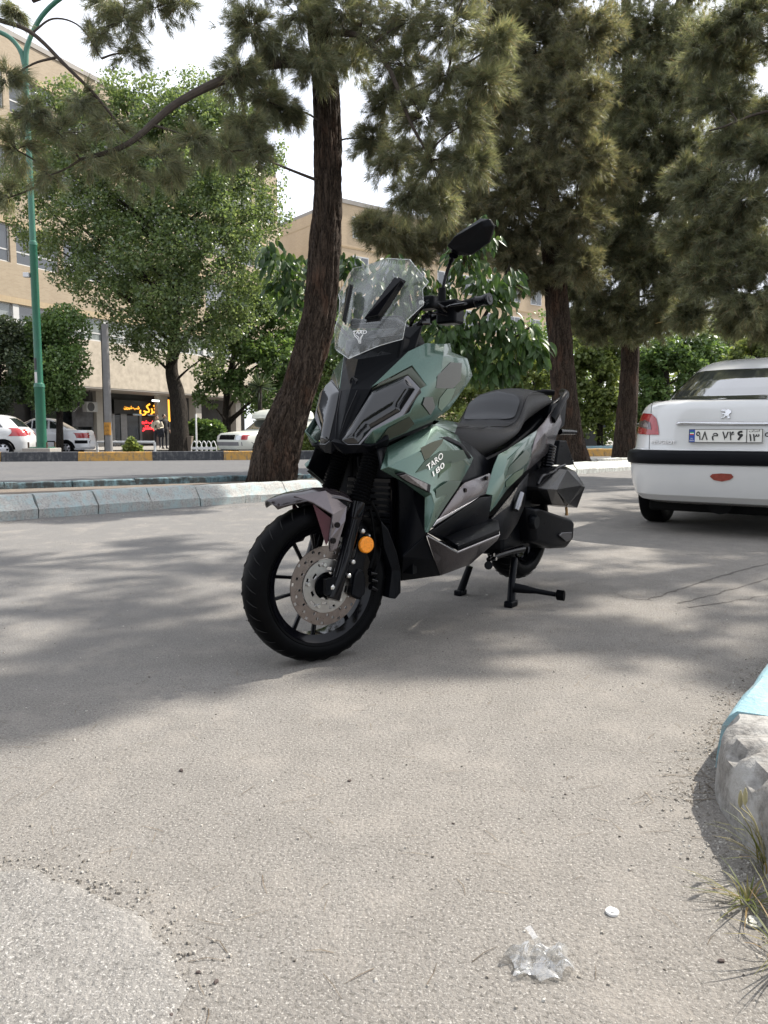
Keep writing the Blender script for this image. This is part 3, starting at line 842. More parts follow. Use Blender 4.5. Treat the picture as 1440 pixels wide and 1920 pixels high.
# inner tunnel body in black, below seat and behind panels
mb = MB()
ST = [(.40, .10, .44, .80), (.55, .15, .40, .78), (.80, .165, .38, .72), (.95, .155, .40, .66), (1.15, .15, .42, .70), (1.40, .13, .50, .78), (1.62, .10, .60, .86)]
vv = []
for s, hw, z0, z1 in ST:
    vv += [(s, -hw * .8, z0), (s, -hw, (z0 + z1) / 2), (s, -hw * .8, z1), (s, hw * .8, z1), (s, hw, (z0 + z1) / 2), (s, hw * .8, z0)]
ff = []
for i in range(len(ST) - 1):
    for k in range(6): ff.append((i * 6 + k, i * 6 + (k + 1) % 6, i * 6 + 6 + (k + 1) % 6, i * 6 + 6 + k))
ff += [tuple(range(6)), tuple(len(vv) - 1 - k for k in range(6))]
mb.add(vv, ff); mb.build("centre_body", M_BLKP, scooter, bevel=.012)
# taupe accent under the leg shield
TP = [('c', 386, 988, .226), ('c', 562, 735, .214), ('c', 592, 700, .19), ('c', 750, 640, .182), ('c', 757, 662, .186), ('c', 726, 776, .2), ('c', 690, 788, .206), ('c', 620, 830, .212)]
tp = panel("tunnel_trim", TP, [(0, 1, 7), (1, 2, 5, 6, 7), (2, 3, 4, 5)], M_TAUPE, solid=.01)
for x, y, l in ((590, 752, .212), (728, 674, .192)):
    p = sv('c', x, y, l); MB().lathe([(.001, -.004), (.008, -.004), (.009, .004), (.009, .01)], 12, 'y', tuple(p)).build("screw", M_BLKG, tp[0], smooth=40)
panel("tunnel_side", [('c', 358, 1028, .224), ('c', 690, 796, .2), ('c', 770, 790, .198), ('c', 738, 940, .206), ('c', 735, 960, .2), ('c', 455, 1082, .19)],
      [(0, 1, 5), (1, 2, 3, 4, 5)], M_BLKP, solid=.01)
# added bright strips imitate highlights on the accent's lower edge and the footboard edge
panel("trim_highlight", [('c', 384, 986, .231), ('c', 412, 942, .231), ('c', 630, 826, .2165), ('c', 688, 790, .211), ('c', 610, 846, .217)], [(0, 1, 2, 4), (2, 3, 4)], mat("edge_highlight", (.42, .41, .42), .25, .8, .05, 80), solid=.004)
for sd in (0, 1):
    e_ = [sv('c', 352, 1046, .248), sv('c', 540, 1150, .2785), sv('c', 811, 1039, .2785), sv('c', 800, 968, .24)]
    if sd: e_ = [mir(p) for p in e_]
    MB().tube(e_, .0028, 6).build("footboard_highlight", mat("edge_highlight", (.42, .41, .42), .25, .8, .05, 80), scooter)
# ---- footboards
FB = [('c', 450, 1085, .19), ('c', 540, 1142, .272), ('c', 808, 1032, .272), ('c', 798, 972, .235), ('c', 740, 962, .19)]
fb = panel("footboard", FB, [(0, 1, 2, 3, 4)], M_BLKP, solid=.02)
P5 = [sv(*v) for v in FB]
for sd in (0, 1):
    for k in range(6):
        t = .1 + k * .14
        a_ = P5[0].lerp(P5[4], t) .lerp(P5[1].lerp(P5[2], t), .18); b_ = P5[0].lerp(P5[4], t).lerp(P5[1].lerp(P5[2], t), .82)
        c_ = b_ + (P5[2] - P5[1]) * .08
        q = [a_, b_, c_, a_ + (P5[2] - P5[1]) * .08]; q = [p + Vector((0, 0, .002)) for p in q]
        if sd: q = [mir(p) for p in q]
        mb = MB().prism(q, (0, 0, .004)); mb.build("tread_rib", M_RUB, fb[sd], bevel=.001)
SK = [('c', 352, 1052, .245), ('c', 540, 1158, .276), ('c', 812, 1046, .276), ('c', 800, 1072, .262), ('c', 625, 1230, .242), ('c', 432, 1302, .20), ('c', 398, 1210, .225), ('c', 345, 1040, .232)]
panel("footboard_skirt", SK, [(0, 1, 5, 6, 7), (1, 2, 3, 4), (1, 4, 5)], M_TAUPE, solid=.012)
panel("belly_pan", [('c', 180, 1336, .10), ('c', 430, 1301, .195), ('c', 395, 1205, .22), ('c', 340, 1040, .222), ('c', 190, 1180, .17), ('L', .30, 0, .24), ('L', .55, 0, .22), ('c', 625, 1230, .16)],
      [(0, 1, 2, 4), (2, 3, 4), (0, 5, 6, 7, 1)], M_BLKP, solid=.01)
# ---- front well: radiator and inner panel between the leg shields
panel("inner_shield", [('c', 45, 625, .16), ('c', 200, 710, .186), ('c', 325, 800, .2), ('c', 328, 1020, .216), ('c', 340, 1045, .22), ('c', 190, 1180, .165), ('L', .33, .1, .28), ('L', .33, .1, .70), ('a', 520, 1573, .13)],
      [(0, 1, 7, 8), (1, 2, 3, 7), (3, 4, 5, 6, 7)], M_BLKP, solid=.006)
mb = MB().box((.335, -.17, .26), (.36, .17, .70)); mb.build("well_back", M_BLKP, scooter)
rd = MB().box((.30, -.10, .30), (.332, .10, .60)).build("radiator", M_BLKG, scooter, bevel=.004)
for k in range(13):
    MB().box((.291, -.095, .312 + k * .0215), (.2995, .095, .325 + k * .0215)).build("radiator_fin", M_BLKP, rd)
# ---- rear panels
RP = [('c', 1055, 362, .150), ('c', 850, 498, .172), ('c', 806, 520, .170), ('c', 776, 592, .176), ('c', 720, 776, .196), ('c', 767, 786, .2), ('c', 751, 892, .204),
      ('c', 790, 850, .2), ('c', 860, 750, .196), ('c', 985, 625, .182), ('c', 1015, 540, .176), ('c', 862, 556, .192), ('c', 838, 640, .2)]
rp = panel("rear_side_panel", RP, [(0, 1, 11), (1, 2, 3, 12, 11), (3, 4, 5, 12), (0, 11, 10), (11, 12, 8, 9, 10), (12, 5, 6, 7, 8)], M_SAGE, solid=.006)
RB = [('c', 862, 556, .1925), ('c', 985, 625, .1825), ('c', 860, 750, .1965)]
for sd, pr_ in enumerate(rp):
    for mt, poly in ((M_CAMD, [(980, 490), (1008, 520), (985, 575), (900, 640), (850, 660), (870, 600)]), (M_CAML, [(905, 640), (965, 610), (955, 650), (880, 720), (850, 735), (845, 700)])):
        B3 = [sv(*b) for b in RB]; P = [on_plane(B3, 'c', *p, lift=.003) for p in poly]
        obj("camo_patch", [mir(p) for p in P] if sd else P, [tuple(range(len(P)))], mt, pr_, out=CEN)
TA = [('c', 1056, 360, .150), ('c', 1100, 310, .135), ('c', 1150, 240, .125), ('c', 1212, 318, .125), ('c', 1205, 260, .11), ('c', 1182, 398, .138), ('c', 1155, 482, .128), ('c', 1012, 612, .165), ('c', 987, 624, .176), ('c', 1030, 470, .172), ('c', 1100, 385, .158)]
panel("tail_panel", TA, [(0, 1, 10), (1, 2, 4, 3, 10), (10, 3, 5), (0, 10, 9), (10, 5, 6), (9, 10, 6, 7), (9, 7, 8)], M_TAUPE, solid=.006)
# dark lower frame cover with folded passenger peg
LP = [('c', 942, 708, .19), ('c', 745, 950, .2), ('c', 812, 985, .225), ('c', 802, 1074, .225), ('c', 862, 1064, .21), ('c', 930, 960, .205), ('c', 968, 870, .2), ('c', 985, 770, .185), ('c', 1000, 640, .17), ('c', 880, 850, .215)]
lp_ = panel("frame_cover", LP, [(0, 1, 9), (1, 2, 3, 9), (3, 4, 5, 9), (9, 5, 6), (9, 6, 7, 0), (0, 7, 8)], M_BLKP, solid=.01)
for sd in (0, 1):
    p0, p1 = sv('c', 915, 880, .225), sv('c', 952, 770, .225)
    if sd: p0, p1 = mir(p0), mir(p1)
    MB().tube([p0, p0.lerp(p1, .3), p1], [.014, .017, .013], 10).build("passenger_peg", mat("worn_peg_steel", (.22, .22, .23), .25, .9) if sd == 0 else M_BLKG, lp_[sd], smooth=40)
# tail filler and lamp
mb = MB(); mb.add([(1.55, -.11, .70), (1.55, .11, .70), (1.60, .12, .90), (1.60, -.12, .90), (1.86, -.08, .80), (1.86, .08, .80), (1.86, .09, .93), (1.86, -.09, .93)],
       [(0, 1, 2, 3), (4, 7, 6, 5), (3, 2, 6, 7), (0, 4, 5, 1), (1, 5, 6, 2), (0, 3, 7, 4)]); mb.build("tail_filler", M_BLKP, scooter, bevel=.01)
MB().box((1.858, -.075, .82), (1.875, .075, .87)).build("tail_lamp", mat("red_lens", (.35, .01, .012), .12, 0, .1, 40, coat=.8), scooter, bevel=.006)
# grab rail: one handle each side, joined at the tail
for sd in (0, 1):
    G_ = [sv('r', 438, 305, .135), sv('r', 478, 235, .14), sv('r', 530, 130, .135), sv('r', 560, 85, .12), sv('r', 535, 66, .06), sv('r', 510, 75, .02)]
    if sd: G_ = [mir(p) for p in G_]
    MB().tube(smooth_path(G_, 5), [.024] * 6 + [.021] * 10 + [.016] * 10, 10, squash=(1.0, .62)).build("grab_rail", M_BLKP, scooter, smooth=45)
MB().tube([sv('r', 440, 175, .10), sv('r', 510, 120, .10), sv('r', 545, 80, .10)], .009, 8).build("grab_brace", M_BLKP, scooter, smooth=45)
MB().tube([sv('r', 500, 408, .06), sv('r', 632, 412, .06)], [.016, .013], 10).build("tail_bracket", M_BLKG, scooter, smooth=45)
MB().prism([sv('r', 500, 482, .02), sv('r', 560, 484, .02), sv('r', 630, 690, .02), sv('r', 590, 697, .02), sv('r', 470, 690, .02)], (.0, .14, 0)).build("plate_holder", M_BLKP, scooter, bevel=.006)
# ---- seat, lofted across stations along the bike: (s, z centre, half width, z edge, crown)
SS = [(.70, .745, .060, .62, .02), (.74, .80, .085, .60, .03), (.80, .815, .11, .60, .03), (.90, .80, .145, .615, .028), (1.0, .795, .168, .655, .022), (1.10, .80, .176, .70, .02),
      (1.16, .815, .176, .725, .02), (1.20, .850, .174, .74, .022), (1.235, .905, .17, .755, .026), (1.27, .945, .166, .77, .03), (1.33, .965, .162, .79, .03), (1.42, .972, .155, .825, .03),
      (1.52, .972, .145, .86, .03), (1.60, .962, .13, .885, .028), (1.65, .94, .11, .895, .02), (1.67, .905, .08, .89, .01)]
sv_, sf = [], []
K = 13
for s, zc, hw, ze, cr in SS:
    for k in range(K):
        t = -1 + 2 * k / (K - 1); at = abs(t)
        if at < .72: y = t / .72 * .86 * hw; z = zc - cr * (at / .72) ** 2
        elif at < .9: y = math.copysign(hw * (.86 + .14 * (at - .72) / .18), t); z = zc - cr - (zc - cr - ze) * .42 * (at - .72) / .18
        else: y = math.copysign(hw * (1 - .10 * (at - .9) / .1), t); z = zc - cr - (zc - cr - ze) * (.42 + .58 * (at - .9) / .1)
        sv_.append((s, y, z))
for i in range(len(SS) - 1):
    for k in range(K - 1): sf.append((i * K + k, i * K + k + 1, (i + 1) * K + k + 1, (i + 1) * K + k))
    sf.append((i * K + K - 1, i * K, (i + 1) * K, (i + 1) * K + K - 1))
sf += [tuple(range(K)), tuple((len(SS) - 1) * K + K - 1 - k for k in range(K))]
seat = obj("seat", sv_, sf, M_SEAT, scooter, smooth=180, recalc=True)
md = seat.modifiers.new("sub", 'SUBSURF'); md.levels = 2; md.render_levels = 2
# smooth insert of the rider's back rest and its stitching
def seat_pt(s, y):
    i = max(j for j in range(len(SS)) if SS[j][0] <= s); i = min(i, len(SS) - 2)
    t = (s - SS[i][0]) / (SS[i + 1][0] - SS[i][0]); q = [SS[i][j] + (SS[i + 1][j] - SS[i][j]) * t for j in range(5)]
    at = min(abs(y) / (q[2] * .86), 1) * .72
    return Vector((s, y, q[1] - q[4] * (at / .72) ** 2))
NI = 14; iv = []; inf = []
for i in range(NI + 1):
    s = 1.165 + i * (1.275 - 1.165) / NI
    e = abs(i / NI * 2 - 1); hw = .125 * (1 - e ** 4) ** .5 + .005
    for k in range(NI + 1):
        p = seat_pt(s, -hw + 2 * hw * k / NI); iv.append(p + Vector((-.0045, 0, .0025)))
for i in range(NI):
    for k in range(NI): inf.append((i * (NI + 1) + k, i * (NI + 1) + k + 1, (i + 1) * (NI + 1) + k + 1, (i + 1) * (NI + 1) + k))
obj("seat_insert", iv, inf, M_SEAT2, seat, smooth=60, out=(1.3, 0, .7))
for sd in (-1, 1):
    st = [seat_pt(s, sd * y) + Vector((-.002, 0, .0012)) for s, y in ((.76, .075), (.84, .10), (.92, .115), (1.0, .10), (1.06, .115), (1.12, .138), (1.2, .146), (1.3, .140), (1.42, .128), (1.55, .112), (1.63, .09))]
    MB().tube(smooth_path(st, 5), .0016, 5).build("seat_seam", M_BLKG, seat)

# ---- handlebar, grips, levers, mirror (turned a little to the right)
hb = [sv('m', 1140, 1152, .355), sv('m', 960, 1196, .30), sv('m', 700, 1262, .215), sv('m', 520, 1330, .13)]
bars = MB().tube([hb[2], hb[3], Vector((.56, 0, 1.15)), mir(hb[3]) + Vector((.07, 0, 0)), mir(hb[2]) + Vector((.11, 0, 0))], .012, 10).build("handlebar", M_BLKG, scooter, smooth=45)
for sd in (0, 1):
    f_ = (lambda p: mir(p) + Vector((.13, 0, -.01))) if sd else (lambda p: p)
    MB().tube([f_(hb[2]), f_(hb[2].lerp(hb[1], .1)), f_(hb[1])], [.021, .0175, .0175], 14).build("grip", M_RUB, bars, smooth=40)
    e0, e1 = hb[1], hb[0]
    MB().tube([f_(e0), f_(e0.lerp(e1, .06)), f_(e0.lerp(e1, .62)), f_(e0.lerp(e1, .7)), f_(e1)], [.022, .0185, .0185, .021, .0205], 14).build("bar_end", M_BLKG, bars, smooth=40)
    MB().tube([f_(e1), f_(e1.lerp(e1 + (e1 - e0), .02))], [.011, .009], 14).build("end_cap", M_BLKG, bars, smooth=40)
    sw = f_(hb[2].lerp(hb[3], .45))
    MB().box((sw.x - .035, sw.y - .04, sw.z - .055), (sw.x + .03, sw.y + .045, sw.z + .03)).build("switch_block", M_BLKP, bars, bevel=.008)
    lv0 = f_(hb[2].lerp(hb[3], .3) + Vector((-.045, 0, -.004))); lv1 = f_(hb[1] + Vector((-.075, 0, -.015)))
    MB().tube([lv0, lv0.lerp(lv1, .5) + Vector((-.014, 0, 0)), lv1], [.009, .008, .007], 8, squash=(.7, 1.3)).build("brake_lever", M_BLKG, bars, smooth=45)
# brake reservoir and cables
rs = sv('m', 310, 1225, .14)
MB().box((rs.x - .03, rs.y - .04, rs.z - .02), (rs.x + .03, rs.y + .035, rs.z + .025)).build("brake_reservoir", M_BLKP, bars, bevel=.008)
MB().lathe([(.001, -.006), (.008, -.006), (.009, .004)], 14, 'x', tuple(sv('m', 292, 1225, .15) + Vector((-.035, 0, 0)))).build("reservoir_screw", M_BOLT, bars, smooth=40)
for k, dz in enumerate((0, .02, -.018)):
    a_ = sv('m', 560, 1290 + k * 40, .19); MB().tube(smooth_path([a_, a_ + Vector((-.07, .03, .015 + dz)), a_ + Vector((-.09, .09, -.05 + dz)), a_ + Vector((-.02, .15, -.12))], 6), .0055, 7).build("cable", M_BLKG, bars)
MB().prism([sv('m', 205, 1370, .16), sv('m', 330, 1310, .16), sv('m', 335, 1500, .165), sv('m', 215, 1500, .165)], (.03, .01, 0)).build("switch_housing", M_BLKG, bars, bevel=.006)
# mirror
mroot = MB().tube([sv('m', 490, 1180, .225), sv('m', 500, 1000, .232)], [.0155, .012], 12).build("mirror_base", M_BLKP, scooter, smooth=40)
mirror_pts = [(612, 462, .27), (650, 350, .285), (715, 262, .30), (1010, 68, .375), (1135, 75, .405), (1192, 165, .415), (1130, 385, .395), (880, 562, .335), (705, 568, .29), (612, 520, .275)]
mp = [sv('m', x, y, l) for x, y, l in mirror_pts]
cen = sum(mp, Vector()) / len(mp)
rid = [sv('m', 630, 470, .28) + Vector((-.035, 0, 0)), sv('m', 760, 360, .31) + Vector((-.05, 0, 0)), sv('m', 1090, 135, .39) + Vector((-.03, 0, 0))]
low = [sv('m', 720, 520, .30) + Vector((-.03, 0, 0)), sv('m', 890, 470, .335) + Vector((-.035, 0, 0)), sv('m', 1110, 200, .395) + Vector((-.024, 0, 0))]
V_ = mp + rid + low
F_ = [(0, 1, 11, 10), (1, 2, 11), (2, 3, 12, 11), (3, 4, 12), (4, 5, 12), (5, 15, 12), (5, 6, 15), (6, 14, 15), (6, 7, 14), (7, 8, 13, 14), (8, 9, 13), (9, 0, 10, 13), (10, 11, 14, 13), (11, 12, 15, 14)]
back = [p + Vector((.014, 0, .002)) for p in mp]
nV = len(V_); V_ = V_ + back
F_ += [(i, (i + 1) % 10, nV + (i + 1) % 10, nV + i) for i in range(10)] + [tuple(nV + i for i in range(9, -1, -1))]
mo = obj("mirror", V_, F_, M_BLKP, scooter, bevel=.003, recalc=True)
gl = [cen + (p - cen) * .93 + Vector((.0165, 0, .002)) for p in mp]
obj("mirror_glass", gl, [tuple(range(9, -1, -1))], mat("mirror_silver", (.8, .8, .82), .02, 1.0, .02, 5), mo)
stp = [sv('m', 508, 1010, .23), sv('m', 560, 800, .24), sv('m', 610, 660, .262), sv('m', 650, 570, .282) + Vector((.0, 0, 0))]
MB().tube(smooth_path(stp, 4), [.007] * 5 + [.0075] * 4 + [.011] * 3 + [.018], 10, squash=(1, .8)).build("mirror_stalk", M_BLKG, mo, smooth=45)

# ---- front wheel, fork, fender (steered to the rider's right)
STEER = rad(19)
WR = .261; WC0 = Vector((0.012, 0, WR))
MW = Matrix.Translation(WC0) @ Matrix.Rotation(-STEER, 4, 'Z')
def tyre_prof(R, ri, w):
    pr = []
    for k in range(15):
        a = math.pi * (k / 14 - .5); pr.append((ri + .022 + (R - ri - .022) * math.cos(a) ** .72, w * .5 * math.sin(a) * (1.0)))
    return [(ri, -w * .36), (ri + .012, -w * .44)] + pr + [(ri + .012, w * .44), (ri, w * .36)]
def tread(R, w, n, M):
    """raised sipes: slanted grooves drawn as thin dark blocks just proud of the tyre"""
    mb = MB()
    for k in range(n):
        a0 = 2 * math.pi * k / n
        for sg in (-1, 1):
            pts = []
            for j in range(5):
                t = j / 4; y = sg * w * (.10 + .33 * t); a = a0 + (.0 if sg > 0 else math.pi / n) + .10 * t
                th = math.asin(max(-1, min(1, y / (w * .5)))); ri = R - .067
                r = ri + .022 + (R - ri - .022) * math.cos(th) ** .72 + .0002
                pts.append(Vector((r * math.cos(a), y, r * math.sin(a))))
            mb.tube(pts, [.0006, .0016, .002, .0016, .0006], 5, caps=False)
    mb.xf(M); return mb
def wheel(name, M, R, w, ri, parent, spokes=5, disc=True):
    root = MB().lathe([(ri - .004, -w * .34), (ri + .004, -w * .40), (ri + .006, -w * .36), (ri - .012, -w * .28), (ri - .016, 0), (ri - .012, w * .28), (ri + .006, w * .36), (ri + .004, w * .40), (ri - .004, w * .34), (ri - .02, w * .26), (ri - .022, 0), (ri - .02, -w * .26)], 64, 'y', closed=True).xf(M).build(name, M_BLKG, parent, smooth=40)
    ty = MB().lathe(tyre_prof(R, ri, w), 96, 'y', closed=True).xf(M).build("tyre", M_RUB, root, smooth=50)
    tag(tread(R, w, 34, M).build("tread_groove", mat("groove_black", (.004, .004, .004), .9), root), kind="stuff")
    for side in (-1, 1):
        mb = MB()
        for rr in (ri + .012, R - .03): mb.lathe([(rr, side * w * .462), (rr + .0012, side * w * .474), (rr + .0024, side * w * .462)], 64, 'y')
        mb.xf(M).build("sidewall_ring", M_RUB, root, smooth=60)
    MB().lathe([(.001, -.05), (.03, -.05), (.034, -.03), (.05, -.02), (.05, .02), (.034, .03), (.03, .05), (.001, .05)], 24, 'y').xf(M).build("hub", M_BLKP, root, smooth=40)
    for k in range(spokes):
        a = 2 * math.pi * k / spokes + rad(180)
        for dlt in (-1, 1):
            u = Vector((math.cos(a), 0, math.sin(a))); v = Vector((-math.sin(a), 0, math.cos(a)))
            p0 = u * .035 + v * dlt * .018; p1 = u * (ri - .012) + v * dlt * .040
            MB().tube([p0, p0.lerp(p1, .5), p1], [.009, .0072, .0085], 8, squash=(.8, 1.5)).xf(M).build("spoke", M_BLKG, root, smooth=45)
    return root
fwheel = wheel("front_wheel", MW, WR, .114, .190, scooter)
# brake disc with drilled holes: ring sectors with real gaps
def brake_disc(M, y, r0, r1, parent):
    me = bpy.data.meshes.new("brake_disc"); bm = bmesh.new()
    nseg = 72; rings = [r0, r0 + .004, r0 + .013, r0 + .017, r0 + .026, r0 + .029, r0 + .038, r1]
    vs = [[bm.verts.new((r * math.cos(2 * math.pi * k / nseg), y, r * math.sin(2 * math.pi * k / nseg))) for k in range(nseg)] for r in rings]
    for j in range(len(rings) - 1):
        for k in range(nseg):
            hole = (j == 1 and k % 6 == 0) or (j == 3 and k % 6 == 2) or (j == 5 and k % 6 == 4)
            if hole: continue
            bm.faces.new((vs[j][k], vs[j][(k + 1) % nseg], vs[j + 1][(k + 1) % nseg], vs[j + 1][k]))
    bm.transform(M); bm.to_mesh(me); bm.free(); me.materials.append(M_STEEL)
    o_ = link_mesh("brake_disc", me, parent); md = o_.modifiers.new("s", 'SOLIDIFY'); md.thickness = .004; md.offset = 0
    return o_
brake_disc(MW, -.062, .090, .131, fwheel)
def carrier(M, y, parent):
    me = bpy.data.meshes.new("disc_carrier"); bm = bmesh.new(); nseg = 60
    rings = [.046, .052, .062, .070, .080, .0885]
    vs = [[bm.verts.new((r * math.cos(2 * math.pi * k / nseg), y, r * math.sin(2 * math.pi * k / nseg))) for k in range(nseg)] for r in rings]
    for j in range(5):
        for k in range(nseg):
            if j == 1 and k % 10 in (2, 3, 4): continue
            if j == 3 and k % 10 in (6, 7, 8): continue
            bm.faces.new((vs[j][k], vs[j][(k + 1) % nseg], vs[j + 1][(k + 1) % nseg], vs[j + 1][k]))
    bm.transform(M); bm.to_mesh(me); bm.free(); me.materials.append(mat("disc_carrier_alloy", (.36, .35, .34), .3, .85, .1, 40))
    o_ = link_mesh("disc_carrier", me, parent); md = o_.modifiers.new("s", 'SOLIDIFY'); md.thickness = .005; md.offset = 0
carrier(MW, -.066, fwheel)
for k in range(5):
    a = 2 * math.pi * k / 5 + .45
    MB().lathe([(.001, -.010), (.0055, -.010), (.0075, -.006), (.0075, 0)], 12, 'y', (.071 * math.cos(a), -.066, .071 * math.sin(a))).xf(MW).build("disc_bolt", M_BOLT, fwheel, smooth=40)
# fork: legs with boots
LS = Vector((-math.sin(STEER), -math.cos(STEER), 0))             # steered left direction
fork = None
for sd in (1, -1):
    base = Vector((0, 0, 0)) + LS * (.1 * sd); basem = LS * .1
    b0 = sv('b', 735, 1095, .097); b1 = sv('b', 880, 560, .097); b2 = sv('b', 905, 440, .097); b3 = sv('b', 1000, 120, .097)
    sh = Vector((0, 0, 0)) if sd == 1 else LS * -.2
    b0, b1, b2, b3 = (p + sh for p in (b0, b1, b2, b3))
    leg = MB().tube([b0, b0.lerp(b1, .02), b0.lerp(b1, .55), b1, b1.lerp(b2, .1), b2], [.020, .023, .0235, .0235, .0275, .0275], 16).build("fork_leg", M_BLKG, scooter, smooth=40)
    nb = 15; bp = []; br = []
    for k in range(nb * 2 + 1):
        bp.append(b2.lerp(b3, k / (nb * 2))); br.append(.0335 if k % 2 else .0265)
    MB().tube(bp, br, 16).build("fork_boot", M_RUB, leg, smooth=30)
    # bracket carrying the axle
    ax = WC0 + LS * (.085 * sd)
    mb = MB().prism([ax + Vector((-.03, 0, .03)), ax + Vector((-.03, 0, -.02)), ax + Vector((.0, 0, -.035)), b0 + Vector((.01, 0, .02)), b0.lerp(b1, .42), b0.lerp(b1, .30)], LS * (.016 * sd))
    mb.build("axle_bracket", M_BLKP, leg, bevel=.003)
    MB().tube([ax + LS * (.004 * sd), ax + LS * (.022 * sd), ax + LS * (.028 * sd)], [.0125, .0125, .006], 6).build("axle_nut", M_BOLT, leg)
    if sd == 1: left_leg = leg
# caliper, mount bolts, reflector, hoses
cal = MB().prism([sv('f', 690, 640, .12), sv('f', 740, 560, .12), sv('f', 800, 590, .12), sv('f', 830, 700, .12), sv('f', 820, 880, .12), sv('f', 740, 950, .12), sv('f', 650, 900, .12)], LS * -.055).build("brake_caliper", M_BLKP, left_leg, bevel=.008)
MB().prism([sv('f', 600, 560, .112), sv('f', 700, 420, .112), sv('f', 760, 100, .112), sv('f', 820, 110, .112), sv('f', 830, 380, .112), sv('f', 780, 660, .112), sv('f', 640, 760, .112)], LS * -.012).build("caliper_bracket", M_BLKP, left_leg, bevel=.004)
for x, y in ((787, 103), (858, 155), (668, 482), (615, 652)):
    p = sv('f', x, y, .125); r_ = .0075 if y != 155 else .005
    MB().tube([p - LS * .012, p + LS * .004, p + LS * .007], [r_, r_, r_ * .6], 12).build("bolt", M_BOLT, left_leg, smooth=40)
for x, y in ((870, 620), (880, 700), (880, 790)):
    p = sv('f', x, y, .115); MB().tube([p, p + Vector((.03, -.004, -.006 - (y - 620) * .00005))], [.010, .007], 10).build("caliper_fitting", M_BLKG, left_leg, smooth=40)
p = sv('f', 832, 272, .132); M_ = Matrix.Translation(p) @ Matrix.Rotation(-STEER, 4, 'Z')
MB().lathe([(.001, -.006), (.024, -.006), (.0275, -.003), (.0285, .006), (.001, .006)], 36, 'y').xf(M_).build("side_reflector", M_AMBER, left_leg, smooth=40)
for pts in ([('b', 990, 430, .115), ('b', 1035, 520, .118), ('b', 1062, 640, .12), ('b', 1050, 800, .12), ('b', 1010, 940, .118)], [('b', 985, 480, .11), ('b', 1008, 600, .115), ('b', 1015, 760, .118), ('b', 985, 880, .118)],
            [('b', 905, 130, .05), ('b', 915, 220, .055), ('b', 940, 330, .07), ('b', 985, 430, .10)]):
    MB().tube(smooth_path([sv(*q) for q in pts], 5), .0055, 7).build("brake_hose", M_RUB, left_leg, smooth=45)
# front fender: arched blade over the wheel with taupe side braces
def fen(ang, y, r):   # point on the fender shell in wheel coordinates
    return Vector((-r * math.cos(ang), y, r * math.sin(ang)))
fv = []; ffc = []; NA, NW = 16, 8
for i in range(NA + 1):
    a = rad(58 + (112 - 58) * i / NA)
    tip = max(0, 1 - i / 6); hw = .068 * (1 - .38 * tip ** 2.2); r = .318 + .016 * tip
    for k in range(NW + 1):
        t = -1 + 2 * k / NW; fv.append(fen(a, t * hw, r - .030 * abs(t) ** 2.2))
for i in range(NA):
    for k in range(NW): ffc.append((i * (NW + 1) + k, i * (NW + 1) + k + 1, (i + 1) * (NW + 1) + k + 1, (i + 1) * (NW + 1) + k))
fv = [MW @ p for p in fv]
fender = obj("front_fender", fv, ffc, mat("dark_mauve_gloss", (.035, .028, .031), .18, .4, .05, 100, coat=.5), scooter, smooth=45, solid=.005, out=tuple(WC0))
for sd in (1, -1):
    pts = [('b', 470, 395, .008), ('b', 690, 358, .055), ('b', 832, 465, .095), ('b', 820, 560, .108), ('b', 765, 750, .112), ('b', 722, 772, .11), ('b', 715, 690, .108), ('b', 735, 520, .100), ('b', 600, 440, .055)]
    P = [sv(*q) for q in pts]
    if sd == -1:   # mirror in the steered plane
        P = [p - LS * (2 * ((p - WC0).dot(LS))) for p in P]
    br_ = obj("fender_brace", P, [(0, 1, 8), (1, 2, 7, 8), (2, 3, 6, 7), (3, 4, 5, 6)], M_TAUPE, fender, bevel=.002, solid=.008, out=tuple(WC0))
    Q = [sv(*q) for q in (('b', 600, 450, .05), ('b', 722, 545, .092), ('b', 715, 680, .1), ('b', 690, 730, .096))]
    if sd == -1: Q = [p - LS * (2 * ((p - WC0).dot(LS))) for p in Q]
    obj("fender_side", Q, [(0, 1, 2, 3)], M_DKRED, fender, solid=.004, out=tuple(WC0))
    if sd == 1:
        for x, y in ((765, 592), (737, 698)):
            p = sv('b', x, y, .115); MB().tube([p - LS * .004, p + LS * .003], [.0095, .0095], 14).build("screw", M_BLKG, fender, smooth=40)
# splash guard behind the wheel
SG = [('b', 1060, 560, .145), ('b', 1110, 620, .155), ('b', 1170, 780, .165), ('b', 1196, 900, .165), ('b', 1195, 1050, .165), ('b', 1160, 1092, .16), ('b', 1112, 1085, .15), ('b', 1135, 900, .15), ('b', 1080, 740, .145)]
P = [sv(*q) for q in SG]; Pm = [p - LS * (2 * ((p - WC0).dot(LS))) for p in P]
n_ = len(P); MB().add(P + Pm, [tuple(range(n_)), tuple(range(2 * n_ - 1, n_ - 1, -1))] + [(i, i + 1, n_ + i + 1, n_ + i) for i in range(n_ - 1)]).build("splash_guard", M_BLKP, fender, bevel=.004)

# ---- rear wheel, engine, air box, stands
RW = Vector((1.50, 0, .31)); MR = Matrix.Translation(RW)
rwheel = wheel("rear_wheel", MR, .256, .13, .172, scooter)
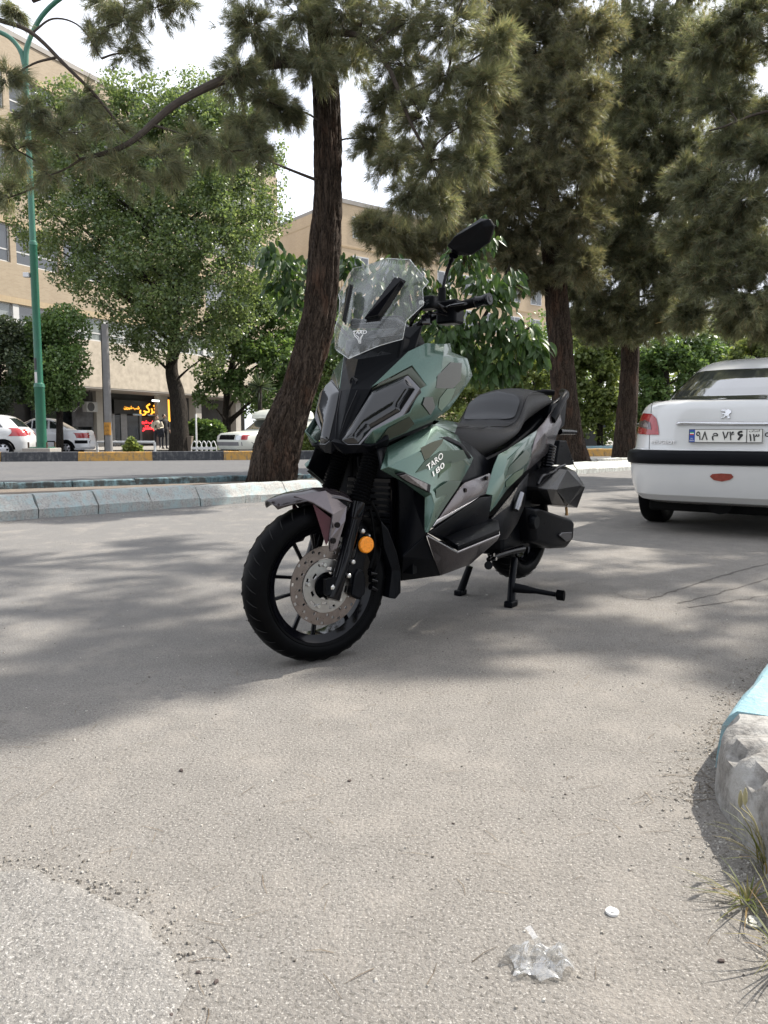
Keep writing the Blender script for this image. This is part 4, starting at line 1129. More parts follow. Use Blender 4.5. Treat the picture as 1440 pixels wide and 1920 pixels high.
# drive cover
CV = [('r', 216, 1052, .17), ('r', 292, 1056, .185), ('r', 420, 1102, .19), ('r', 592, 1160, .185), ('r', 613, 1186, .18), ('r', 604, 1330, .178), ('r', 546, 1406, .17), ('r', 420, 1412, .168), ('r', 245, 1352, .165), ('r', 225, 1200, .168)]
P = [sv(*q) for q in CV]; c_ = sum(P, Vector()) / len(P)
inner = [c_ + (p - c_) * .86 + Vector((0, -.022, 0)) for p in P]; back = [p + Vector((0, .11, 0)) for p in P]
n_ = len(P)
V_ = inner + P + back; F_ = [tuple(range(n_))] + [(i, (i + 1) % n_, n_ + (i + 1) % n_, n_ + i) for i in range(n_)] + [(n_ + i, n_ + (i + 1) % n_, 2 * n_ + (i + 1) % n_, 2 * n_ + i) for i in range(n_)] + [tuple(2 * n_ + i for i in range(n_ - 1, -1, -1))]
cvt = obj("drive_cover", V_, F_, M_BLKP, scooter, bevel=.012, seg=3, recalc=True, smooth=60)
q = [sv('r', x, y, .208) for x, y in ((500, 1298), (520, 1274), (606, 1268), (602, 1330), (560, 1352))]
MB().prism(q, (0, .012, 0)).build("cover_badge", M_RIM, cvt, bevel=.002)
MB().lathe([(.001, -.006), (.028, -.006), (.034, .004), (.034, .02)], 28, 'y', tuple(sv('r', 296, 1185, .205))).build("cover_boss", M_BLKP, cvt, smooth=40)
MB().box((1.10, -.12, .22), (1.42, .13, .48)).build("engine_block", M_BLKP, scooter, bevel=.03)
MB().box((1.06, -.09, .40), (1.60, .09, .62)).build("engine_cover", M_BLKP, scooter, bevel=.03)
# air box
AB = [('r', 312, 882, .215), ('r', 330, 845, .20), ('r', 468, 722, .20), ('r', 556, 706, .19), ('r', 640, 752, .185), ('r', 719, 880, .17), ('r', 652, 1062, .175), ('r', 545, 1046, .19), ('r', 432, 1036, .20), ('r', 316, 912, .215)]
P = [sv(*q) for q in AB]; n_ = len(P)
R1 = [sv('r', 395, 905, .255), sv('r', 470, 905, .26), sv('r', 690, 868, .22), sv('r', 575, 1035, .225), sv('r', 560, 730, .235)]
back = [p + Vector((0, .12, 0)) for p in P]
V_ = P + R1 + back; o5 = n_; ob = n_ + 5
F_ = [(0, 1, 2, o5), (2, 3, o5 + 4, o5), (3, 4, o5 + 4), (4, 5, o5 + 2, o5 + 4), (o5, o5 + 4, o5 + 2, o5 + 1), (5, 6, o5 + 3, o5 + 2), (o5 + 1, o5 + 2, o5 + 3), (6, 7, o5 + 3), (7, 8, o5 + 1, o5 + 3), (8, 9, o5, o5 + 1), (9, 0, o5)]
F_ += [(i, (i + 1) % n_, ob + (i + 1) % n_, ob + i) for i in range(n_)] + [tuple(ob + i for i in range(n_ - 1, -1, -1))]
abx = obj("air_box", V_, F_, mat("satin_air_box", (.008, .008, .009), .27, 0, .15, 20, spec=.4), scooter, bevel=.004, recalc=True)
MB().tube(smooth_path([sv('r', 310, 860, .215), sv('r', 350, 790, .212), sv('r', 400, 770, .212), sv('r', 455, 745, .21), sv('r', 480, 715, .208), sv('r', 545, 692, .2)], 5), .007, 8).build("breather_pipe", M_BLKG, abx, smooth=45)
MB().tube([sv('r', 556, 1055, .19), sv('r', 560, 1095, .19), sv('r', 560, 1125, .19)], [.007, .007, .009], 8).build("drain_tube", mat("brown_tube", (.3, .17, .06), .4), abx, smooth=45)
# rear shock with coil
for sd in (1, -1):
    s0, s1 = sv('r', 385, 735, .13), sv('r', 420, 520, .13)
    if sd == -1: s0, s1 = mir(s0), mir(s1)
    sh_ = MB().tube([s0, s1], .014, 10).build("rear_shock", M_BLKG, scooter, smooth=45)
    t_ = (s1 - s0); u_ = t_.cross(Vector((0, 1, 0))).normalized(); w_ = t_.normalized().cross(u_); cp = []
    for k in range(121):
        a = k / 120 * 2 * math.pi * 9; cp.append(s0 + t_ * (k / 120) + (u_ * math.cos(a) + w_ * math.sin(a)) * .027)
    MB().tube(cp, .0052, 6).build("coil_spring", M_BLKG, sh_, smooth=45)
# centre stand: two feet, cross tube and long foot lever
sf0 = sv('r', 80, 1860, .165); sf0.z = .012
cs = MB().tube([sv('r', 112, 1500, .12), sv('r', 90, 1700, .15), Vector((sf0.x + .005, sf0.y, .015))], [.017, .016, .02], 10).build("centre_stand", M_BLKP, scooter, smooth=45)
MB().box((sf0.x - .03, sf0.y - .02, .0), (sf0.x + .035, sf0.y + .02, .028)).build("stand_foot", M_BLKP, cs, bevel=.006)
rf = sv('c', 560, 1405, -.14); rf.z = .012
MB().tube([sv('c', 620, 1240, -.10), Vector((rf.x, rf.y, .015))], [.016, .019], 10).build("stand_leg", M_BLKP, cs, smooth=45)
MB().box((rf.x - .03, rf.y - .02, .0), (rf.x + .03, rf.y + .02, .026)).build("stand_foot", M_BLKP, cs, bevel=.006)
def gpt(z, X, Y, h_):
    o_, d = sray(z, X, Y); t = (h_ - o_.z) / d.z; return o_ + d * t
l0, l1, l2 = gpt('r', 110, 1745, .085), gpt('r', 300, 1775, .075), gpt('r', 470, 1805, .06)
MB().tube([l0, l0.lerp(l1, .5), l1, l2], [.022, .018, .012, .010], 8, squash=(1.0, .5)).build("stand_lever", M_BLKP, cs, smooth=45)
l3 = gpt('r', 540, 1815, .06)
MB().tube([l2, l2.lerp(l3, .1), l3], [.012, .021, .021], 8, squash=(1.1, .5)).build("lever_pad", M_RUB, cs, smooth=45)
MB().tube([sv('c', 740, 1200, .13), sv('c', 800, 1172, .14), sv('c', 900, 1140, .15), sv('c', 960, 1128, .15)], [.012, .014, .014, .017], 10).build("side_stand", M_BLKG, scooter, smooth=45)
for x, y in ((755, 1165), (770, 1190), (735, 1215)):
    p = sv('c', x, y, .145); MB().tube([p, p + Vector((0, -.016, 0))], [.009, .008], 8).build("stand_bolt", M_CHROME, scooter, smooth=40)
MB().tube([sv('c', 740, 1235, .0), sv('c', 740, 1235, .16)], .018, 10).build("stand_pivot", M_BLKP, scooter, smooth=45)
# exhaust on the far side
MB().tube([(.95, .10, .27), (1.2, .16, .24), (1.35, .20, .30), (1.75, .22, .42)], [.02, .022, .05, .055], 14).build("exhaust", M_BLKP, scooter, smooth=45)
MB().tube([(1.30, 0, .33), (1.5, 0, .31)], .05, 10).build("swing_arm", M_BLKP, scooter, smooth=45)
# rear mudguard above the wheel
mgv = []
for i in range(9):
    a = rad(20 + 100 * i / 8)
    for y in (-.075, .075): mgv.append((1.50 + .285 * math.cos(a), y, .31 + .285 * math.sin(a)))
obj("rear_mudguard", mgv, [(2 * i, 2 * i + 1, 2 * i + 3, 2 * i + 2) for i in range(8)], M_BLKP, scooter, smooth=50, solid=.004, out=tuple(RW))

# ================================================================== CARS
from mathutils.bvhtree import BVHTree
M_CARW = mat("white_car_paint", (.60, .60, .59), .2, 0, .03, 3, coat=.6)
M_CARW2 = mat("cream_car_paint", (.60, .61, .55), .35, 0, .05, 3, coat=.3)
M_CARS = mat("silver_white_paint", (.74, .75, .77), .25, .0, .03, 3, coat=.5)
M_GLASSD = mat("dark_car_glass", (.02, .024, .026), .04, 0, .1, 2, coat=1.0, spec=.9)
M_TRIM = mat("black_bumper_plastic", (.004, .0045, .006), .42, 0, .15, 8, bump=.1, bscale=400, spec=.10)
M_REDL = mat("red_tail_lens", (.30, .016, .02), .14, 0, .25, 25, coat=.8)
M_SMOKE = mat("smoked_lens", (.10, .07, .075), .12, .1, .2, 30, coat=.8)
M_REFL = mat("dull_red_reflector", (.24, .045, .03), .3, 0, .2, 60)
M_PLATE = mat("plate_white", (.74, .73, .68), .4, 0, .03, 10)
M_INK = mat("plate_black", (.015, .015, .015), .5)
M_PBLUE = mat("plate_blue", (.02, .07, .35), .4)
M_UNDER = mat("underbody_black", (.006, .006, .006), .9, spec=.1)
M_CLEAR = mat("clear_headlamp", (.55, .57, .58), .08, .3, .1, 40, coat=1.0)

def slice_body(S, N=72):
    """stack of rounded plan outlines: (z, x rear, x front, half width, exponent)"""
    v = []; f = []
    for z, xr, xf, hw, n in S:
        xc, a = (xr + xf) / 2, (xf - xr) / 2
        for k in range(N):
            t = 2 * math.pi * k / N; c, s_ = math.cos(t), math.sin(t)
            v.append((xc + a * math.copysign(abs(c) ** (2 / n), c), hw * math.copysign(abs(s_) ** (2 / n), s_), z))
    for i in range(len(S) - 1):
        for k in range(N):
            f.append((i * N + k, i * N + (k + 1) % N, (i + 1) * N + (k + 1) % N, (i + 1) * N + k))
    f.append(tuple(range(N - 1, -1, -1))); f.append(tuple((len(S) - 1) * N + k for k in range(N)))
    return v, f

def surf_patch(name, bvh, poly, to_ray, m, parent, lift=.004, cuts=4, thick=0.0):
    """Polygon draped over a body surface."""
    bm = bmesh.new(); vs = [bm.verts.new((p[0], p[1], 0)) for p in poly]; bm.faces.new(vs)
    bmesh.ops.triangulate(bm, faces=bm.faces)
    for _ in range(cuts):
        L = max(e.calc_length() for e in bm.edges)
        bmesh.ops.subdivide_edges(bm, edges=[e for e in bm.edges if e.calc_length() > L * .55], cuts=1, use_grid_fill=False)
        bmesh.ops.triangulate(bm, faces=bm.faces)
    for v in bm.verts:
        o_, d = to_ray(v.co.x, v.co.y); loc, nrm, i, dist = bvh.ray_cast(o_, d)
        if loc is None:
            loc, nrm, i, dist = bvh.find_nearest(o_ + d * ((o_.length)))
        if nrm.dot(d) > 0: nrm = -nrm
        v.co = loc + nrm * lift
    bmesh.ops.recalc_face_normals(bm, faces=bm.faces)
    f0 = bm.faces[:] ; 
    me = bpy.data.meshes.new(name); bm.to_mesh(me); bm.free(); me.materials.append(m)
    me.polygons.foreach_set("use_smooth", [True] * len(me.polygons))
    return link_mesh(name, me, parent)

def car_wheel(parent, x, y, r, w, tyre_m, hub_m, side, name="wheel"):
    M = Matrix.Translation((x, y, r))
    root = MB().lathe([(.001, side * w * .40), (r * .30, side * w * .42), (r * .52, side * w * .34), (r * .60, side * w * .44), (r * .64, side * w * .40), (r * .62, -side * w * .4)], 40, 'y').xf(M).build(name, hub_m, parent, smooth=35)
    MB().lathe([(r * .62, -w * .45), (r * .80, -w * .5), (r * .95, -w * .46), (r, -w * .34), (r, w * .34), (r * .95, w * .46), (r * .80, w * .5), (r * .62, w * .45)], 48, 'y').xf(M).build("tyre", tyre_m, root, smooth=35)
    return root, M

# ---- near white saloon, seen from behind
CA = Vector((.588, .809, 0)); CRt = Vector((.809, -.588, 0)); REARC = Vector((2.43, 5.52, 0))
car_o = REARC + CA * 2.1
saloon = thing("parked_car", "white saloon car parked behind the scooter, rear end and number plate facing us", "car", tuple(car_o), math.atan2(.809, .588))
iM = saloon.matrix_basis.inverted()
SL = [(.23, -1.90, 1.90, .70, 6), (.255, -2.00, 1.98, .755, 6), (.30, -2.05, 2.05, .79, 6), (.38, -2.075, 2.09, .815, 6), (.50, -2.09, 2.1, .828, 6), (.525, -2.092, 2.1, .83, 6),
      (.535, -2.085, 2.09, .83, 6), (.64, -2.08, 2.02, .83, 5.5), (.65, -2.055, 2.0, .828, 5.2), (.70, -2.045, 1.95, .83, 5), (.80, -2.03, 1.82, .828, 4.8), (.88, -2.02, 1.62, .815, 4.6), (.94, -2.01, 1.3, .795, 4.4),
      (.975, -1.995, 1.1, .775, 4.2), (1.0, -1.97, .98, .755, 4.0), (1.015, -1.92, .93, .735, 4.0), (1.022, -1.80, .92, .715, 4.0), (1.03, -1.62, .90, .70, 4.0),
      (1.05, -1.55, .86, .692, 3.8), (1.12, -1.40, .70, .675, 3.6), (1.20, -1.22, .52, .645, 3.4), (1.28, -1.02, .34, .61, 3.3), (1.34, -.86, .22, .58, 3.2), (1.38, -.72, .12, .55, 3.0), (1.41, -.58, .02, .51, 2.8), (1.435, -.40, -.1, .43, 2.6), (1.447, -.25, -.18, .25, 2.4)]
v, f = slice_body(SL, 96)
body = obj("body", v, f, M_CARW, saloon, smooth=24, recalc=True)
bvh = BVHTree.FromPolygons([Vector(p) for p in v], f)
def px_ray(px, py):
    d = ray(px, py); return iM @ Vector(_O), (iM.to_3x3() @ Vector(d)).normalized()
zz = lambda P: [(1100 + x / 4.235, 600 + y / 4.235) for x, y in P]
surf_patch("rear_window", bvh, zz([(642, 632), (700, 555), (760, 480), (830, 428), (940, 408), (1100, 396), (1440, 384), (1700, 380), (2000, 400), (2180, 440), (2330, 625), (1900, 632), (1440, 630), (1000, 634)]), px_ray, M_GLASSD, saloon, .004, 6)
tl = surf_patch("tail_lamp", bvh, zz([(455, 742), (520, 746), (556, 780), (572, 850), (577, 912), (500, 912), (420, 905), (383, 885), (392, 840), (420, 785)]), px_ray, M_REDL, saloon, .006, 5)
surf_patch("lamp_inner", bvh, zz([(425, 810), (470, 795), (510, 815), (520, 870), (490, 868), (430, 850), (410, 835)]), px_ray, M_SMOKE, tl, .009, 3)
surf_patch("lamp_clear", bvh, zz([(455, 835), (480, 812), (500, 835), (495, 855), (460, 850)]), px_ray, mat("grey_lens", (.22, .19, .19), .15, .1, .2, 30, coat=.8), tl, .011, 3)
# black bumper strip: ring around the rear and sides
BS = [(.532, -2.082, 2.04, .826, 6), (.538, -2.105, 2.05, .846, 6), (.56, -2.114, 2.05, .852, 6), (.61, -2.112, 2.04, .85, 6), (.632, -2.10, 2.03, .842, 6), (.64, -2.075, 2.02, .826, 6)]
N_ = 96; v2, f2 = slice_body(BS, N_); keep = [q for q in f2[:-2] if all(v2[i][0] < -1.65 for i in q)]
_u = sorted({i for q in keep for i in q}); _m = {j: k for k, j in enumerate(_u)}
obj("bumper_strip", [v2[i] for i in _u], [tuple(_m[i] for i in q) for q in keep], M_TRIM, saloon, smooth=50)
surf_patch("bumper_reflector", bvh, zz([(978, 1240), (1000, 1222), (1070, 1217), (1150, 1222), (1168, 1245), (1140, 1268), (1075, 1282), (1010, 1270)]), px_ray, M_REFL, saloon, .006, 4)
# trunk lid seams, thin dark grooves
def seam(pts, r=.0022, lift=.001):
    P = []
    for (x0, y0), (x1, y1) in zip(pts, pts[1:]):
        for k in range(8):
            x, y = zz([(x0 + (x1 - x0) * k / 8, y0 + (y1 - y0) * k / 8)])[0]
            o_, d = px_ray(x, y); loc, n, i, ds = bvh.ray_cast(o_, d)
            if loc is not None: P.append(loc + n * lift)
    MB().tube(P, r, 5).build("panel_seam", M_UNDER, saloon)
seam([(522, 662), (514, 700), (512, 746)]); seam([(500, 912), (498, 970), (496, 1034)]); seam([(522, 662), (640, 640)], .0018)
seam([(496, 1036), (900, 1044), (1440, 1052)])
# chrome strip, plate, emblem, lettering
hs = []
for x, y in ((716, 826), (760, 822), (1000, 824), (1300, 826), (1700, 826), (2050, 824), (2098, 828)):
    o_, d = px_ray(*zz([(x, y)])[0]); loc, n, i, ds = bvh.ray_cast(o_, d); hs.append(loc + n * .012)
MB().tube(smooth_path(hs, 4), [.006, .010, .012] + [.0135] * 19 + [.012, .010, .006], 10, squash=(.9, .8)).build("chrome_strip", M_CHROME, saloon, smooth=50)
# plate: a flat plate parallel to the boot
pc_ = [Vector((-2.062, y, z)) for y, z in ()]
def on_x(px, py, x):
    o_, d = px_ray(px, py); t = (x - o_.x) / d.x; return o_ + d * t
p_tl, p_tr, p_br, p_bl = (on_x(*zz([q])[0], -2.066) for q in ((820, 862), (1405, 870), (1396, 982), (808, 966)))
pw = ((p_tl.y - p_tr.y) + (p_bl.y - p_br.y)) / 2; ph = ((p_tl.z - p_bl.z) + (p_tr.z - p_br.z)) / 2
pcen = (p_tl + p_tr + p_br + p_bl) / 4
plate = MB().box((-2.072, pcen.y - pw / 2, pcen.z - ph / 2), (-2.05, pcen.y + pw / 2, pcen.z + ph / 2)).build("number_plate", M_PLATE, saloon, bevel=.003)
def pb(y0, z0, y1, z1, m, nm="plate_print", x=-2.0735):   # 0..1 across (left to right as seen), 0..1 up
    ya, yb = pcen.y + pw * (.5 - y0), pcen.y + pw * (.5 - y1); za, zb = pcen.z + ph * (z0 - .5), pcen.z + ph * (z1 - .5)
    return obj(nm, [(x, ya, za), (x, yb, za), (x, yb, zb), (x, ya, zb)], [(0, 1, 2, 3)], m, plate, out=(0, 0, .8))
pb(.0, .0, .085, 1, M_PBLUE)
pb(.015, .72, .07, .80, mat("flag_green", (.02, .3, .08), .5), x=-2.0745); pb(.015, .64, .07, .72, M_PLATE, x=-2.0745); pb(.015, .56, .07, .64, mat("flag_red", (.5, .02, .02), .5), x=-2.0745)
for a in ((.0, .0, 1, .035), (.0, .965, 1, 1.0), (.785, 0, .795, 1), (.99, 0, 1, 1), (.0, .0, .008, 1)): pb(*a, M_INK, "plate_border", -2.0742)
for txt, u, w_, tw, th_ in (("۹۸", .185, .5, .165, .66), ("م", .365, .44, .085, .56), ("۷۴", .545, .5, .165, .66), ("۱۳", .89, .40, .135, .56), (persian("ایران"), .89, .86, .14, .18)):
    fit_text("plate_lettering", txt, M_INK, plate, Vector((-2.0745, pcen.y + pw * (.5 - u), pcen.z + ph * (w_ - .5))), (0, -1, 0), (0, 0, 1), pw * tw, ph * th_, offset=.012)
_q = [(.85, .97), (.5, .96), (.28, .80), (.42, .62), (.82, .60), (.56, .36), (.28, .03)]
_u0, _u1 = .655, .745
MB().tube(smooth_path([(-2.0745, pcen.y + pw * (.5 - (_u0 + (_u1 - _u0) * a_)), pcen.z + ph * (.18 + .64 * b_ - .5)) for a_, b_ in _q], 5), .0072, 6, squash=(1, .15)).build("plate_lettering", M_INK, plate)
fit_text("plate_lettering", "I.R.\nIRAN", M_PLATE, plate, Vector((-2.0745, pcen.y + pw * .457, pcen.z - ph * .28)), (0, -1, 0), (0, 0, 1), pw * .065, ph * .26)
p0_ = on_x(*zz([(610, 972)])[0], -2.06); o_, d = px_ray(*zz([(610, 972)])[0]); loc, n, i, ds = bvh.ray_cast(o_, d)
a_, _, _, _ = bvh.ray_cast(*px_ray(*zz([(520, 970)])[0])); b_, _, _, _ = bvh.ray_cast(*px_ray(*zz([(700, 974)])[0]))
text_on("badge_lettering", "PEUGEOT", .036, M_CHROME, saloon, loc + n * .003, b_ - a_, (0, 0, 1), extrude=.002, lift=.003, offset=.0008, sx=1.28)
# upright lion emblem
em = [(1068, 715), (1090, 708), (1110, 716), (1125, 708), (1145, 716), (1152, 735), (1138, 745), (1130, 755), (1138, 768), (1142, 782), (1118, 782), (1122, 770), (1108, 762), (1095, 778), (1068, 782), (1072, 772), (1088, 768), (1098, 752), (1076, 748), (1078, 738), (1104, 740), (1100, 728), (1074, 726)]
P = []
for x, y in em:
    o_, d = px_ray(*zz([(x, y)])[0]); loc, n, i, ds = bvh.ray_cast(o_, d); P.append(loc + n * .003)
MB().prism(P, (-.007, 0, 0)).build("lion_emblem", M_CHROME, saloon, bevel=.0012)
# key lock ring
o_, d = px_ray(*zz([(1436, 910)])[0]); loc, n, i, ds = bvh.ray_cast(o_, d)
MB().lathe([(.010, -.004), (.013, -.006), (.016, -.003), (.016, .004)], 20, 'x', tuple(loc)).build("boot_lock", M_TRIM, saloon, smooth=50)
for sd in (-1, 1):
    for x in (-1.17, 1.27):
        car_wheel(saloon, x, sd * .715, .298, .19, M_RUB, mat("grey_wheel_cover", (.35, .35, .36), .4, .5), sd)
    surf_patch("side_window", bvh, [(-1.2, 1.06), (.55, 1.06), (.2, 1.30), (-.75, 1.33)], lambda x, z, sd=sd: (Vector((x, sd * 3, z)), Vector((0, -sd, 0))), M_GLASSD, saloon, .004, 4)
MB().box((-1.82, -.60, .16), (1.8, .60, .24)).build("underbody", M_UNDER, saloon, bevel=.02)
MB().tube([(-1.17, -.6, .28), (-1.17, .6, .28)], .035, 10).build("rear_axle", M_UNDER, saloon)
MB().tube([(-1.9, .05, .22), (-1.6, .05, .22), (-1.4, .0, .22)], [.085, .09, .03], 12, squash=(.7, 1)).build("silencer", M_UNDER, saloon, smooth=40)
# wheel-arch shadow boxes stay dark behind the tyre
# ---- small cars across the road
def far_car(name, label, loc, rotz, SLC, paint, side_wins, end_wins=(), lamps=(), wheels=(), trims=(), wr=.29, hub=None):
    t = thing(name, label, "car" if "pickup" not in name else "pickup", loc, rotz)
    v, f = slice_body(SLC, 64); obj("body", v, f, paint, t, smooth=28, recalc=True)
    bv = BVHTree.FromPolygons([Vector(p) for p in v], f)
    for sd in (-1, 1):
        tr_ = lambda x, z, sd=sd: (Vector((x, sd * 3, z)), Vector((0, -sd, 0)))
        for w in side_wins: surf_patch("side_window", bv, w, tr_, M_GLASSD, t, .006, 3)
        for m_, w in trims: surf_patch("side_trim", bv, w, tr_, m_, t, .008, 3)
        for x in wheels:
            arc = [(x + wr * 1.18 * math.cos(a), max(.2, wr + wr * 1.18 * math.sin(a))) for a in [math.pi * k / 12 for k in range(13)]]
            surf_patch("wheel_arch", bv, arc, tr_, M_UNDER, t, .007, 4)
            hw = max(s_[3] for s_ in SLC)
            wh, M = car_wheel(t, x, sd * (hw - .07), wr, .19, M_RUB, hub or M_CHROME, sd)
            for k in range(6):
                a = 2 * math.pi * k / 6
                MB().lathe([(.001, sd * .098), (.028, sd * .098), (.034, sd * .08)], 10, 'y', (.42 * wr * math.cos(a), 0, .42 * wr * math.sin(a))).xf(M).build("rim_hole", M_UNDER, wh)
    for xs, poly, m_, nm in end_wins:     # xs = -1 rear, +1 front ; poly in (y, z)
        surf_patch(nm, bv, poly, lambda y, z, xs=xs: (Vector((xs * 5, y, z)), Vector((-xs, 0, 0))), m_, t, .006, 4)
    return t, bv
M_HUB = mat("silver_wheel_cover", (.55, .55, .57), .3, .6)
# white hatchback, tail to the right
hb_sl = [(.2, -1.78, 1.8, .74, 5), (.3, -1.86, 1.88, .80, 5), (.5, -1.90, 1.9, .82, 5), (.7, -1.88, 1.8, .83, 5), (.85, -1.82, 1.6, .82, 4.5), (.93, -1.76, 1.2, .80, 4.2), (1.0, -1.68, .95, .76, 4),
         (1.12, -1.58, .72, .70, 3.6), (1.25, -1.44, .46, .65, 3.4), (1.36, -1.25, .2, .59, 3.1), (1.41, -1.05, 0, .53, 2.8), (1.435, -.7, -.25, .36, 2.5)]
hp = at_y(28, 848, 25.2)
far_car("parked_car", "white hatchback at the left edge across the road, left of the lamp post", (hp[0] - 1.45, 25.4, 0), rad(190), hb_sl, M_CARW,
        [[(-1.15, 1.0), (-.35, 1.0), (-.35, 1.33), (-.85, 1.33)], [(-.28, 1.0), (.7, 1.0), (.25, 1.33), (-.28, 1.33)]],
        [(-1, [(-.55, 1.02), (.55, 1.02), (.45, 1.3), (-.45, 1.3)], M_GLASSD, "rear_window"), (-1, [(.56, .72), (.8, .72), (.72, .98), (.60, .98)], M_REDL, "tail_lamp"), (-1, [(-.56, .72), (-.8, .72), (-.72, .98), (-.60, .98)], M_REDL, "tail_lamp")],
        wheels=(-1.15, 1.2), trims=[(M_TRIM, [(-.9, .58), (.85, .58), (.85, .62), (-.9, .62)]), (M_REDL, [(-1.86, .74), (-1.55, .80), (-1.62, .92), (-1.78, .95)])], hub=M_HUB)
# white saloon between the lamp post and the grey pole
sd_sl = [(.2, -1.9, 1.9, .72, 6), (.3, -1.96, 1.95, .78, 6), (.5, -1.97, 1.97, .80, 6), (.66, -1.95, 1.92, .80, 6), (.8, -1.93, 1.8, .80, 5.5), (.90, -1.90, 1.5, .78, 5), (.94, -1.85, 1.2, .75, 5), (.955, -1.3, .95, .71, 4.5),
         (1.05, -1.16, .72, .68, 4.2), (1.2, -.90, .46, .62, 4), (1.33, -.68, .22, .56, 3.6), (1.38, -.52, .1, .50, 3.2), (1.40, -.35, -.1, .35, 2.8)]
sp_ = at_y(60, 848, 29.5)
far_car("parked_car", "white boxy saloon across the road, partly behind the green lamp post", (sp_[0] + .32, 29.5, 0), rad(186), sd_sl, M_CARS,
        [[(-.52, .99), (.02, .99), (.02, 1.30), (-.50, 1.30)], [(.07, .99), (.72, .99), (.30, 1.28), (.07, 1.30)], [(-1.02, .99), (-.60, .99), (-.58, 1.27), (-.75, 1.25)]],
        [(-1, [(-.52, 1.0), (.52, 1.0), (.42, 1.3), (-.42, 1.3)], M_GLASSD, "rear_window"), (-1, [(.42, .64), (.76, .64), (.76, .84), (.42, .84)], M_REDL, "tail_lamp"), (-1, [(-.42, .64), (-.76, .64), (-.76, .84), (-.42, .84)], M_REDL, "tail_lamp")],
        wheels=(-1.18, 1.15), trims=[(M_TRIM, [(-1.96, .44), (-1.5, .44), (-1.5, .56), (-1.96, .56)]), (M_TRIM, [(-.8, .5), (.8, .5), (.8, .54), (-.8, .54)]), (M_REDL, [(-1.94, .64), (-1.86, .64), (-1.84, .84), (-1.93, .84)])], wr=.27, hub=M_HUB)
# old cream pickup with a high canopy, nose to the left
pk_sl = [(.22, -2.1, 2.05, .72, 7), (.32, -2.15, 2.1, .78, 7), (.55, -2.15, 2.13, .80, 7), (.72, -2.15, 2.08, .80, 7), (.82, -2.15, 1.98, .78, 6), (.90, -2.15, 1.2, .76, 6), (.93, -2.15, .80, .74, 6),
         (1.1, -2.1, .52, .71, 6), (1.3, -2.05, .22, .68, 6), (1.38, -2.05, .12, .68, 6), (1.40, -2.1, .42, .72, 6), (1.52, -2.1, .40, .72, 5), (1.64, -2.08, .28, .70, 5), (1.73, -2.0, .05, .64, 4.5), (1.77, -1.85, -.25, .55, 4)]
pp_ = at_y(470, 848, 29.5)
pk, pbv = far_car("pickup_truck", "old cream pickup with a tall white canopy behind the leaning pine trunk", (pp_[0] + .55, 30.4, 0), rad(232), pk_sl, M_CARW2,
        [[(-.55, .98), (.42, .98), (.14, 1.30), (-.55, 1.32)]],
        [(1, [(-.60, .97), (.60, .97), (.56, 1.33), (-.56, 1.33)], M_GLASSD, "windscreen"), (1, [(-.42, .58), (.42, .58), (.42, .76), (-.42, .76)], M_UNDER, "grille"),
         (1, [(.45, .58), (.66, .58), (.66, .76), (.45, .76)], M_CLEAR, "headlight"), (1, [(-.45, .58), (-.66, .58), (-.66, .76), (-.45, .76)], M_CLEAR, "headlight"),
         (1, [(.67, .58), (.76, .58), (.76, .76), (.67, .76)], M_REDL, "turn_lamp"), (1, [(-.67, .58), (-.76, .58), (-.76, .76), (-.67, .76)], M_REDL, "turn_lamp"),
         (1, [(-.78, .36), (.78, .36), (.78, .5), (-.78, .5)], mat("grey_bumper", (.2, .2, .21), .4, .3), "bumper")],
        wheels=(-1.2, 1.2), wr=.28, hub=mat("dull_steel_wheel", (.2, .2, .2), .5, .4))

# ================================================================== BUILDINGS
def brick_mat(name, c1, c2, mortar, bw=.22, bh=.07):
    g = NT(name); tc = g.t.nodes.new("ShaderNodeTexCoord"); sx = g.t.nodes.new("ShaderNodeSeparateXYZ"); cx = g.t.nodes.new("ShaderNodeCombineXYZ")
    g.l(tc.outputs['Object'], sx.inputs[0]); g.l(g.math('ADD', sx.outputs[0], sx.outputs[1]), cx.inputs[0]); g.l(sx.outputs[2], cx.inputs[1])
    b = g.n("ShaderNodeTexBrick"); g.l(cx.outputs[0], b.inputs['Vector'])
    b.inputs['Color1'].default_value = (*c1, 1); b.inputs['Color2'].default_value = (*c2, 1); b.inputs['Mortar'].default_value = (*mortar, 1)
    b.inputs['Scale'].default_value = 1; b.inputs['Brick Width'].default_value = bw; b.inputs['Row Height'].default_value = bh; b.inputs['Mortar Size'].default_value = .006
    st = g.noise(.6, 5, .6, g.coord('Object', (1, 1, .3)))
    c = g.mix(g.ramp(st, [(.4, (0,) * 3), (.8, (.35,) * 3)]), b.outputs['Color'], tuple(x * .6 for x in c1))
    g.l(c, g.b.inputs['Base Color']); g.b.inputs['Roughness'].default_value = .9
    g.l(g.bump(b.outputs['Fac'], -.4, .01), g.b.inputs['Normal']); MATS[name] = g.m
    return g.m
M_BRK = brick_mat("buff_brick", (.36, .29, .205), (.31, .245, .17), (.34, .30, .24))
M_BRK2 = brick_mat("tan_brick", (.50, .385, .25), (.45, .34, .22), (.40, .34, .27))
M_STUC = mat("streaked_travertine", (.40, .35, .28), .85, 0, .22, 2.5, bump=.5, bscale=14)
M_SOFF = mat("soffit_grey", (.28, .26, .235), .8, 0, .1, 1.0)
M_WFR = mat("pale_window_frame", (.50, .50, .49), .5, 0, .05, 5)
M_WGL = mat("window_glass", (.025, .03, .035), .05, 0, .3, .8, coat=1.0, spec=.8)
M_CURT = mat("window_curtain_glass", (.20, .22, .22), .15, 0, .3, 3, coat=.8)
M_DKW = mat("dark_shop_wall", (.035, .035, .035), .6, 0, .3, 2)
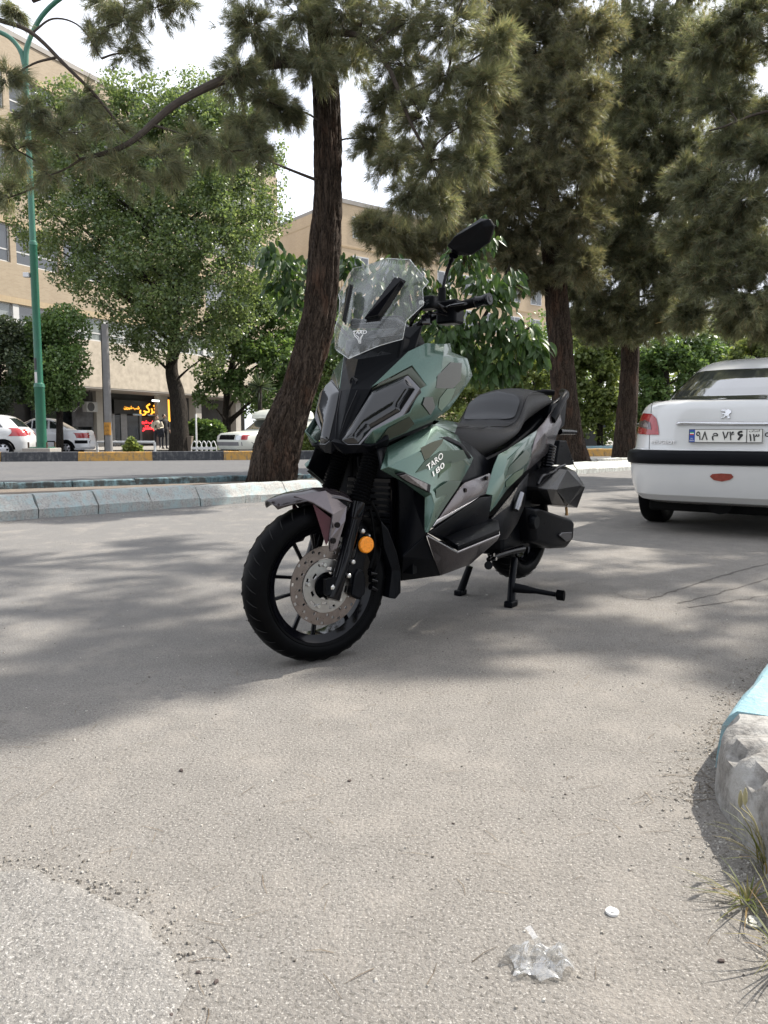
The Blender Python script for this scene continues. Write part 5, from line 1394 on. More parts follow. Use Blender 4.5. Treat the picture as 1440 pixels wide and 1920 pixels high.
M_COLM = mat("column_render", (.33, .31, .28), .85, 0, .12, 2)

BP = Vector((-17, 43.5, 0)); BD = Vector((.439, .898, 0)); BN = Vector((-.898, .439, 0))   # along, inward
bldA = thing("apartment_building", "buff brick building with shop arcade on the left, behind the trees", "building", tuple(BP), math.atan2(BD.y, BD.x))
bM = bldA.matrix_basis.inverted()
def bpt(px, py, yoff):
    o_ = bM @ Vector(_O); d = bM.to_3x3() @ Vector(ray(px, py)); t = (yoff - o_.y) / d.y; return o_ + d * t
T0, T1 = -16.0, 19.6
MB().box((T0, 0, 3.5), (T1, .35, 6.1)).build("stucco_band", M_STUC, bldA)
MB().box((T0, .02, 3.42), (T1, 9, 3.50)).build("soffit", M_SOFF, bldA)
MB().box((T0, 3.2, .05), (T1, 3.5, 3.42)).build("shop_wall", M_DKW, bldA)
FL = [(6.1, 7.4), (9.4, 11.3), (13.1, 15.0), (16.8, 18.7)]; prev = None
lev = [7.4, 9.4, 11.3, 13.1, 15.0, 16.8, 18.7, 22.0]
for z0, z1 in ((7.4, 9.4), (11.3, 13.1), (15.0, 16.8), (18.7, 20.45)):
    MB().box((T0, -.04, z0), (T1, .35, z1)).build("brick_band", M_BRK, bldA)
    MB().box((T0, -.07, z0), (T1, -.041, z0 + .30)).build("soldier_course", brick_mat("soldier_brick", (.45, .35, .22), (.4, .3, .19), (.3, .27, .2), .07, .3), bldA)
MB().box((T0, -.1, 20.45), (T1 + .1, 10, 20.7)).build("parapet", M_SOFF, bldA)
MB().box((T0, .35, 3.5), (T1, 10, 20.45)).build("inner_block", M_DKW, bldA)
MB().box((T1, -.04, 3.5), (T1 + .3, 10, 20.45)).build("end_wall", M_BRK, bldA)
wp = None
for fi, (z0, z1) in enumerate(FL):
    n = 12; w = (T1 - T0) / n
    for i in range(n):
        x0 = T0 + i * w
        MB().box((x0, .0, z0), (x0 + .35, .34, z1)).build("pier", M_WFR if fi == 0 else M_BRK, bldA)
        wd = MB()
        for a in ((x0 + .35, z0, x0 + w, z0 + .08), (x0 + .35, z1 - .08, x0 + w, z1), (x0 + .35, z0, x0 + .42, z1), (x0 + w - .07, z0, x0 + w, z1), (x0 + .35 + (w - .35) * .5 - .035, z0, x0 + .35 + (w - .35) * .5 + .035, z1), (x0 + .35, z0 + (z1 - z0) * .32, x0 + w, z0 + (z1 - z0) * .32 + .07)):
            wd.box((a[0], .10, a[1]), (a[2], .16, a[3]))
        wo = wd.build("window", M_WFR, bldA)
        xm = x0 + .35 + (w - .35) * .5
        for xa, xb in ((x0 + .42, xm - .03), (xm + .03, x0 + w - .07)):
            obj("pane", [(xa, .13, z0 + .06), (xb, .13, z0 + .06), (xb, .13, z1 - .06), (xa, .13, z1 - .06)], [(0, 1, 2, 3)], M_CURT if (fi == 0 and random.random() < .7) else M_WGL, wo)
# arcade columns, by the columns seen in the photo
for px0, px1, yo in ((182, 201, 2.0), (297, 316, 2.2)):
    a_, b_ = bpt(px0, 800, yo), bpt(px1, 800, yo)
    MB().box((a_.x, yo, .05), (b_.x, yo + .3, 3.42)).build("column", M_COLM, bldA, bevel=.01)
for x in (-10.5, -6.0, 10.5, 15):
    MB().box((x, .6, .05), (x + .6, 1.2, 3.42)).build("column", M_COLM, bldA, bevel=.01)
# shopfront glazing
def shop_rect(px0, py0, px1, py1, yo, th, m, nm, parent=None):
    a_, b_ = bpt(px0, py1, yo), bpt(px1, py0, yo)
    za = bpt((px0 + px1) / 2, py1, yo).z; zb = bpt((px0 + px1) / 2, py0, yo).z
    return MB().box((a_.x, yo - th, max(.06, za)), (b_.x, yo, zb)).build(nm, m, parent or bldA)
shop_rect(236, 778, 262, 846, 3.15, .05, M_WGL, "shop_door"); shop_rect(264, 782, 300, 846, 3.15, .05, mat("lit_shop_glass", (.10, .11, .11), .08, 0, .4, 1.5, coat=.6), "shop_window")
shop_rect(213, 778, 227, 846, 3.15, .06, M_WGL, "shop_door")
for p0, p1 in ((211, 213), (227, 229), (262, 264), (231, 236)):
    shop_rect(p0, 776, p1, 846, 3.12, .08, mat("aluminium_frame", (.25, .25, .26), .4, .6), "shop_frame")
sg = shop_rect(212, 752, 318, 777, 2.9, .12, mat("black_sign_board", (.012, .012, .012), .5), "sign_board")
NEO = mat("orange_neon", (.9, .35, .03), .4, 0, .02, 5, emit=(1.0, .42, .04), estr=.75)
NER = mat("red_neon", (.9, .03, .03), .4, 0, .02, 5, emit=(1.0, .03, .04), estr=1.3)
NEY = mat("yellow_neon", (.9, .6, .03), .4, 0, .02, 5, emit=(1.0, .65, .03), estr=1.0)
def neon(txt, cx, cy, wpx, m, yo, off=.0, parent=sg):
    c_ = bpt(cx, cy, yo); r_ = bpt(cx + wpx / 2, cy, yo); l_ = bpt(cx - wpx / 2, cy, yo); wid = (r_ - l_).length
    me = text_mesh(persian(txt), 1.0, .02, offset=off)
    xs = [q.co.x for q in me.vertices]; ys = [q.co.y for q in me.vertices]; k = wid / (max(xs) - min(xs))
    me.transform(Matrix.Translation((-(max(xs) + min(xs)) / 2, -(max(ys) + min(ys)) / 2, 0)))
    M = Matrix(((k, 0, 0, c_.x), (0, 0, -k, c_.y), (0, k, 0, c_.z), (0, 0, 0, 1)))
    me.transform(M); me.materials.clear(); me.materials.append(m); link_mesh("neon_lettering", me, parent)
neon("اترکی", 279, 768, 34, NEO, 2.75, .02); neon("شب شیرین", 247, 765, 29, NEO, 2.75, .02); neon("ا", 316, 770, 4, NEO, 2.75)
neon("شب شیرین", 275, 792, 26, NER, 3.06, .03); neon("کی", 294, 791, 8, NEY, 3.06, .03); neon("بستنی", 277, 803, 26, NER, 3.06, .03)
shop_rect(249, 776, 266, 779, 2.74, .04, mat("pale_blue_strip", (.45, .55, .65), .5), "sign_strip", sg); shop_rect(277, 777, 293, 780, 2.74, .04, MATS["pale_blue_strip"], "sign_strip", sg)
shop_rect(285, 750, 297, 753, 2.0, .08, mat("fluorescent_tube", (.9, .9, .9), .4, emit=(.9, 1, .95), estr=1.6), "ceiling_lamp")
# film-strip board and unit on the dark shop to the left
fb_ = shop_rect(135, 752, 172, 800, 2.2, .06, mat("dark_poster", (.05, .05, .055), .5, 0, .6, 3), "film_board")
for k in range(9):
    a_ = bpt(138 + k * 2.3, 772 - k * 2.2, 2.12); MB().box((a_.x, 2.1, a_.z), (a_.x + .05, 2.13, a_.z + .05)).build("film_hole", M_WFR, fb_)
shop_rect(60, 752, 182, 846, 2.9, .1, M_WGL, "shop_window")
# air-conditioning unit
a_, b_ = bpt(163, 772, 1.4), bpt(183, 754, 1.4)
ac = thing("air_conditioner", "grey outdoor air conditioning unit hung under the arcade ceiling", "air conditioner", tuple(bldA.matrix_basis @ Vector((a_.x, 1.4, a_.z))), bldA.rotation_euler.z)
w_, h_ = b_.x - a_.x, b_.z - a_.z
MB().box((0, 0, 0), (w_, .35, h_)).build("casing", mat("ac_grey", (.30, .30, .29), .5), ac, bevel=.02)
MB().lathe([(.001, -.01), (h_ * .40, -.012), (h_ * .44, -.02), (h_ * .44, .01)], 24, 'y', (w_ * .38, 0, h_ * .5)).build("fan_grille", M_DKW, ac, smooth=40)
MB().tube([(w_ * .5, .17, h_), (w_ * .5, .17, 3.42 - a_.z)], .03, 6).build("hanger", M_DKW, ac)

# far buildings
def block(name, label, x0, y0, rotz, L_, Dp, Hh, m, floors, win_w=1.5):
    t = thing(name, label, "building", (x0, y0, 0), rotz)
    MB().box((0, 0, 0), (L_, Dp, Hh)).build("walls", m, t)
    MB().box((-.1, -.1, Hh), (L_ + .1, Dp + .1, Hh + .35)).build("parapet", M_SOFF, t)
    for fl in range(floors):
        z = Hh - 3.2 * (fl + 1) + .6
        for i in range(int(L_ / 3.2)):
            x = 1.2 + i * 3.2
            wo = MB().box((x - .08, -.06, z - .08), (x + win_w + .08, -.005, z + 1.7)).build("window", M_WFR, t)
            obj("pane", [(x, -.065, z), (x + win_w / 2 - .04, -.065, z), (x + win_w / 2 - .04, -.065, z + 1.6), (x, -.065, z + 1.6)], [(0, 1, 2, 3)], M_WGL, wo)
            obj("pane", [(x + win_w / 2 + .04, -.065, z), (x + win_w, -.065, z), (x + win_w, -.065, z + 1.6), (x + win_w / 2 + .04, -.065, z + 1.6)], [(0, 1, 2, 3)], M_WGL, wo)
        MB().box((-.03, -.03, z - 1.0), (L_ + .03, -.001, z - .85)).build("string_course", brick_mat("string_%s_%d" % (name, fl), (.40, .29, .16), (.36, .26, .14), (.3, .25, .2)), t)
    return t
cb = at_y(640, 380, 66); Hc = cb[2]
t = block("brick_building", "tan brick building behind the leaning pine trunk", cb[0], 66, rad(38), 26, 14, Hc, M_BRK2, 5)
lw = MB().box((-.25, 0, 0), (-.05, 14, Hc)).build("side_wall", M_BRK2, t)
for k in range(4): MB().box((-.27, .3, Hc - 1.0 - k * 3.2), (-.251, 13.7, Hc - .9 - k * 3.2)).build("string_course", MATS["soldier_brick"], t)
rb = at_y(1400, 570, 70)
block("pale_building", "pale slatted building glimpsed at the right edge above the car", rb[0] - 2, 70, rad(-10), 30, 12, rb[2], mat("pale_cladding", (.52, .50, .47), .7, 0, .08, 1), 4)
for k in range(26):
    MB().box((rb[0] - 2, 69.3, .0), (rb[0] - 1.9, 69.5, .1))
# ================================================================== STREET FURNITURE
lp0 = on_z(80, 851, .2); lpy = 23.6
lx = at_y(79, 845, lpy)[0]
M_GREEN = mat("green_pole_paint", (.012, .105, .062), .38, 0, .12, 4, coat=.3, rvary=.1)
lamp = thing("street_lamp", "tall green double-arm street lamp pole on the far median", "street lamp", (lx, lpy, .20))
kz = lambda py: at_y(75, py, lpy)[2] - .20
segs = [(0, .150), (kz(728), .150), (kz(726), .165), (kz(720), .150), (kz(718), .118), (kz(462), .112), (kz(460), .128), (kz(454), .118), (kz(452), .092), (kz(115), .080)]
MB().lathe([(.001, 0)] + [(r, z) for z, r in segs] + [(.001, kz(115))], 20, 'z').build("pole", M_GREEN, lamp, smooth=30)
MB().box((-.42, -.42, .0), (.42, .42, .16)).build("concrete_base", M_PAVE, lamp, bevel=.02)
for sx_, sy_ in ((-1, -1), (1, -1), (-1, 1), (1, 1)):
    MB().tube([(sx_ * .28, sy_ * .28, .16), (sx_ * .28, sy_ * .28, .34)], .03, 8).build("anchor_bolt", mat("rusty_steel", (.10, .07, .05), .7, .5), lamp)
MB().box((-.3, -.3, .16), (.3, .3, .19)).build("base_plate", M_GREEN, lamp)
zt = kz(115)
for sgn, ln in ((1, 1.0), (-1, .62)):
    pa = [(sgn * .02, 0, zt - .1), (sgn * .10, 0, zt + .45), (sgn * .55, 0, zt + 1.25), (sgn * 1.3, 0, zt + 1.85), (sgn * 2.3, 0, zt + 2.25)]
    if sgn < 0: pa = [(-.02, 0, zt - .1), (-.12, 0, zt + .30), (-.45, 0, zt + .68), (-1.0, 0, zt + .88), (-1.9, 0, zt + .95)]
    a_ = MB().tube(smooth_path(pa, 5), [.075] * 6 + [.065] * 15, 10).build("lamp_arm", M_GREEN, lamp, smooth=45)
    e_ = Vector(pa[-1]); MB().tube([e_, e_ + Vector((sgn * .3, 0, .02)), e_ + Vector((sgn * .8, 0, .05))], [.05, .13, .07], 12, squash=(.5, 1)).build("lantern", mat("lantern_grey", (.4, .4, .4), .4), a_, smooth=45)
MB().box((-.20, -.17, kz(672)), (-.03, -.151, kz(700))).build("black_sticker", M_INK, lamp) if False else None
def sticker(py0, py1, m, nm):
    z0, z1 = kz(py1), kz(py0); vv = []
    for k in range(7):
        a = rad(-150 + k * 10); r = (.1195 if py0 < 715 else .152) + .001
        vv += [(r * math.cos(a), r * math.sin(a), z0), (r * math.cos(a), r * math.sin(a), z1)]
    obj(nm, vv, [(2 * k, 2 * k + 2, 2 * k + 3, 2 * k + 1) for k in range(6)], m, lamp)
sticker(672, 694, mat("black_sticker", (.01, .01, .012), .4), "sticker"); sticker(698, 720, mat("white_sticker", (.5, .5, .48), .6), "sticker")
cz = kz(517)
MB().box((-.30, -.12, cz - .06), (-.12, .02, cz + .08)).build("camera_box", mat("camera_white", (.6, .6, .6), .5), lamp, bevel=.02)
# grey concrete utility pole with ochre notice
uy = 28.0; ux = at_y(203, 800, uy)[0]
up_ = thing("utility_pole", "grey concrete utility pole with ochre notice, right of the white saloon", "pole", (ux, uy, 0))
MB().lathe([(.001, 0), (.14, 0), (.12, 4.7), (.001, 4.7)], 12, 'z').build("shaft", mat("pole_concrete", (.17, .165, .16), .85, 0, .15, 3), up_, smooth=40)
z0, z1 = at_y(203, 816, uy)[2], at_y(203, 792, uy)[2]; vv = []
for k in range(9):
    a = rad(-150 + k * 15); vv += [(.147 * math.cos(a), .147 * math.sin(a), z0), (.147 * math.cos(a), .147 * math.sin(a), z1)]
nt_ = obj("notice", vv, [(2 * k, 2 * k + 2, 2 * k + 3, 2 * k + 1) for k in range(8)], mat("ochre_paper", (.42, .20, .03), .8), up_)
for k in range(3):
    text_on("notice_lettering", persian("بازار"), .11, M_INK, nt_, (0, -.152, z1 - .12 - k * .15), (1, 0, 0), (0, 0, 1), extrude=.001)
MB().tube([(-.18, .08, 0), (-.16, .08, 4.65)], .022, 6).build("conduit", M_UNDER, up_)
# white pipe railing
ry = 31.0
rx0, rx1 = at_y(182, 830, ry)[0], at_y(290, 830, ry)[0]; rz = at_y(200, 829, ry)[2]
rail = thing("pipe_railing", "low white pipe railing in front of the shops", "railing", (rx0, ry, 0))
M_WPIPE = mat("white_pipe_paint", (.72, .72, .70), .5, 0, .05, 4)
MB().tube([(0, 0, rz), (rx1 - rx0, 0, rz)], .055, 10).build("top_rail", M_WPIPE, rail, smooth=45)
for k in range(3): MB().tube([((rx1 - rx0) * k / 2, 0, .0), ((rx1 - rx0) * k / 2, 0, rz)], .05, 10).build("post", M_WPIPE, rail, smooth=45)
# stone planter
py_ = 33.0; pa_, pb_ = at_y(346, 830, py_), at_y(361, 830, py_)
pl_ = thing("planter", "brown square street planter beside the big tree trunk", "planter", ((pa_[0] + pb_[0]) / 2, py_, .05))
w_ = (pb_[0] - pa_[0]) / 2
MB().add([(-w_ * .7, -w_ * .7, 0), (w_ * .7, -w_ * .7, 0), (w_ * .7, w_ * .7, 0), (-w_ * .7, w_ * .7, 0), (-w_, -w_, .6), (w_, -w_, .6), (w_, w_, .6), (-w_, w_, .6)], [(0, 3, 2, 1), (0, 1, 5, 4), (1, 2, 6, 5), (2, 3, 7, 6), (3, 0, 4, 7), (4, 5, 6, 7)]).build("tub", mat("planter_brown", (.16, .13, .10), .8), pl_, bevel=.01)
MB().box((-w_ * 1.06, -w_ * 1.06, .6), (w_ * 1.06, w_ * 1.06, .66)).build("rim", MATS["planter_brown"], pl_, bevel=.01)
# white hooped garden fence
fy = 31.5; fx0 = at_y(360, 838, fy)[0]; fx1 = at_y(404, 838, fy)[0]; fz = .3
fen_ = thing("hoop_fence", "white wire hoop fence left of the cream pickup", "fence", (fx0, fy, .05))
nh = 5; wd_ = (fx1 - fx0) / nh
for k in range(nh):
    pts = [(wd_ * (k - .15) + wd_ * 1.3 * j / 10, .02 * k, .22 + .24 * math.sin(math.pi * j / 10)) for j in range(11)]
    MB().tube([(pts[0][0], .02 * k, 0)] + pts + [(pts[-1][0], .02 * k, 0)], .018, 6).build("hoop", M_WPIPE, fen_, smooth=45)
MB().box((0, -.03, .12), (fx1 - fx0, .0, .22)).build("rail", M_WPIPE, fen_)
pxp = at_y(369, 830, fy)[0]
MB().tube([(pxp - fx0, -.05, 0), (pxp - fx0, -.05, 1.55)], .035, 8).build("post", M_WPIPE, fen_, smooth=45)
# kiosk far right between the pines
ky = 40; kx = at_y(1100, 800, ky)[0]; kz0 = 0
kio = thing("kiosk", "dark street kiosk with flat roof between the two straight pine trunks", "kiosk", (kx, ky, 0))
MB().box((-1.3, 0, 0), (1.0, 2, 2.0)).build("cabin", mat("dark_teal_kiosk", (.03, .055, .06), .5), kio)
MB().box((-1.9, -.7, 2.0), (1.9, 2.4, 2.22)).build("roof", M_UNDER, kio, bevel=.02)
MB().box((-.2, -.03, .1), (.9, -.005, 1.6)).build("shutter", M_DKW, kio); MB().box((-1.2, -.03, .5), (-.4, -.005, 1.6)).build("glass_panel", mat("teal_glass", (.05, .13, .13), .1), kio)

# ================================================================== TREES
def rnd_unit(n):
    v = RNG.normal(size=(n, 3)); return v / np.linalg.norm(v, axis=1, keepdims=True)

def in_clumps(clumps, n, shell=.45, jitter=.0):
    """n points spread through ellipsoidal clumps (cx,cy,cz,rx,ry,rz), denser towards their outside."""
    C = np.array(clumps, float); vol = (C[:, 3] * C[:, 4] * C[:, 5]) ** .8
    k = RNG.choice(len(C), n, p=vol / vol.sum()); u = rnd_unit(n); r = RNG.random(n) ** shell
    return C[k, :3] + u * r[:, None] * C[k, 3:6], u, k

def gap_filter(P, scale, thr, seed=0.0):
    keep = np.array([mnoise.noise(Vector((p[0] * scale + seed, p[1] * scale, p[2] * scale))) > thr for p in P]); return keep

LEAF6 = np.array([(0, 0, 0), (.5, .26, .03), (.42, .62, .0), (0, 1.0, -.06), (-.42, .62, .0), (-.5, .26, .03)], float)
LEAF4 = np.array([(0, 0, 0), (.42, .45, .04), (0, 1, 0), (-.42, .45, .04)], float)

def leaf_verts(P, D, size, shape=LEAF4, roll=None):
    """shape laid along D with random roll; returns (N*k,3)"""
    n = len(P); D = D / np.linalg.norm(D, axis=1, keepdims=True)
    a = np.tile([0, 0, 1.0], (n, 1)) + RNG.normal(scale=.6, size=(n, 3))
    X = np.cross(D, a); X /= np.linalg.norm(X, axis=1, keepdims=True) + 1e-9; Z = np.cross(X, D)
    s = size if np.ndim(size) else np.full(n, size)
    V = (X[:, None, :] * shape[None, :, 0:1] + D[:, None, :] * shape[None, :, 1:2] + Z[:, None, :] * shape[None, :, 2:3]) * s[:, None, None] + P[:, None, :]
    return V.reshape(-1, 3)

def pxc(L, ky=1.0):
    """clumps given as photo pixel, distance, radius in pixels -> world ellipsoids"""
    out = []
    for q in L:
        px, py, y, r = q[:4]; p = at_y(px, py, y); R = r * y / FOC
        out.append((p[0], p[1], p[2], R, R, R * ky) + ((q[4],) if len(q) > 4 else ()))
    return out

M_BARK = bark_mat("pine_bark", (.030, .021, .016), (.105, .080, .062), (.10, .058, .040))
M_BARK2 = bark_mat("grey_bark", (.03, .026, .022), (.085, .072, .06), (.06, .05, .04), 1.4)
M_TWIG = mat("twig_bark", (.055, .043, .034), .9, 0, .3, 9)
M_NEED = leaf_mat("pine_needles", [(.13, .15, .105), (.20, .225, .15), (.275, .295, .20), (.35, .36, .255)], .5, .42, .5, brown=(.38, .28, .19))
M_NEEDD = leaf_mat("pine_needles_dry", [(.13, .145, .10), (.21, .22, .145), (.285, .265, .185), (.265, .285, .19)], .5, .42, .5, brown=(.38, .28, .19))
M_ELM = leaf_mat("elm_leaves", [(.095, .145, .065), (.15, .22, .09), (.20, .275, .115), (.27, .33, .17)], .5, .28, .75)
M_ELMB = leaf_mat("hornbeam_leaves", [(.09, .155, .055), (.14, .23, .075), (.20, .29, .11)], .42, .38, .5)
M_DARKL = leaf_mat("dark_leaves", [(.05, .075, .045), (.08, .11, .06), (.12, .15, .085)], .35, .45, .4)
M_YELG = leaf_mat("yellow_green_leaves", [(.15, .20, .065), (.21, .275, .09), (.28, .33, .13)], .52, .42, .5)
M_MULB = leaf_mat("mulberry_leaves", [(.030, .070, .022), (.045, .10, .028), (.065, .125, .036), (.11, .17, .05)], .38, .42, .5)

def trunk_mesh(name, pts, radii, m, parent, org, n=20, amp=.10, fiss=0.0, sub=8):
    P = smooth_path([Vector(p) - Vector(org) for p in pts], sub)
    tt = np.linspace(0, len(radii) - 1, len(P)); R = np.interp(tt, range(len(radii)), radii)
    v, f = tube(P, list(R), n)
    out = []
    for i, q in enumerate(v):
        k = min(i // n, len(P) - 1); c = P[k]; d = q - c; a = (i % n) / n * 2 * math.pi
        ca, sa = math.cos(a), math.sin(a)
        w = mnoise.noise(Vector((ca * 2.2, sa * 2.2, c.z * 1.3))) + .6 * mnoise.noise(Vector((ca * 6, sa * 6, c.z * 2.5)))
        e = 0.0
        if fiss:
            r1 = 1 - abs(mnoise.noise(Vector((ca * 4.5, sa * 4.5, c.z * 1.6 + 9)))) * 2.2; r2 = 1 - abs(mnoise.noise(Vector((ca * 9, sa * 9, c.z * 4 + 3)))) * 2.2
            e = -fiss * max(0, r1) ** 4 - fiss * .6 * max(0, r2) ** 3 + fiss * .25 * mnoise.noise(Vector((ca * 14, sa * 14, c.z * 9)))
        out.append(c + d * (1 + amp * w) + d.normalized() * e)
    return obj(name, out, f, m, parent, smooth=60)

def limb(mb, a, b, r0, r1, sag=.1, n=6, segs=5):
    a, b = Vector(a), Vector(b); mid = a.lerp(b, .5) + Vector((random.uniform(-.1, .1), random.uniform(-.1, .1), random.uniform(-.3, 1) * sag)) * (b - a).length
    P = smooth_path([a, mid, b], segs); mb.tube(P, [r0 + (r1 - r0) * i / (len(P) - 1) for i in range(len(P))], n, caps=False)
    return P

def pine(name, label, base, tpts, tr, clumps, m_need, needle=.12, nw=.0032, twigs=24, tufts=8, nper=13, group=None, limb_at=None, droop=.35, extra=(), bark=None, trunk_n=40, fine=10, spread=.9):
    t = thing(name, label, "tree", tuple(base), 0, group)
    B = Vector(base)
    trunk_mesh("trunk", tpts, tr, bark or M_BARK, t, base, trunk_n, fiss=tr[1] * .075, sub=fine)
    TP = [Vector(p) for p in smooth_path(tpts, 8)]
    nodes = [(p, 0.0) for p in TP]
    lm = MB()
    for pth, r0, r1 in extra:
        Q = smooth_path([Vector(p) - B for p in pth], 6); lm.tube(Q, [r0 + (r1 - r0) * i / (len(Q) - 1) for i in range(len(Q))], 9, caps=False)
        nodes += [(q + B, .3) for q in Q[2:]]
    allP, allD = [], []
    clumps = sorted(clumps, key=lambda c: min((p - Vector(c[:3])).length for p in TP))
    for c in clumps:
        cc = Vector(c[:3])
        # grow from the nearest wood already there, branching outwards and a little upwards
        near, dep = min(nodes, key=lambda q: (q[0] - cc).length + max(0, q[0].z - cc.z) * .5 + q[1] * .3)
        ln = (near - cc).length
        if ln > .15:
            Q = limb(lm, near - B, cc - B, min(.045, .010 + .011 * ln), .007, .10); nodes += [(q + B, dep + .5) for q in Q[2:]]
        nodes.append((cc, dep + .6))
        R = np.array(c[3:6])
        nt = max(5, int(twigs * (c[6] if len(c) > 6 else 1.0)))
        U = rnd_unit(nt); U[:, 2] = U[:, 2] * .8 + .05
        for u in U:
            e = np.array(c[:3]) + u * R * (RNG.random() ** .33) * 1.0
            s = np.array(c[:3]) + u * R * .12
            sag = droop * np.linalg.norm(e - s)
            k = np.linspace(.25, 1, tufts) + RNG.normal(scale=.05, size=tufts)
            Q = s + (e - s) * k[:, None]; Q[:, 2] -= sag * k ** 2 - sag * .35
            if RNG.random() < .4: lm.tube([Vector(s) - B, Vector(Q[tufts // 2]) - B, Vector(Q[-1]) - B], [.006, .004, .002], 4, caps=False)
            d = (e - s) / (np.linalg.norm(e - s) + 1e-9); d = d + np.array([0, 0, -.5 * droop])
            allP.append(Q + RNG.normal(scale=.025, size=Q.shape)); allD.append(np.tile(d, (tufts, 1)))
    lm.build("limb", M_TWIG, t, recalc=False)
    P = np.concatenate(allP); D = np.concatenate(allD); n = len(P)
    D = D / np.linalg.norm(D, axis=1, keepdims=True)
    PP = np.repeat(P, nper, 0); DD = np.repeat(D, nper, 0) + rnd_unit(n * nper) * spread + np.array([0, 0, -.22])
    DD /= np.linalg.norm(DD, axis=1, keepdims=True)
    PP = PP + rnd_unit(len(PP)) * (.02)
    L = needle * (.6 + .7 * RNG.random(len(PP)))
    W = np.cross(DD, rnd_unit(len(PP))); W /= np.linalg.norm(W, axis=1, keepdims=True) + 1e-9
    V = np.empty((len(PP), 3, 3)); V[:, 0] = PP - W * nw; V[:, 1] = PP + W * nw; V[:, 2] = PP + DD * L[:, None]
    V -= np.array(base)
    o_ = np_mesh("crown", V.reshape(-1, 3), 3, m_need, t); tag(o_, kind="stuff")
    return t

# ---- leaning pine on the median (front)
PA = 10.25
def at(px, py, y=PA): return tuple(at_y(px, py, y))
tA = [at(506, 912), at(519, 842), at(560, 731), at(586, 640), at(600, 575), at(610, 453), at(615, 379), at(614, 287), at(612, 190), at(603, 90), at(592, 0), at(585, -120), at(588, -260)]
rA = [.33, .31, .235, .222, .216, .212, .188, .180, .172, .155, .135, .10, .06]
baseA = (tA[0][0], tA[0][1], .12)
cA = pxc([(470, 60, 9.6, 62), (448, 140, 9.4, 55), (500, 190, 9.5, 50), (462, 245, 9.3, 45), (520, 100, 9.8, 60), (560, 30, 10, 70), (590, 120, 9.7, 48), (640, 20, 10, 70), (655, 110, 10.6, 55),
          (700, 60, 10, 80), (770, 40, 9.8, 80), (850, 50, 9.6, 80), (930, 80, 9.4, 55), (760, 125, 9.8, 72), (840, 140, 9.5, 80), (912, 160, 9.3, 58), (722, 190, 10, 60), (790, 220, 9.6, 72), (870, 232, 9.4, 68),
          (700, 262, 10.2, 45), (742, 300, 9.9, 58), (812, 310, 9.6, 68), (882, 305, 9.4, 48), (768, 368, 9.8, 52), (830, 385, 9.7, 42), (540, 210, 9.8, 35),
          (600, -80, 10, 90), (750, -70, 9.9, 90), (470, -60, 9.6, 80), (880, -60, 9.6, 80), (610, -190, 10.2, 90),
          # the long low branch to the left, thin and see-through
          (482, 290, 9.2, 38, .40), (425, 285, 9.0, 42, .40), (365, 262, 8.9, 40, .34), (300, 300, 8.8, 52, .36), (240, 325, 8.7, 48, .36), (172, 300, 8.6, 58, .36), (110, 250, 8.6, 58, .34), (60, 212, 8.5, 50, .36), (15, 150, 8.5, 50, .34), (150, 190, 8.6, 48, .30),
          (205, 240, 8.6, 48, .26), (90, 330, 8.6, 38, .26), (30, 280, 8.6, 50, .34), (230, 40, 8.8, 48, .40), (290, 15, 8.8, 48, .40), (180, 70, 8.7, 40, .26), (240, 100, 8.8, 34, .26), (335, 5, 8.9, 40, .34), (200, 5, 8.8, 50, .40), (30, 22, 8.5, 16, .26), (-40, 220, 8.5, 60, .40), (20, 370, 8.7, 36, .26), (330, 330, 9, 34, .24)])
limbA = [([at(600, 120), at(520, 118, 9.8), at(430, 145, 9.4), at(330, 195, 9.0), at(240, 270, 8.7), at(150, 300, 8.6)], .075, .02),
         ([at(590, 0), at(420, -60, 9.3), at(200, -50, 8.8), at(60, 0, 8.5)], .06, .03),
         ([at(-60, 20, 8.5), at(0, 38, 8.5), at(60, 62, 8.5), at(130, 130, 8.5), at(180, 180, 8.6), at(235, 250, 8.7)], .028, .012),
         ([at(60, 62, 8.5), at(100, 35, 8.6), at(150, 50, 8.7), at(190, 110, 8.7)], .012, .006),
         ([at(610, 60), at(680, 70, 9.9), at(730, 130, 9.6), at(770, 230, 9.5), at(810, 300, 9.5)], .045, .012)]
pine("pine_tree", "leaning pine with reddish bark growing on the teal kerbed median", baseA, tA, rA, cA, M_NEED, .135, .0026, 44, 7, 22, "pines along the median", extra=limbA, droop=.5, trunk_n=96, fine=22, spread=.72)

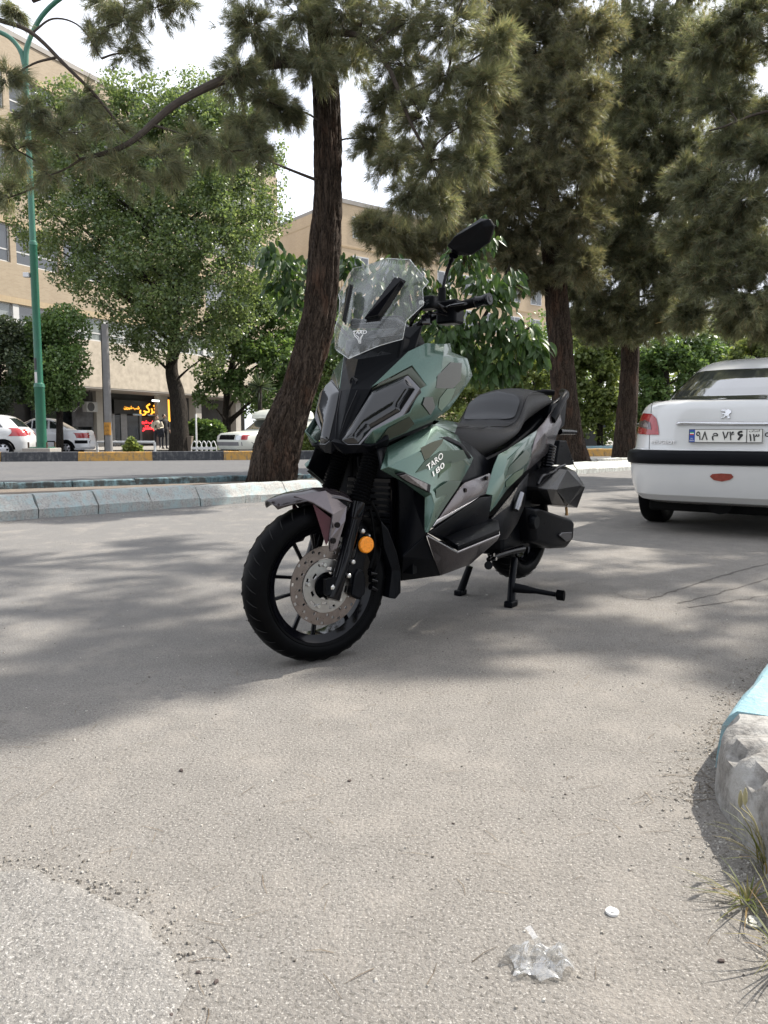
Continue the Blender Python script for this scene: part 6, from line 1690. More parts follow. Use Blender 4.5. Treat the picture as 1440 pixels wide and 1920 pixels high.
# ---- two straight pines further along, one outside the picture on the right
PB = 17.5
tB = [at_y(1078, 876, PB), at_y(1068, 830, PB), at_y(1058, 740, PB), at_y(1050, 640, PB), at_y(1041, 520, PB), at_y(1032, 400, PB), at_y(1012, 250, PB), at_y(993, 120, PB), at_y(982, 0, PB), at_y(975, -150, PB), at_y(972, -300, PB)]
tB = [tuple(p) for p in tB]
cB = pxc([(930, 205, 16, 58), (960, 290, 16, 60), (1000, 180, 16.5, 60), (1050, 130, 16.5, 70), (1062, 230, 16, 68), (1100, 300, 16, 58), (962, 372, 16.5, 58), (1000, 440, 17, 58), (925, 425, 17, 48), (950, 110, 16.6, 55), (905, 330, 17, 45),
          (1090, 180, 16, 60), (1010, 330, 16, 60), (1080, 400, 16.5, 60), (730, 440, 15, 48), (780, 462, 15.5, 52), (700, 425, 15, 36), (832, 430, 15.5, 46), (1040, 20, 17, 80), (960, 30, 17, 60), (1100, 60, 16.5, 72), (880, 470, 16, 36),
          (1000, 520, 17.4, 42), (1085, 500, 16.8, 55), (960, 480, 17, 45), (1130, 330, 17.5, 60), (900, 250, 17.5, 45), (960, 200, 17.8, 60), (1040, 300, 18, 70), (1060, 460, 18, 60), (940, 60, 17.5, 60), (1020, 90, 17.8, 70), (840, 360, 16.5, 40), (890, 390, 16.5, 44), (1000, -100, 17, 110), (900, -40, 17, 70), (1100, -80, 17, 90)])
pineB = pine("pine_tree", "straight pine behind the scooter seat, nearer of the two upright trunks", (tB[0][0], tB[0][1], .12), tB, [.40, .34, .29, .275, .26, .24, .21, .18, .15, .1, .05], cB, M_NEEDD, .18, .005, 100, 7, 20, "pines along the median", droop=.3,
     extra=[([tB[5], tuple(at_y(900, 380, 16.5)), tuple(at_y(790, 450, 15.4))], .07, .02)])
PC = 21.0
tC = [tuple(at_y(x, y, PC)) for x, y in ((1170, 868), (1174, 800), (1180, 700), (1183, 560), (1184, 430), (1180, 250), (1176, 100), (1170, -60), (1168, -240))]
cC = pxc([(1130, 470, 20, 68), (1200, 500, 19.5, 70), (1262, 540, 19, 68), (1092, 545, 20, 48), (1150, 570, 20, 56), (1232, 598, 19.5, 52), (1120, 615, 20.5, 36), (1190, 420, 19.5, 80), (1270, 460, 19, 78), (1130, 380, 20, 70), (1200, 330, 19.5, 80), (1282, 370, 19, 78),
          (1150, 290, 19.5, 70), (1230, 250, 19, 80), (1180, 180, 19.5, 80), (1262, 170, 19, 80), (1150, 80, 20, 80), (1230, 60, 19.5, 80), (1302, 80, 19, 78), (1080, 600, 20.5, 36), (1302, 280, 19, 70), (1170, -50, 20, 100), (1280, -40, 19.5, 90), (1190, 620, 20, 36), (1230, 330, 21.5, 90), (1160, 230, 21.5, 90), (1250, 120, 21.5, 90), (1200, 470, 21.8, 90), (1110, 200, 21, 70), (1310, 180, 20, 70), (1310, 450, 20, 70), (1290, 540, 20, 60)])
pineC = pine("pine_tree", "slim straight pine left of the white saloon car", (tC[0][0], tC[0][1], .12), tC, [.36, .28, .25, .235, .22, .18, .14, .09, .05], cC, M_NEED, .19, .006, 115, 7, 20, "pines along the median", droop=.2)
PD = 15.0
tD = [(10.6, PD, 0), (10.5, PD, 2.5), (10.4, PD, 5), (10.4, PD, 8), (10.5, PD, 11)]
cD = pxc([(1330, 520, 14.5, 78), (1400, 560, 14, 76), (1360, 440, 14.5, 78), (1430, 480, 14, 68), (1330, 360, 14.5, 68), (1400, 375, 14, 68), (1442, 290, 14, 50), (1352, 195, 15, 66), (1340, 90, 15, 76), (1405, 30, 14.5, 62), (1380, 595, 14.5, 48), (1442, 610, 14.5, 42),
          (1300, 440, 15.2, 60), (1370, 120, 15.5, 60), (1420, 220, 15.3, 50), (1290, 330, 15.4, 50), (1400, 460, 15, 70), (1292, 590, 15, 44), (1378, 270, 14.8, 52), (1530, 200, 14.5, 90), (1560, 380, 14.5, 90), (1540, 540, 14.5, 80), (1500, 60, 14.5, 80), (1650, 300, 15, 110), (1700, 480, 15, 100), (1600, 100, 15, 110), (1800, 350, 15.5, 110)])
pine("pine_tree", "broad pine leaning in from the right edge above the white saloon", tD[0], tD, [.32, .28, .24, .18, .08], cD, M_NEED, .17, .0046, 100, 7, 20, "pines along the median", droop=.2,
     extra=[([tD[2], tuple(at_y(1500, 215, 14.6)), tuple(at_y(1330, 245, 14.5))], .05, .015), ([tD[3], tuple(at_y(1480, 100, 14.6)), tuple(at_y(1360, 10, 14.5))], .05, .015), ([tD[2], tuple(at_y(1480, 300, 14.4)), tuple(at_y(1370, 300, 14.3))], .04, .012)])

# ---- trees on the right-hand pavement, outside the picture, that shade the lane
def shade(x, y, z): k = z / math.tan(SUN_EL); return (x + math.sin(SUN_AZ) * k, y + math.cos(SUN_AZ) * k, z)
SH = [(-.98, 2.12, 5.3, .28), (-1.4, 2.25, 5.5, .4), (-.75, 2.45, 5.6, .4), (-.3, 2.9, 5.8, .45), (-2.6, 2.9, 6.2, .8), (-1.7, 3.3, 6.0, .9), (-1.9, 2.35, 5.8, .55), (-.9, 4.2, 6.3, .9), (-2.2, 4.4, 6.6, .8), (.0, 4.6, 6.2, .9), (.5, 3.2, 6.0, .55), (1.2, 3.9, 5.8, .8), (.9, 2.75, 5.6, .42), (1.7, 3.1, 5.6, .6), (.1, 2.55, 5.5, .35), (1.9, 4.4, 6.2, .8),
      (.9, 5.0, 6.4, .6), (-1.0, 3.0, 6.0, .6), (-3.2, 3.6, 6.8, .8), (2.4, 5.0, 6.5, .7), (1.35, 2.35, 5.5, .3), (-.3, 3.5, 6.4, .75), (.5, 4.0, 5.8, .7), (2.5, 3.7, 6.0, .55), (-3.6, 4.8, 6.8, .9), (-1.6, 5.1, 6.8, .6)]
cE = [(*shade(x, y, z), r * .95, r * .95, r * .8) for x, y, z, r in SH]
tE = [(5.7, 6.4, .11), (5.75, 6.45, 2.2), (5.6, 6.5, 4.2), (5.4, 6.5, 6.2), (5.3, 6.5, 8.0)]
pine("pine_tree", "pine on the right pavement outside the picture whose branches shade the lane", tE[0], tE, [.26, .22, .19, .13, .06], cE, M_NEED, .15, .006, 30, 8, 13, "pines on the right pavement", trunk_n=16)
SH2 = [(2.4, 6.2, 6, .8), (3.4, 7.2, 6, .9), (2.6, 7.6, 6.4, .8), (4.0, 8.4, 6, .9), (3.2, 6.0, 5.6, .8), (4.2, 7.0, 6.2, .8), (3.2, 8.8, 6.4, .9), (2.0, 6.9, 6.2, .6), (4.9, 9.4, 6.2, .9), (5.0, 8.0, 6, .8), (1.0, 6.9, 6.8, .45), (3.9, 6.0, 5.8, .7), (2.9, 5.4, 5.6, .6)]
cF = [(*shade(x, y, z), r * .95, r * .95, r * .8) for x, y, z, r in SH2]
tF = [(9.2, 10.6, .11), (9.1, 10.6, 2.5), (8.9, 10.6, 4.4), (8.7, 10.6, 6.4), (8.6, 10.6, 8)]
pine("pine_tree", "second pine on the right pavement outside the picture that shades the saloon", tF[0], tF, [.26, .22, .19, .13, .06], cF, M_NEED, .16, .007, 40, 8, 14, "pines on the right pavement", trunk_n=16)

# ---- broadleaf trees
def broadleaf(name, label, base, tpts, tr, clumps, n, size, m, group=None, shell=.4, gap=-.06, gs=1.4, shape=LEAF4, droop=.35, cat="tree", bark=None, limbs=True):
    t = thing(name, label, cat, tuple(base), 0, group); B = Vector(base)
    trunk_mesh("trunk", tpts, tr, bark or M_BARK2, t, base, 14)
    if limbs:
        TP = [Vector(p) for p in smooth_path(tpts, 6)]; lm = MB()
        for c in clumps:
            cc = Vector(c[:3]); near = min(TP, key=lambda p: (p - cc).length + abs(p.z - (cc.z - .6 * (p - cc).length)) * .9)
            limb(lm, near - B, cc - B, min(tr[-1] * 1.6 + .02, .03 + .02 * (near - cc).length), .015, .1, 5, 4)
            for _ in range(3):
                u = Vector(rnd_unit(1)[0]); e = cc + Vector((u.x * c[3], u.y * c[4], u.z * c[5])) * .75; limb(lm, cc - B, e - B, .018, .005, .1, 4, 3)
        lm.build("limb", bark or M_BARK2, t, recalc=False)
    P, u, k = in_clumps(clumps, int(n * 1.5), shell)
    P = P[gap_filter(P, gs, gap, base[0])][:n]; u = u[:len(P)]
    D = rnd_unit(len(P)) * .8 + u * .5 + np.array([0, 0, -droop])
    s = size * (.65 + .7 * RNG.random(len(P)))
    o_ = np_mesh("crown", leaf_verts(P - np.array(base), D, s, shape), len(shape), m, t); tag(o_, kind="stuff")
    return t
def TR(d, pts): return [tuple(at_y(x, y, d)) for x, y in pts]

d1 = 33.0; b1 = at_y(336, 850, d1); b1[2] = .05
broadleaf("elm_tree", "big spreading elm in front of the shop arcade", b1, [tuple(b1)] + TR(d1, [(337, 790), (332, 740), (322, 690), (330, 600), (330, 480), (330, 340)]), [.45, .36, .33, .26, .18, .10, .05],
          pxc([(312, 235, 33, 66), (372, 222, 33, 66), (440, 260, 33, 64), (262, 300, 32.5, 66), (190, 350, 32, 66), (142, 420, 31.8, 60), (200, 450, 32, 66), (280, 400, 31.5, 72), (352, 340, 31.5, 74), (430, 345, 32, 70), (490, 325, 33, 50), (500, 400, 33, 52),
               (420, 430, 31.5, 70), (342, 470, 31, 72), (262, 500, 31, 72), (182, 528, 31.5, 62), (128, 500, 32, 50), (232, 580, 31, 62), (312, 560, 30.8, 66), (392, 520, 31, 66), (462, 480, 32, 60), (290, 640, 31.5, 48), (352, 620, 31.5, 56), (240, 640, 32, 46),
               (420, 590, 32, 60), (470, 556, 33, 56), (385, 668, 32.5, 44), (105, 450, 32.5, 40), (300, 320, 34.5, 80), (400, 300, 35, 80), (330, 260, 34, 60), (230, 400, 35, 90), (420, 400, 35.5, 90), (300, 520, 35, 90), (92, 230, 34, 52), (82, 300, 34, 56), (72, 372, 34, 52), (132, 250, 33.5, 56), (172, 225, 34, 54), (222, 215, 34, 52), (125, 330, 33, 60), (60, 440, 34, 44), (170, 290, 33, 60), (260, 240, 34, 50), (30, 330, 34.5, 44), (40, 250, 35, 40), (20, 385, 34, 36), (100, 195, 34, 46), (150, 188, 34, 50), (222, 178, 34, 50), (300, 185, 34, 50), (362, 176, 34, 54), (430, 190, 34, 54), (482, 235, 33.5, 46), (510, 290, 33.5, 36), (400, 240, 33, 60)], .92),
          150000, .115, M_ELM, "street trees across the road")
d2 = 38.0; b2 = at_y(425, 850, d2); b2[2] = .05
broadleaf("elm_tree", "slimmer street tree between the elm and the leaning pine", b2, [tuple(b2)] + TR(d2, [(425, 800), (427, 740), (440, 660), (460, 580)]), [.26, .22, .20, .13, .06],
          pxc([(432, 610, 37, 52), (482, 570, 37, 56), (525, 600, 38, 46), (462, 660, 36.5, 50), (512, 670, 37, 50), (405, 700, 36.5, 40), (540, 530, 38, 44), (455, 720, 36.5, 36), (550, 650, 38, 40), (500, 730, 37, 40), (545, 715, 38, 34), (385, 745, 36.5, 26), (480, 760, 38, 30), (540, 770, 38, 30)]),
          20000, .17, M_ELMB, "street trees across the road")
d3 = 28.5; b3 = at_y(112, 855, d3); b3[2] = .05
broadleaf("hornbeam_tree", "rounded bright green tree left of the grey utility pole", b3, [tuple(b3)] + TR(d3, [(112, 800), (112, 740), (112, 660)]), [.14, .12, .11, .05],
          pxc([(75, 635, d3, 46), (122, 615, d3, 46), (140, 680, 28, 34), (100, 700, 28, 56), (62, 690, 28, 46), (122, 735, 28, 36), (85, 740, 28, 36), (40, 720, 28.3, 36), (45, 650, 29, 36)]), 26000, .105, M_ELMB, "street trees across the road", gap=-.25)
d4 = 27.5; b4 = at_y(-5, 855, d4); b4[2] = .05
broadleaf("dark_tree", "dark dense tree at the far left edge above the hatchback", b4, [tuple(b4)] + TR(d4, [(-5, 800), (-5, 740), (0, 660)]), [.14, .12, .11, .05],
          pxc([(10, 625, d4, 36), (25, 680, d4, 36), (0, 735, d4, 44), (-40, 660, d4, 56), (40, 720, d4 + .5, 26)]), 12000, .11, M_DARKL, "street trees across the road", gap=-.25)
def quick_tree(label, d, cx, ytop, ybot, r, n, size, m, clumps, trunk_r=.15, name="street_tree"):
    b = at_y(cx, 850, d); b[2] = .0
    return broadleaf(name, label, b, [tuple(b)] + TR(d, [(cx, 800), (cx, (ytop + ybot) / 2), (cx, ytop + 20)]), [trunk_r, trunk_r * .85, trunk_r * .7, trunk_r * .3], pxc(clumps), n, size, m, "trees beyond the median")
quick_tree("pale green tree left of the slim pine, above the kiosk", 36, 1125, 640, 780, 60, 16000, .19, M_YELG, [(1095, 665, 36, 40), (1130, 690, 36, 46), (1152, 640, 36, 40), (1110, 740, 36, 44), (1150, 760, 36, 40), (1090, 790, 36, 36), (1075, 720, 36.5, 40), (1140, 810, 36, 26)])
quick_tree("bright green tree between the slim pine and the saloon roof", 31, 1250, 640, 780, 60, 16000, .16, M_ELMB, [(1215, 680, 31, 42), (1262, 665, 31, 46), (1232, 730, 31, 46), (1290, 700, 31, 40), (1215, 780, 31, 40), (1250, 790, 31, 40), (1300, 640, 31.5, 40), (1330, 680, 32, 40)])
quick_tree("pale feathery tree behind the scooter seat and mirror", 29, 970, 640, 780, 60, 16000, .13, M_YELG, [(945, 700, 29, 46), (1000, 715, 29, 46), (915, 735, 29, 40), (980, 660, 29, 42), (1020, 680, 29.5, 36), (950, 780, 29, 50), (1010, 790, 29, 40), (900, 790, 29, 44)])
quick_tree("green tree peeking over the saloon roof at the right edge", 26, 1425, 640, 760, 60, 12000, .13, M_YELG, [(1410, 665, 26, 36), (1450, 650, 26, 40), (1380, 690, 26, 30), (1490, 690, 26, 50), (1440, 720, 26, 40)])
for i, (cx, d, m_, lab) in enumerate(((640, 46, M_ELMB, "far tree right of the leaning pine trunk"), (760, 50, M_ELM, "far tree hidden behind the scooter windscreen"), (860, 47, M_YELG, "far pale tree behind the scooter handlebar"), (1050, 52, M_ELMB, "far tree behind the nearer upright pine"),
                                   (1190, 55, M_YELG, "far pale tree behind the slim pine trunk"), (1330, 50, M_ELM, "far tree above the saloon rear window"), (570, 48, M_ELM, "far tree behind the leaning pine trunk base"))):
    cl = [(cx + random.uniform(-60, 60), random.uniform(610, 800), d + random.uniform(-2, 2), random.uniform(46, 66)) for _ in range(10)]
    quick_tree(lab, d, cx, 610, 800, 60, 12000, .20, m_, cl)

# ---- hedge, small shrubs across the road
def shrub(name, label, d, clumps, n, size, m, group="shrubs across the road"):
    cx = sum(c[0] for c in clumps) / len(clumps); b = at_y(cx, 848, d); b[2] = .05
    t = thing(name, label, "shrub", tuple(b), 0, group); cl = pxc(clumps); lm = MB()
    for c in cl: limb(lm, (0, 0, 0), Vector(c[:3]) - Vector(b), .02, .006, .05, 5, 3)
    lm.build("stem", M_BARK2, t, recalc=False)
    P, u, k = in_clumps(cl, n, .45); D = rnd_unit(n) * .7 + u * .5 + np.array([0, 0, .3])
    o_ = np_mesh("foliage", leaf_verts(P - b, D, size * (.7 + .6 * RNG.random(n)), LEAF6), 6, m, t); tag(o_, kind="stuff")
shrub("hedge", "clipped dark hedge beside the planter, behind the hoop fence", 34, [(352, 808, 34, 16), (368, 805, 34, 18), (386, 806, 34, 18), (404, 808, 34, 18), (375, 826, 34, 18), (395, 828, 34, 18), (358, 828, 34, 16)], 7000, .13, M_ELMB)
shrub("shrub", "small bright shrub on the far median near the utility pole", 23.2, [(243, 838, 23.2, 9), (247, 830, 23.2, 8), (252, 840, 23.2, 9), (238, 842, 23.2, 7), (258, 844, 23.2, 8)], 700, .09, M_YELG)
shrub("shrub", "fresh green shrub right of the leaning pine trunk across the road", 26, [(575, 825, 26, 14), (585, 812, 26, 12), (592, 832, 26, 14), (566, 838, 26, 12), (578, 842, 26, 14)], 2200, .08, M_YELG)
# spiky yucca behind the pickup
yb = at_y(488, 800, 32); yb[2] = .05
yt = thing("yucca_plant", "dark spiky palm-like plant above the cream pickup", "plant", tuple(yb), 0, "shrubs across the road")
hz = at_y(488, 725, 32)[2]
MB().tube([(0, 0, 0), (0, 0, hz - .05)], [.10, .08], 8).build("stem", M_BARK2, yt)
n = 90; U = rnd_unit(n); U[:, 2] = U[:, 2] * .8 + .25
o_ = np_mesh("spike_leaves", leaf_verts(np.tile([0, 0, hz - .05], (n, 1)), U, .75 * (.7 + .4 * RNG.random(n)), np.array([(.03, 0, 0), (.035, .5, 0), (0, 1, 0), (-.035, .5, 0), (-.03, 0, 0)]) ), 5, M_DARKL, yt); tag(o_, kind="stuff")

# ---- broad-leaved young mulberry on the median, behind the scooter: single leaves
mb0 = np.array([.55, 11.75, .13])
mul = thing("mulberry_tree", "young tree with large drooping leaves behind the scooter handlebar", "tree", tuple(mb0))
dm = 11.6
stems = [[(.0, 0, 0), (.05, .05, .8), (.2, .0, 1.8)], [(0, 0, 0), (-.3, -.1, 1.0), (-1.2, -.3, 2.2), (-1.9, -.4, 2.7)], [(.05, .05, .8), (.6, -.1, 1.5), (1.6, -.3, 2.2)], [(.05, .05, .8), (.0, .1, 1.9), (-.2, .0, 2.8)], [(.1, 0, 1.2), (.9, 0, 2.3), (1.3, -.2, 3.1)], [(-.3, -.1, 1.0), (-.5, -.2, 1.9), (-.6, -.2, 2.6)]]
for i, s in enumerate(stems):
    MB().tube(smooth_path(s, 6), [.035 * (1 - k / (len(s) * 6)) + .006 for k in range((len(s) - 1) * 6 + 1)], 7).build("branch", M_BARK2, mul, smooth=50)
MCL = pxc([(505, 470, 11.4, 24), (530, 500, 11.3, 36), (552, 555, 11.4, 34), (520, 540, 11.5, 24), (575, 500, 11.6, 24), (660, 500, 11.6, 36), (650, 560, 11.6, 36), (700, 540, 11.7, 40), (740, 590, 11.7, 40), (690, 610, 11.6, 40), (650, 640, 11.6, 34), (780, 530, 11.6, 40), (830, 560, 11.6, 40),
            (870, 490, 11.3, 40), (905, 440, 11.4, 36), (910, 540, 11.2, 44), (950, 540, 11.3, 38), (880, 620, 11.2, 40), (940, 610, 11.1, 44), (985, 640, 11.0, 38), (1010, 655, 11.0, 26), (930, 680, 11.1, 40), (880, 680, 11.2, 36), (845, 645, 11.1, 36), (820, 610, 11.4, 34), (960, 690, 11.1, 30), (740, 500, 11.8, 30), (770, 650, 11.6, 40)], 1.0)
# leaf: folded along its midrib, pointed, 14 triangles
lf = []; lf_f = []
for k in range(6):
    t = k / 5; w = .25 * math.sin(math.pi * min(1, t * .92 + .06)) ** .8 * (1 - .25 * t); w = 0.0 if k == 5 else w
    lf += [(-w, t, .22 * w - .24 * t * t), (0, t, -.03 - .24 * t * t), (w, t, .22 * w - .24 * t * t)]
for k in range(5): lf_f += [(3 * k, 3 * k + 1, 3 * k + 4, 3 * k + 3), (3 * k + 1, 3 * k + 2, 3 * k + 5, 3 * k + 4)]
lmeshes = []
for q in range(3):
    me = bpy.data.meshes.new("leaf"); sc_ = (.17, .20, .135)[q]
    me.from_pydata([(x * sc_, y * sc_, z * sc_ * (1 + .4 * q)) for x, y, z in lf], [], lf_f); me.polygons.foreach_set("use_smooth", [True] * len(me.polygons)); me.materials.append(M_MULB); lmeshes.append(me)
NL = 2300
P, u, k = in_clumps(MCL, NL, .5); order = np.argsort(P[:, 1]); P, u = P[order], u[order]
crown = link_mesh("crown", bpy.data.meshes.new("crown"), mul) if False else None
bigV, bigF = [], []
for i in range(NL):
    d = Vector((u[i][0] * .5 + random.uniform(-.4, .4), u[i][1] * .5 + random.uniform(-.5, .2), -.75 + random.uniform(-.3, .5))).normalized()
    nrm = Vector((random.uniform(-.5, .5), random.uniform(-1, .1), random.uniform(.1, 1.0))); X = d.cross(nrm).normalized(); Z = X.cross(d)
    M = Matrix((X, d, Z)).transposed().to_4x4(); M.translation = Vector(P[i] - mb0)
    if i < 300:
        o_ = bpy.data.objects.new("leaf", lmeshes[i % 3]); COL.objects.link(o_); o_.parent = mul; o_.matrix_local = M
    else:
        sc_ = random.choice((.11, .14, .17, .2)); o0 = len(bigV); bigV += [M @ Vector((x * sc_, y * sc_, z * sc_)) for x, y, z in lf]; bigF += [tuple(j + o0 for j in f_) for f_ in lf_f]
o_ = obj("leaves", bigV, bigF, M_MULB, mul, smooth=180); tag(o_, kind="stuff")

# the street goes on behind the camera: more of the same pines (seen only in reflections)
for src, x, y, rz, lab in ((pineC, -4.2, -6.5, 40, "pine behind the camera on the left, outside the picture"), (pineB, 2.2, -9.5, 150, "pine straight behind the camera, outside the picture"), (pineC, -10.5, -3.5, 200, "pine left of the camera, outside the picture"),
                           (pineB, -6.5, -13.0, 300, "far pine behind the camera on the left, outside the picture"), (pineC, 7.5, -7.0, 100, "pine behind the camera on the right, outside the picture")):
    c_ = copy_tree(src); c_.location = (x, y, 0); c_.rotation_euler = (0, 0, rad(rz)); c_["label"] = lab; c_["group"] = "pines behind the camera"

# ================================================================== PEOPLE (small, across the road)
def person(label, loc, rotz, joints, edges, radii, body_m, extras):
    t = thing("person", label, "person", loc, rotz)
    me = bpy.data.meshes.new("body"); me.from_pydata(joints, edges, []); me.materials.append(body_m)
    o_ = link_mesh("body", me, t); md = o_.modifiers.new("skin", 'SKIN'); md.use_smooth_shade = True
    for i, r in enumerate(radii):
        me.skin_vertices[0].data[i].radius = (r, r * .85)
        me.skin_vertices[0].data[i].use_root = i == 0
    sb = o_.modifiers.new("sub", 'SUBSURF'); sb.levels = 1; sb.render_levels = 1
    extras(t); return t
M_SKIN = mat("skin", (.42, .26, .19), .55, 0, .06, 8)
M_CREAM = mat("cream_jacket", (.55, .50, .40), .85, 0, .1, 8)
M_NAVY = mat("dark_jeans", (.018, .02, .03), .85, 0, .2, 9)
M_CHAR = mat("charcoal_shirt", (.022, .022, .024), .85, 0, .2, 9)
M_HAIR = mat("dark_hair", (.03, .018, .013), .6, 0, .2, 30)
def ball(mb, c, r, n=14): # ellipsoid
    prof = [(max(.0005, math.sin(math.pi * k / 10)), -math.cos(math.pi * k / 10)) for k in range(11)]
    m = MB().lathe(prof, n, 'z'); m.xf(Matrix.Translation(c) @ Matrix.Diagonal((*r, 1))); mb.add(m.v, m.f); return mb
def hand(t, wrist, dirn, nrm, m=M_SKIN):
    w = Vector(wrist); d = Vector(dirn).normalized(); nn = Vector(nrm).normalized(); s_ = d.cross(nn); mb = MB()
    mb.tube([w, w + d * .05, w + d * .085], [.022, .036, .034], 8, squash=(.5, 1.1))
    for k, ln in enumerate((.066, .076, .07, .054)):
        b = w + d * .08 + s_ * (-.027 + .018 * k); mb.tube([b, b + d * ln * .5 - nn * .006, b + d * ln * .85 - nn * .03], [.0085, .0078, .0062], 6)
    b = w + d * .03 + s_ * -.034; mb.tube([b, b + d * .025 - s_ * .022, b + d * .058 - s_ * .026 - nn * .012], [.011, .0095, .007], 6)
    return mb.build("hand", m, t, smooth=60)
def head(t, c, face, hair_long=False, up=0.0):
    f_ = Vector(face).normalized(); r_ = f_.cross(Vector((0, 0, 1))); c = Vector(c)
    hd = ball(MB(), c, (.078, .085, .112)).build("head", M_SKIN, t, smooth=80)
    mb = MB(); ball(mb, c - f_ * .022 + Vector((0, 0, .028)), (.086, .09, .10))
    if hair_long: ball(mb, c - f_ * .05 + Vector((0, 0, .10)), (.05, .05, .04)); ball(mb, c - f_ * .06 - Vector((0, 0, .05)), (.06, .05, .10))
    mb.build("hair", M_HAIR, hd, smooth=80)
    mb = MB()
    for sg in (-1, 1): ball(mb, c + f_ * .074 + r_ * .03 * sg, (.010, .010, .006), 8)
    mb.build("eyes", M_HAIR, hd, smooth=80)
    MB().tube([c + f_ * .078 + Vector((0, 0, .004)), c + f_ * .102 - Vector((0, 0, .032))], [.008, .014], 6).build("nose", M_SKIN, hd, smooth=80)
    MB().tube([c + f_ * .076 + r_ * .02 - Vector((0, 0, .058)), c + f_ * .078 - r_ * .02 - Vector((0, 0, .058))], .005, 5).build("mouth", mat("lips", (.35, .12, .1), .5), hd)
    for sg in (-1, 1): ball(MB(), c + r_ * .078 * sg - Vector((0, 0, .005)), (.014, .018, .028), 8).build("ear", M_SKIN, hd, smooth=80)
# woman looking at a phone. local frame: -y towards the road
J = [(0, 0, .93), (0, .0, 1.12), (0, .01, 1.33), (0, .0, 1.42), (0, -.01, 1.47),
     (-.09, 0, .88), (-.10, -.01, .50), (-.10, .01, .09), (.09, 0, .88), (.11, -.01, .50), (.12, .01, .09),
     (-.17, .0, 1.36), (-.24, .02, 1.10), (-.11, -.20, 1.12), (.17, .0, 1.36), (.25, .02, 1.10), (.12, -.18, 1.02), (-.10, -.10, .05), (.12, -.10, .05)]
Ed = [(0, 1), (1, 2), (2, 3), (3, 4), (0, 5), (5, 6), (6, 7), (0, 8), (8, 9), (9, 10), (2, 11), (11, 12), (12, 13), (2, 14), (14, 15), (15, 16), (7, 17), (10, 18)]
Rd = [.135, .12, .135, .06, .05, .095, .066, .046, .095, .066, .046, .065, .05, .036, .065, .05, .036, .038, .038]
wy = 39.0; wpos = at_y(296, 846, wy)
def woman(t):
    # jacket over the upper body, open hem at the hips
    jk = [(.165, .95), (.16, 1.05), (.15, 1.2), (.165, 1.33), (.11, 1.41), (.065, 1.44)]
    MB().lathe([(r, z) for r, z in jk], 18, 'z').xf(Matrix.Diagonal((1.12, .82, 1, 1))).build("jacket", M_CREAM, t, smooth=60, solid=.006)
    for sg, a, b, c in ((-1, J[11], J[12], J[13]), (1, J[14], J[15], J[16])):
        MB().tube(smooth_path([a, b, Vector(b).lerp(Vector(c), .85)], 4), [.078] * 4 + [.062] * 3 + [.052] * 2, 10).build("sleeve", M_CREAM, t, smooth=60)
    hand(t, J[13], (.35, -.6, .25), (0, -.3, 1)); hand(t, J[16], (-.4, -.6, .1), (0, -.3, 1))
    head(t, (0, -.015, 1.575), (0.1, -1, -.35), True)
    for x in (-.10, .12): MB().tube([(x, .06, .035), (x, -.05, .04), (x, -.15, .028)], [.038, .042, .03], 8, squash=(.7, 1)).build("shoe", mat("white_shoe", (.55, .54, .5), .6), t, smooth=60)
person("woman in a cream jacket and dark jeans looking at a phone by the elm trunk", (wpos[0], wy, .05), rad(12), J, Ed, Rd, M_NAVY, woman)
wl = Matrix.Translation((wpos[0], wy, .05)) @ Matrix.Rotation(rad(12), 4, 'Z')
ph = thing("phone", "dark mobile phone held by the woman in the cream jacket", "phone", tuple(wl @ Vector((-.04, -.30, 1.14))), rad(12))
MB().box((-.038, -.012, -.07), (.038, -.003, .07)).build("case", M_UNDER, ph, bevel=.004); MB().box((-.034, -.0025, -.064), (.034, -.001, .064)).build("screen", M_GLASSD, ph)
bg = thing("coat", "dark folded coat hanging over the woman's arm", "coat", tuple(wl @ Vector((.17, -.15, .98))), rad(12))
cv = []; NC = 9
for i in range(NC):
    for k in range(NC):
        x = -.17 + .34 * i / (NC - 1); s_ = -1 + 2 * k / (NC - 1); z = -.42 * abs(s_) ** 1.2 + .05; y = .07 * math.copysign(min(1, abs(s_) * 3), s_) + .02 * math.sin(i * 2.1 + k)
        cv.append((x + .015 * math.sin(k * 1.7), y, z + .02 * math.sin(i * 1.3)))
obj("cloth", cv, [(i * NC + k, i * NC + k + 1, (i + 1) * NC + k + 1, (i + 1) * NC + k) for i in range(NC - 1) for k in range(NC - 1)], M_NAVY, bg, smooth=60, solid=.02)
MB().tube([(-.17, 0, .055), (.17, 0, .055)], .022, 8).build("fold", M_NAVY, bg, smooth=60)
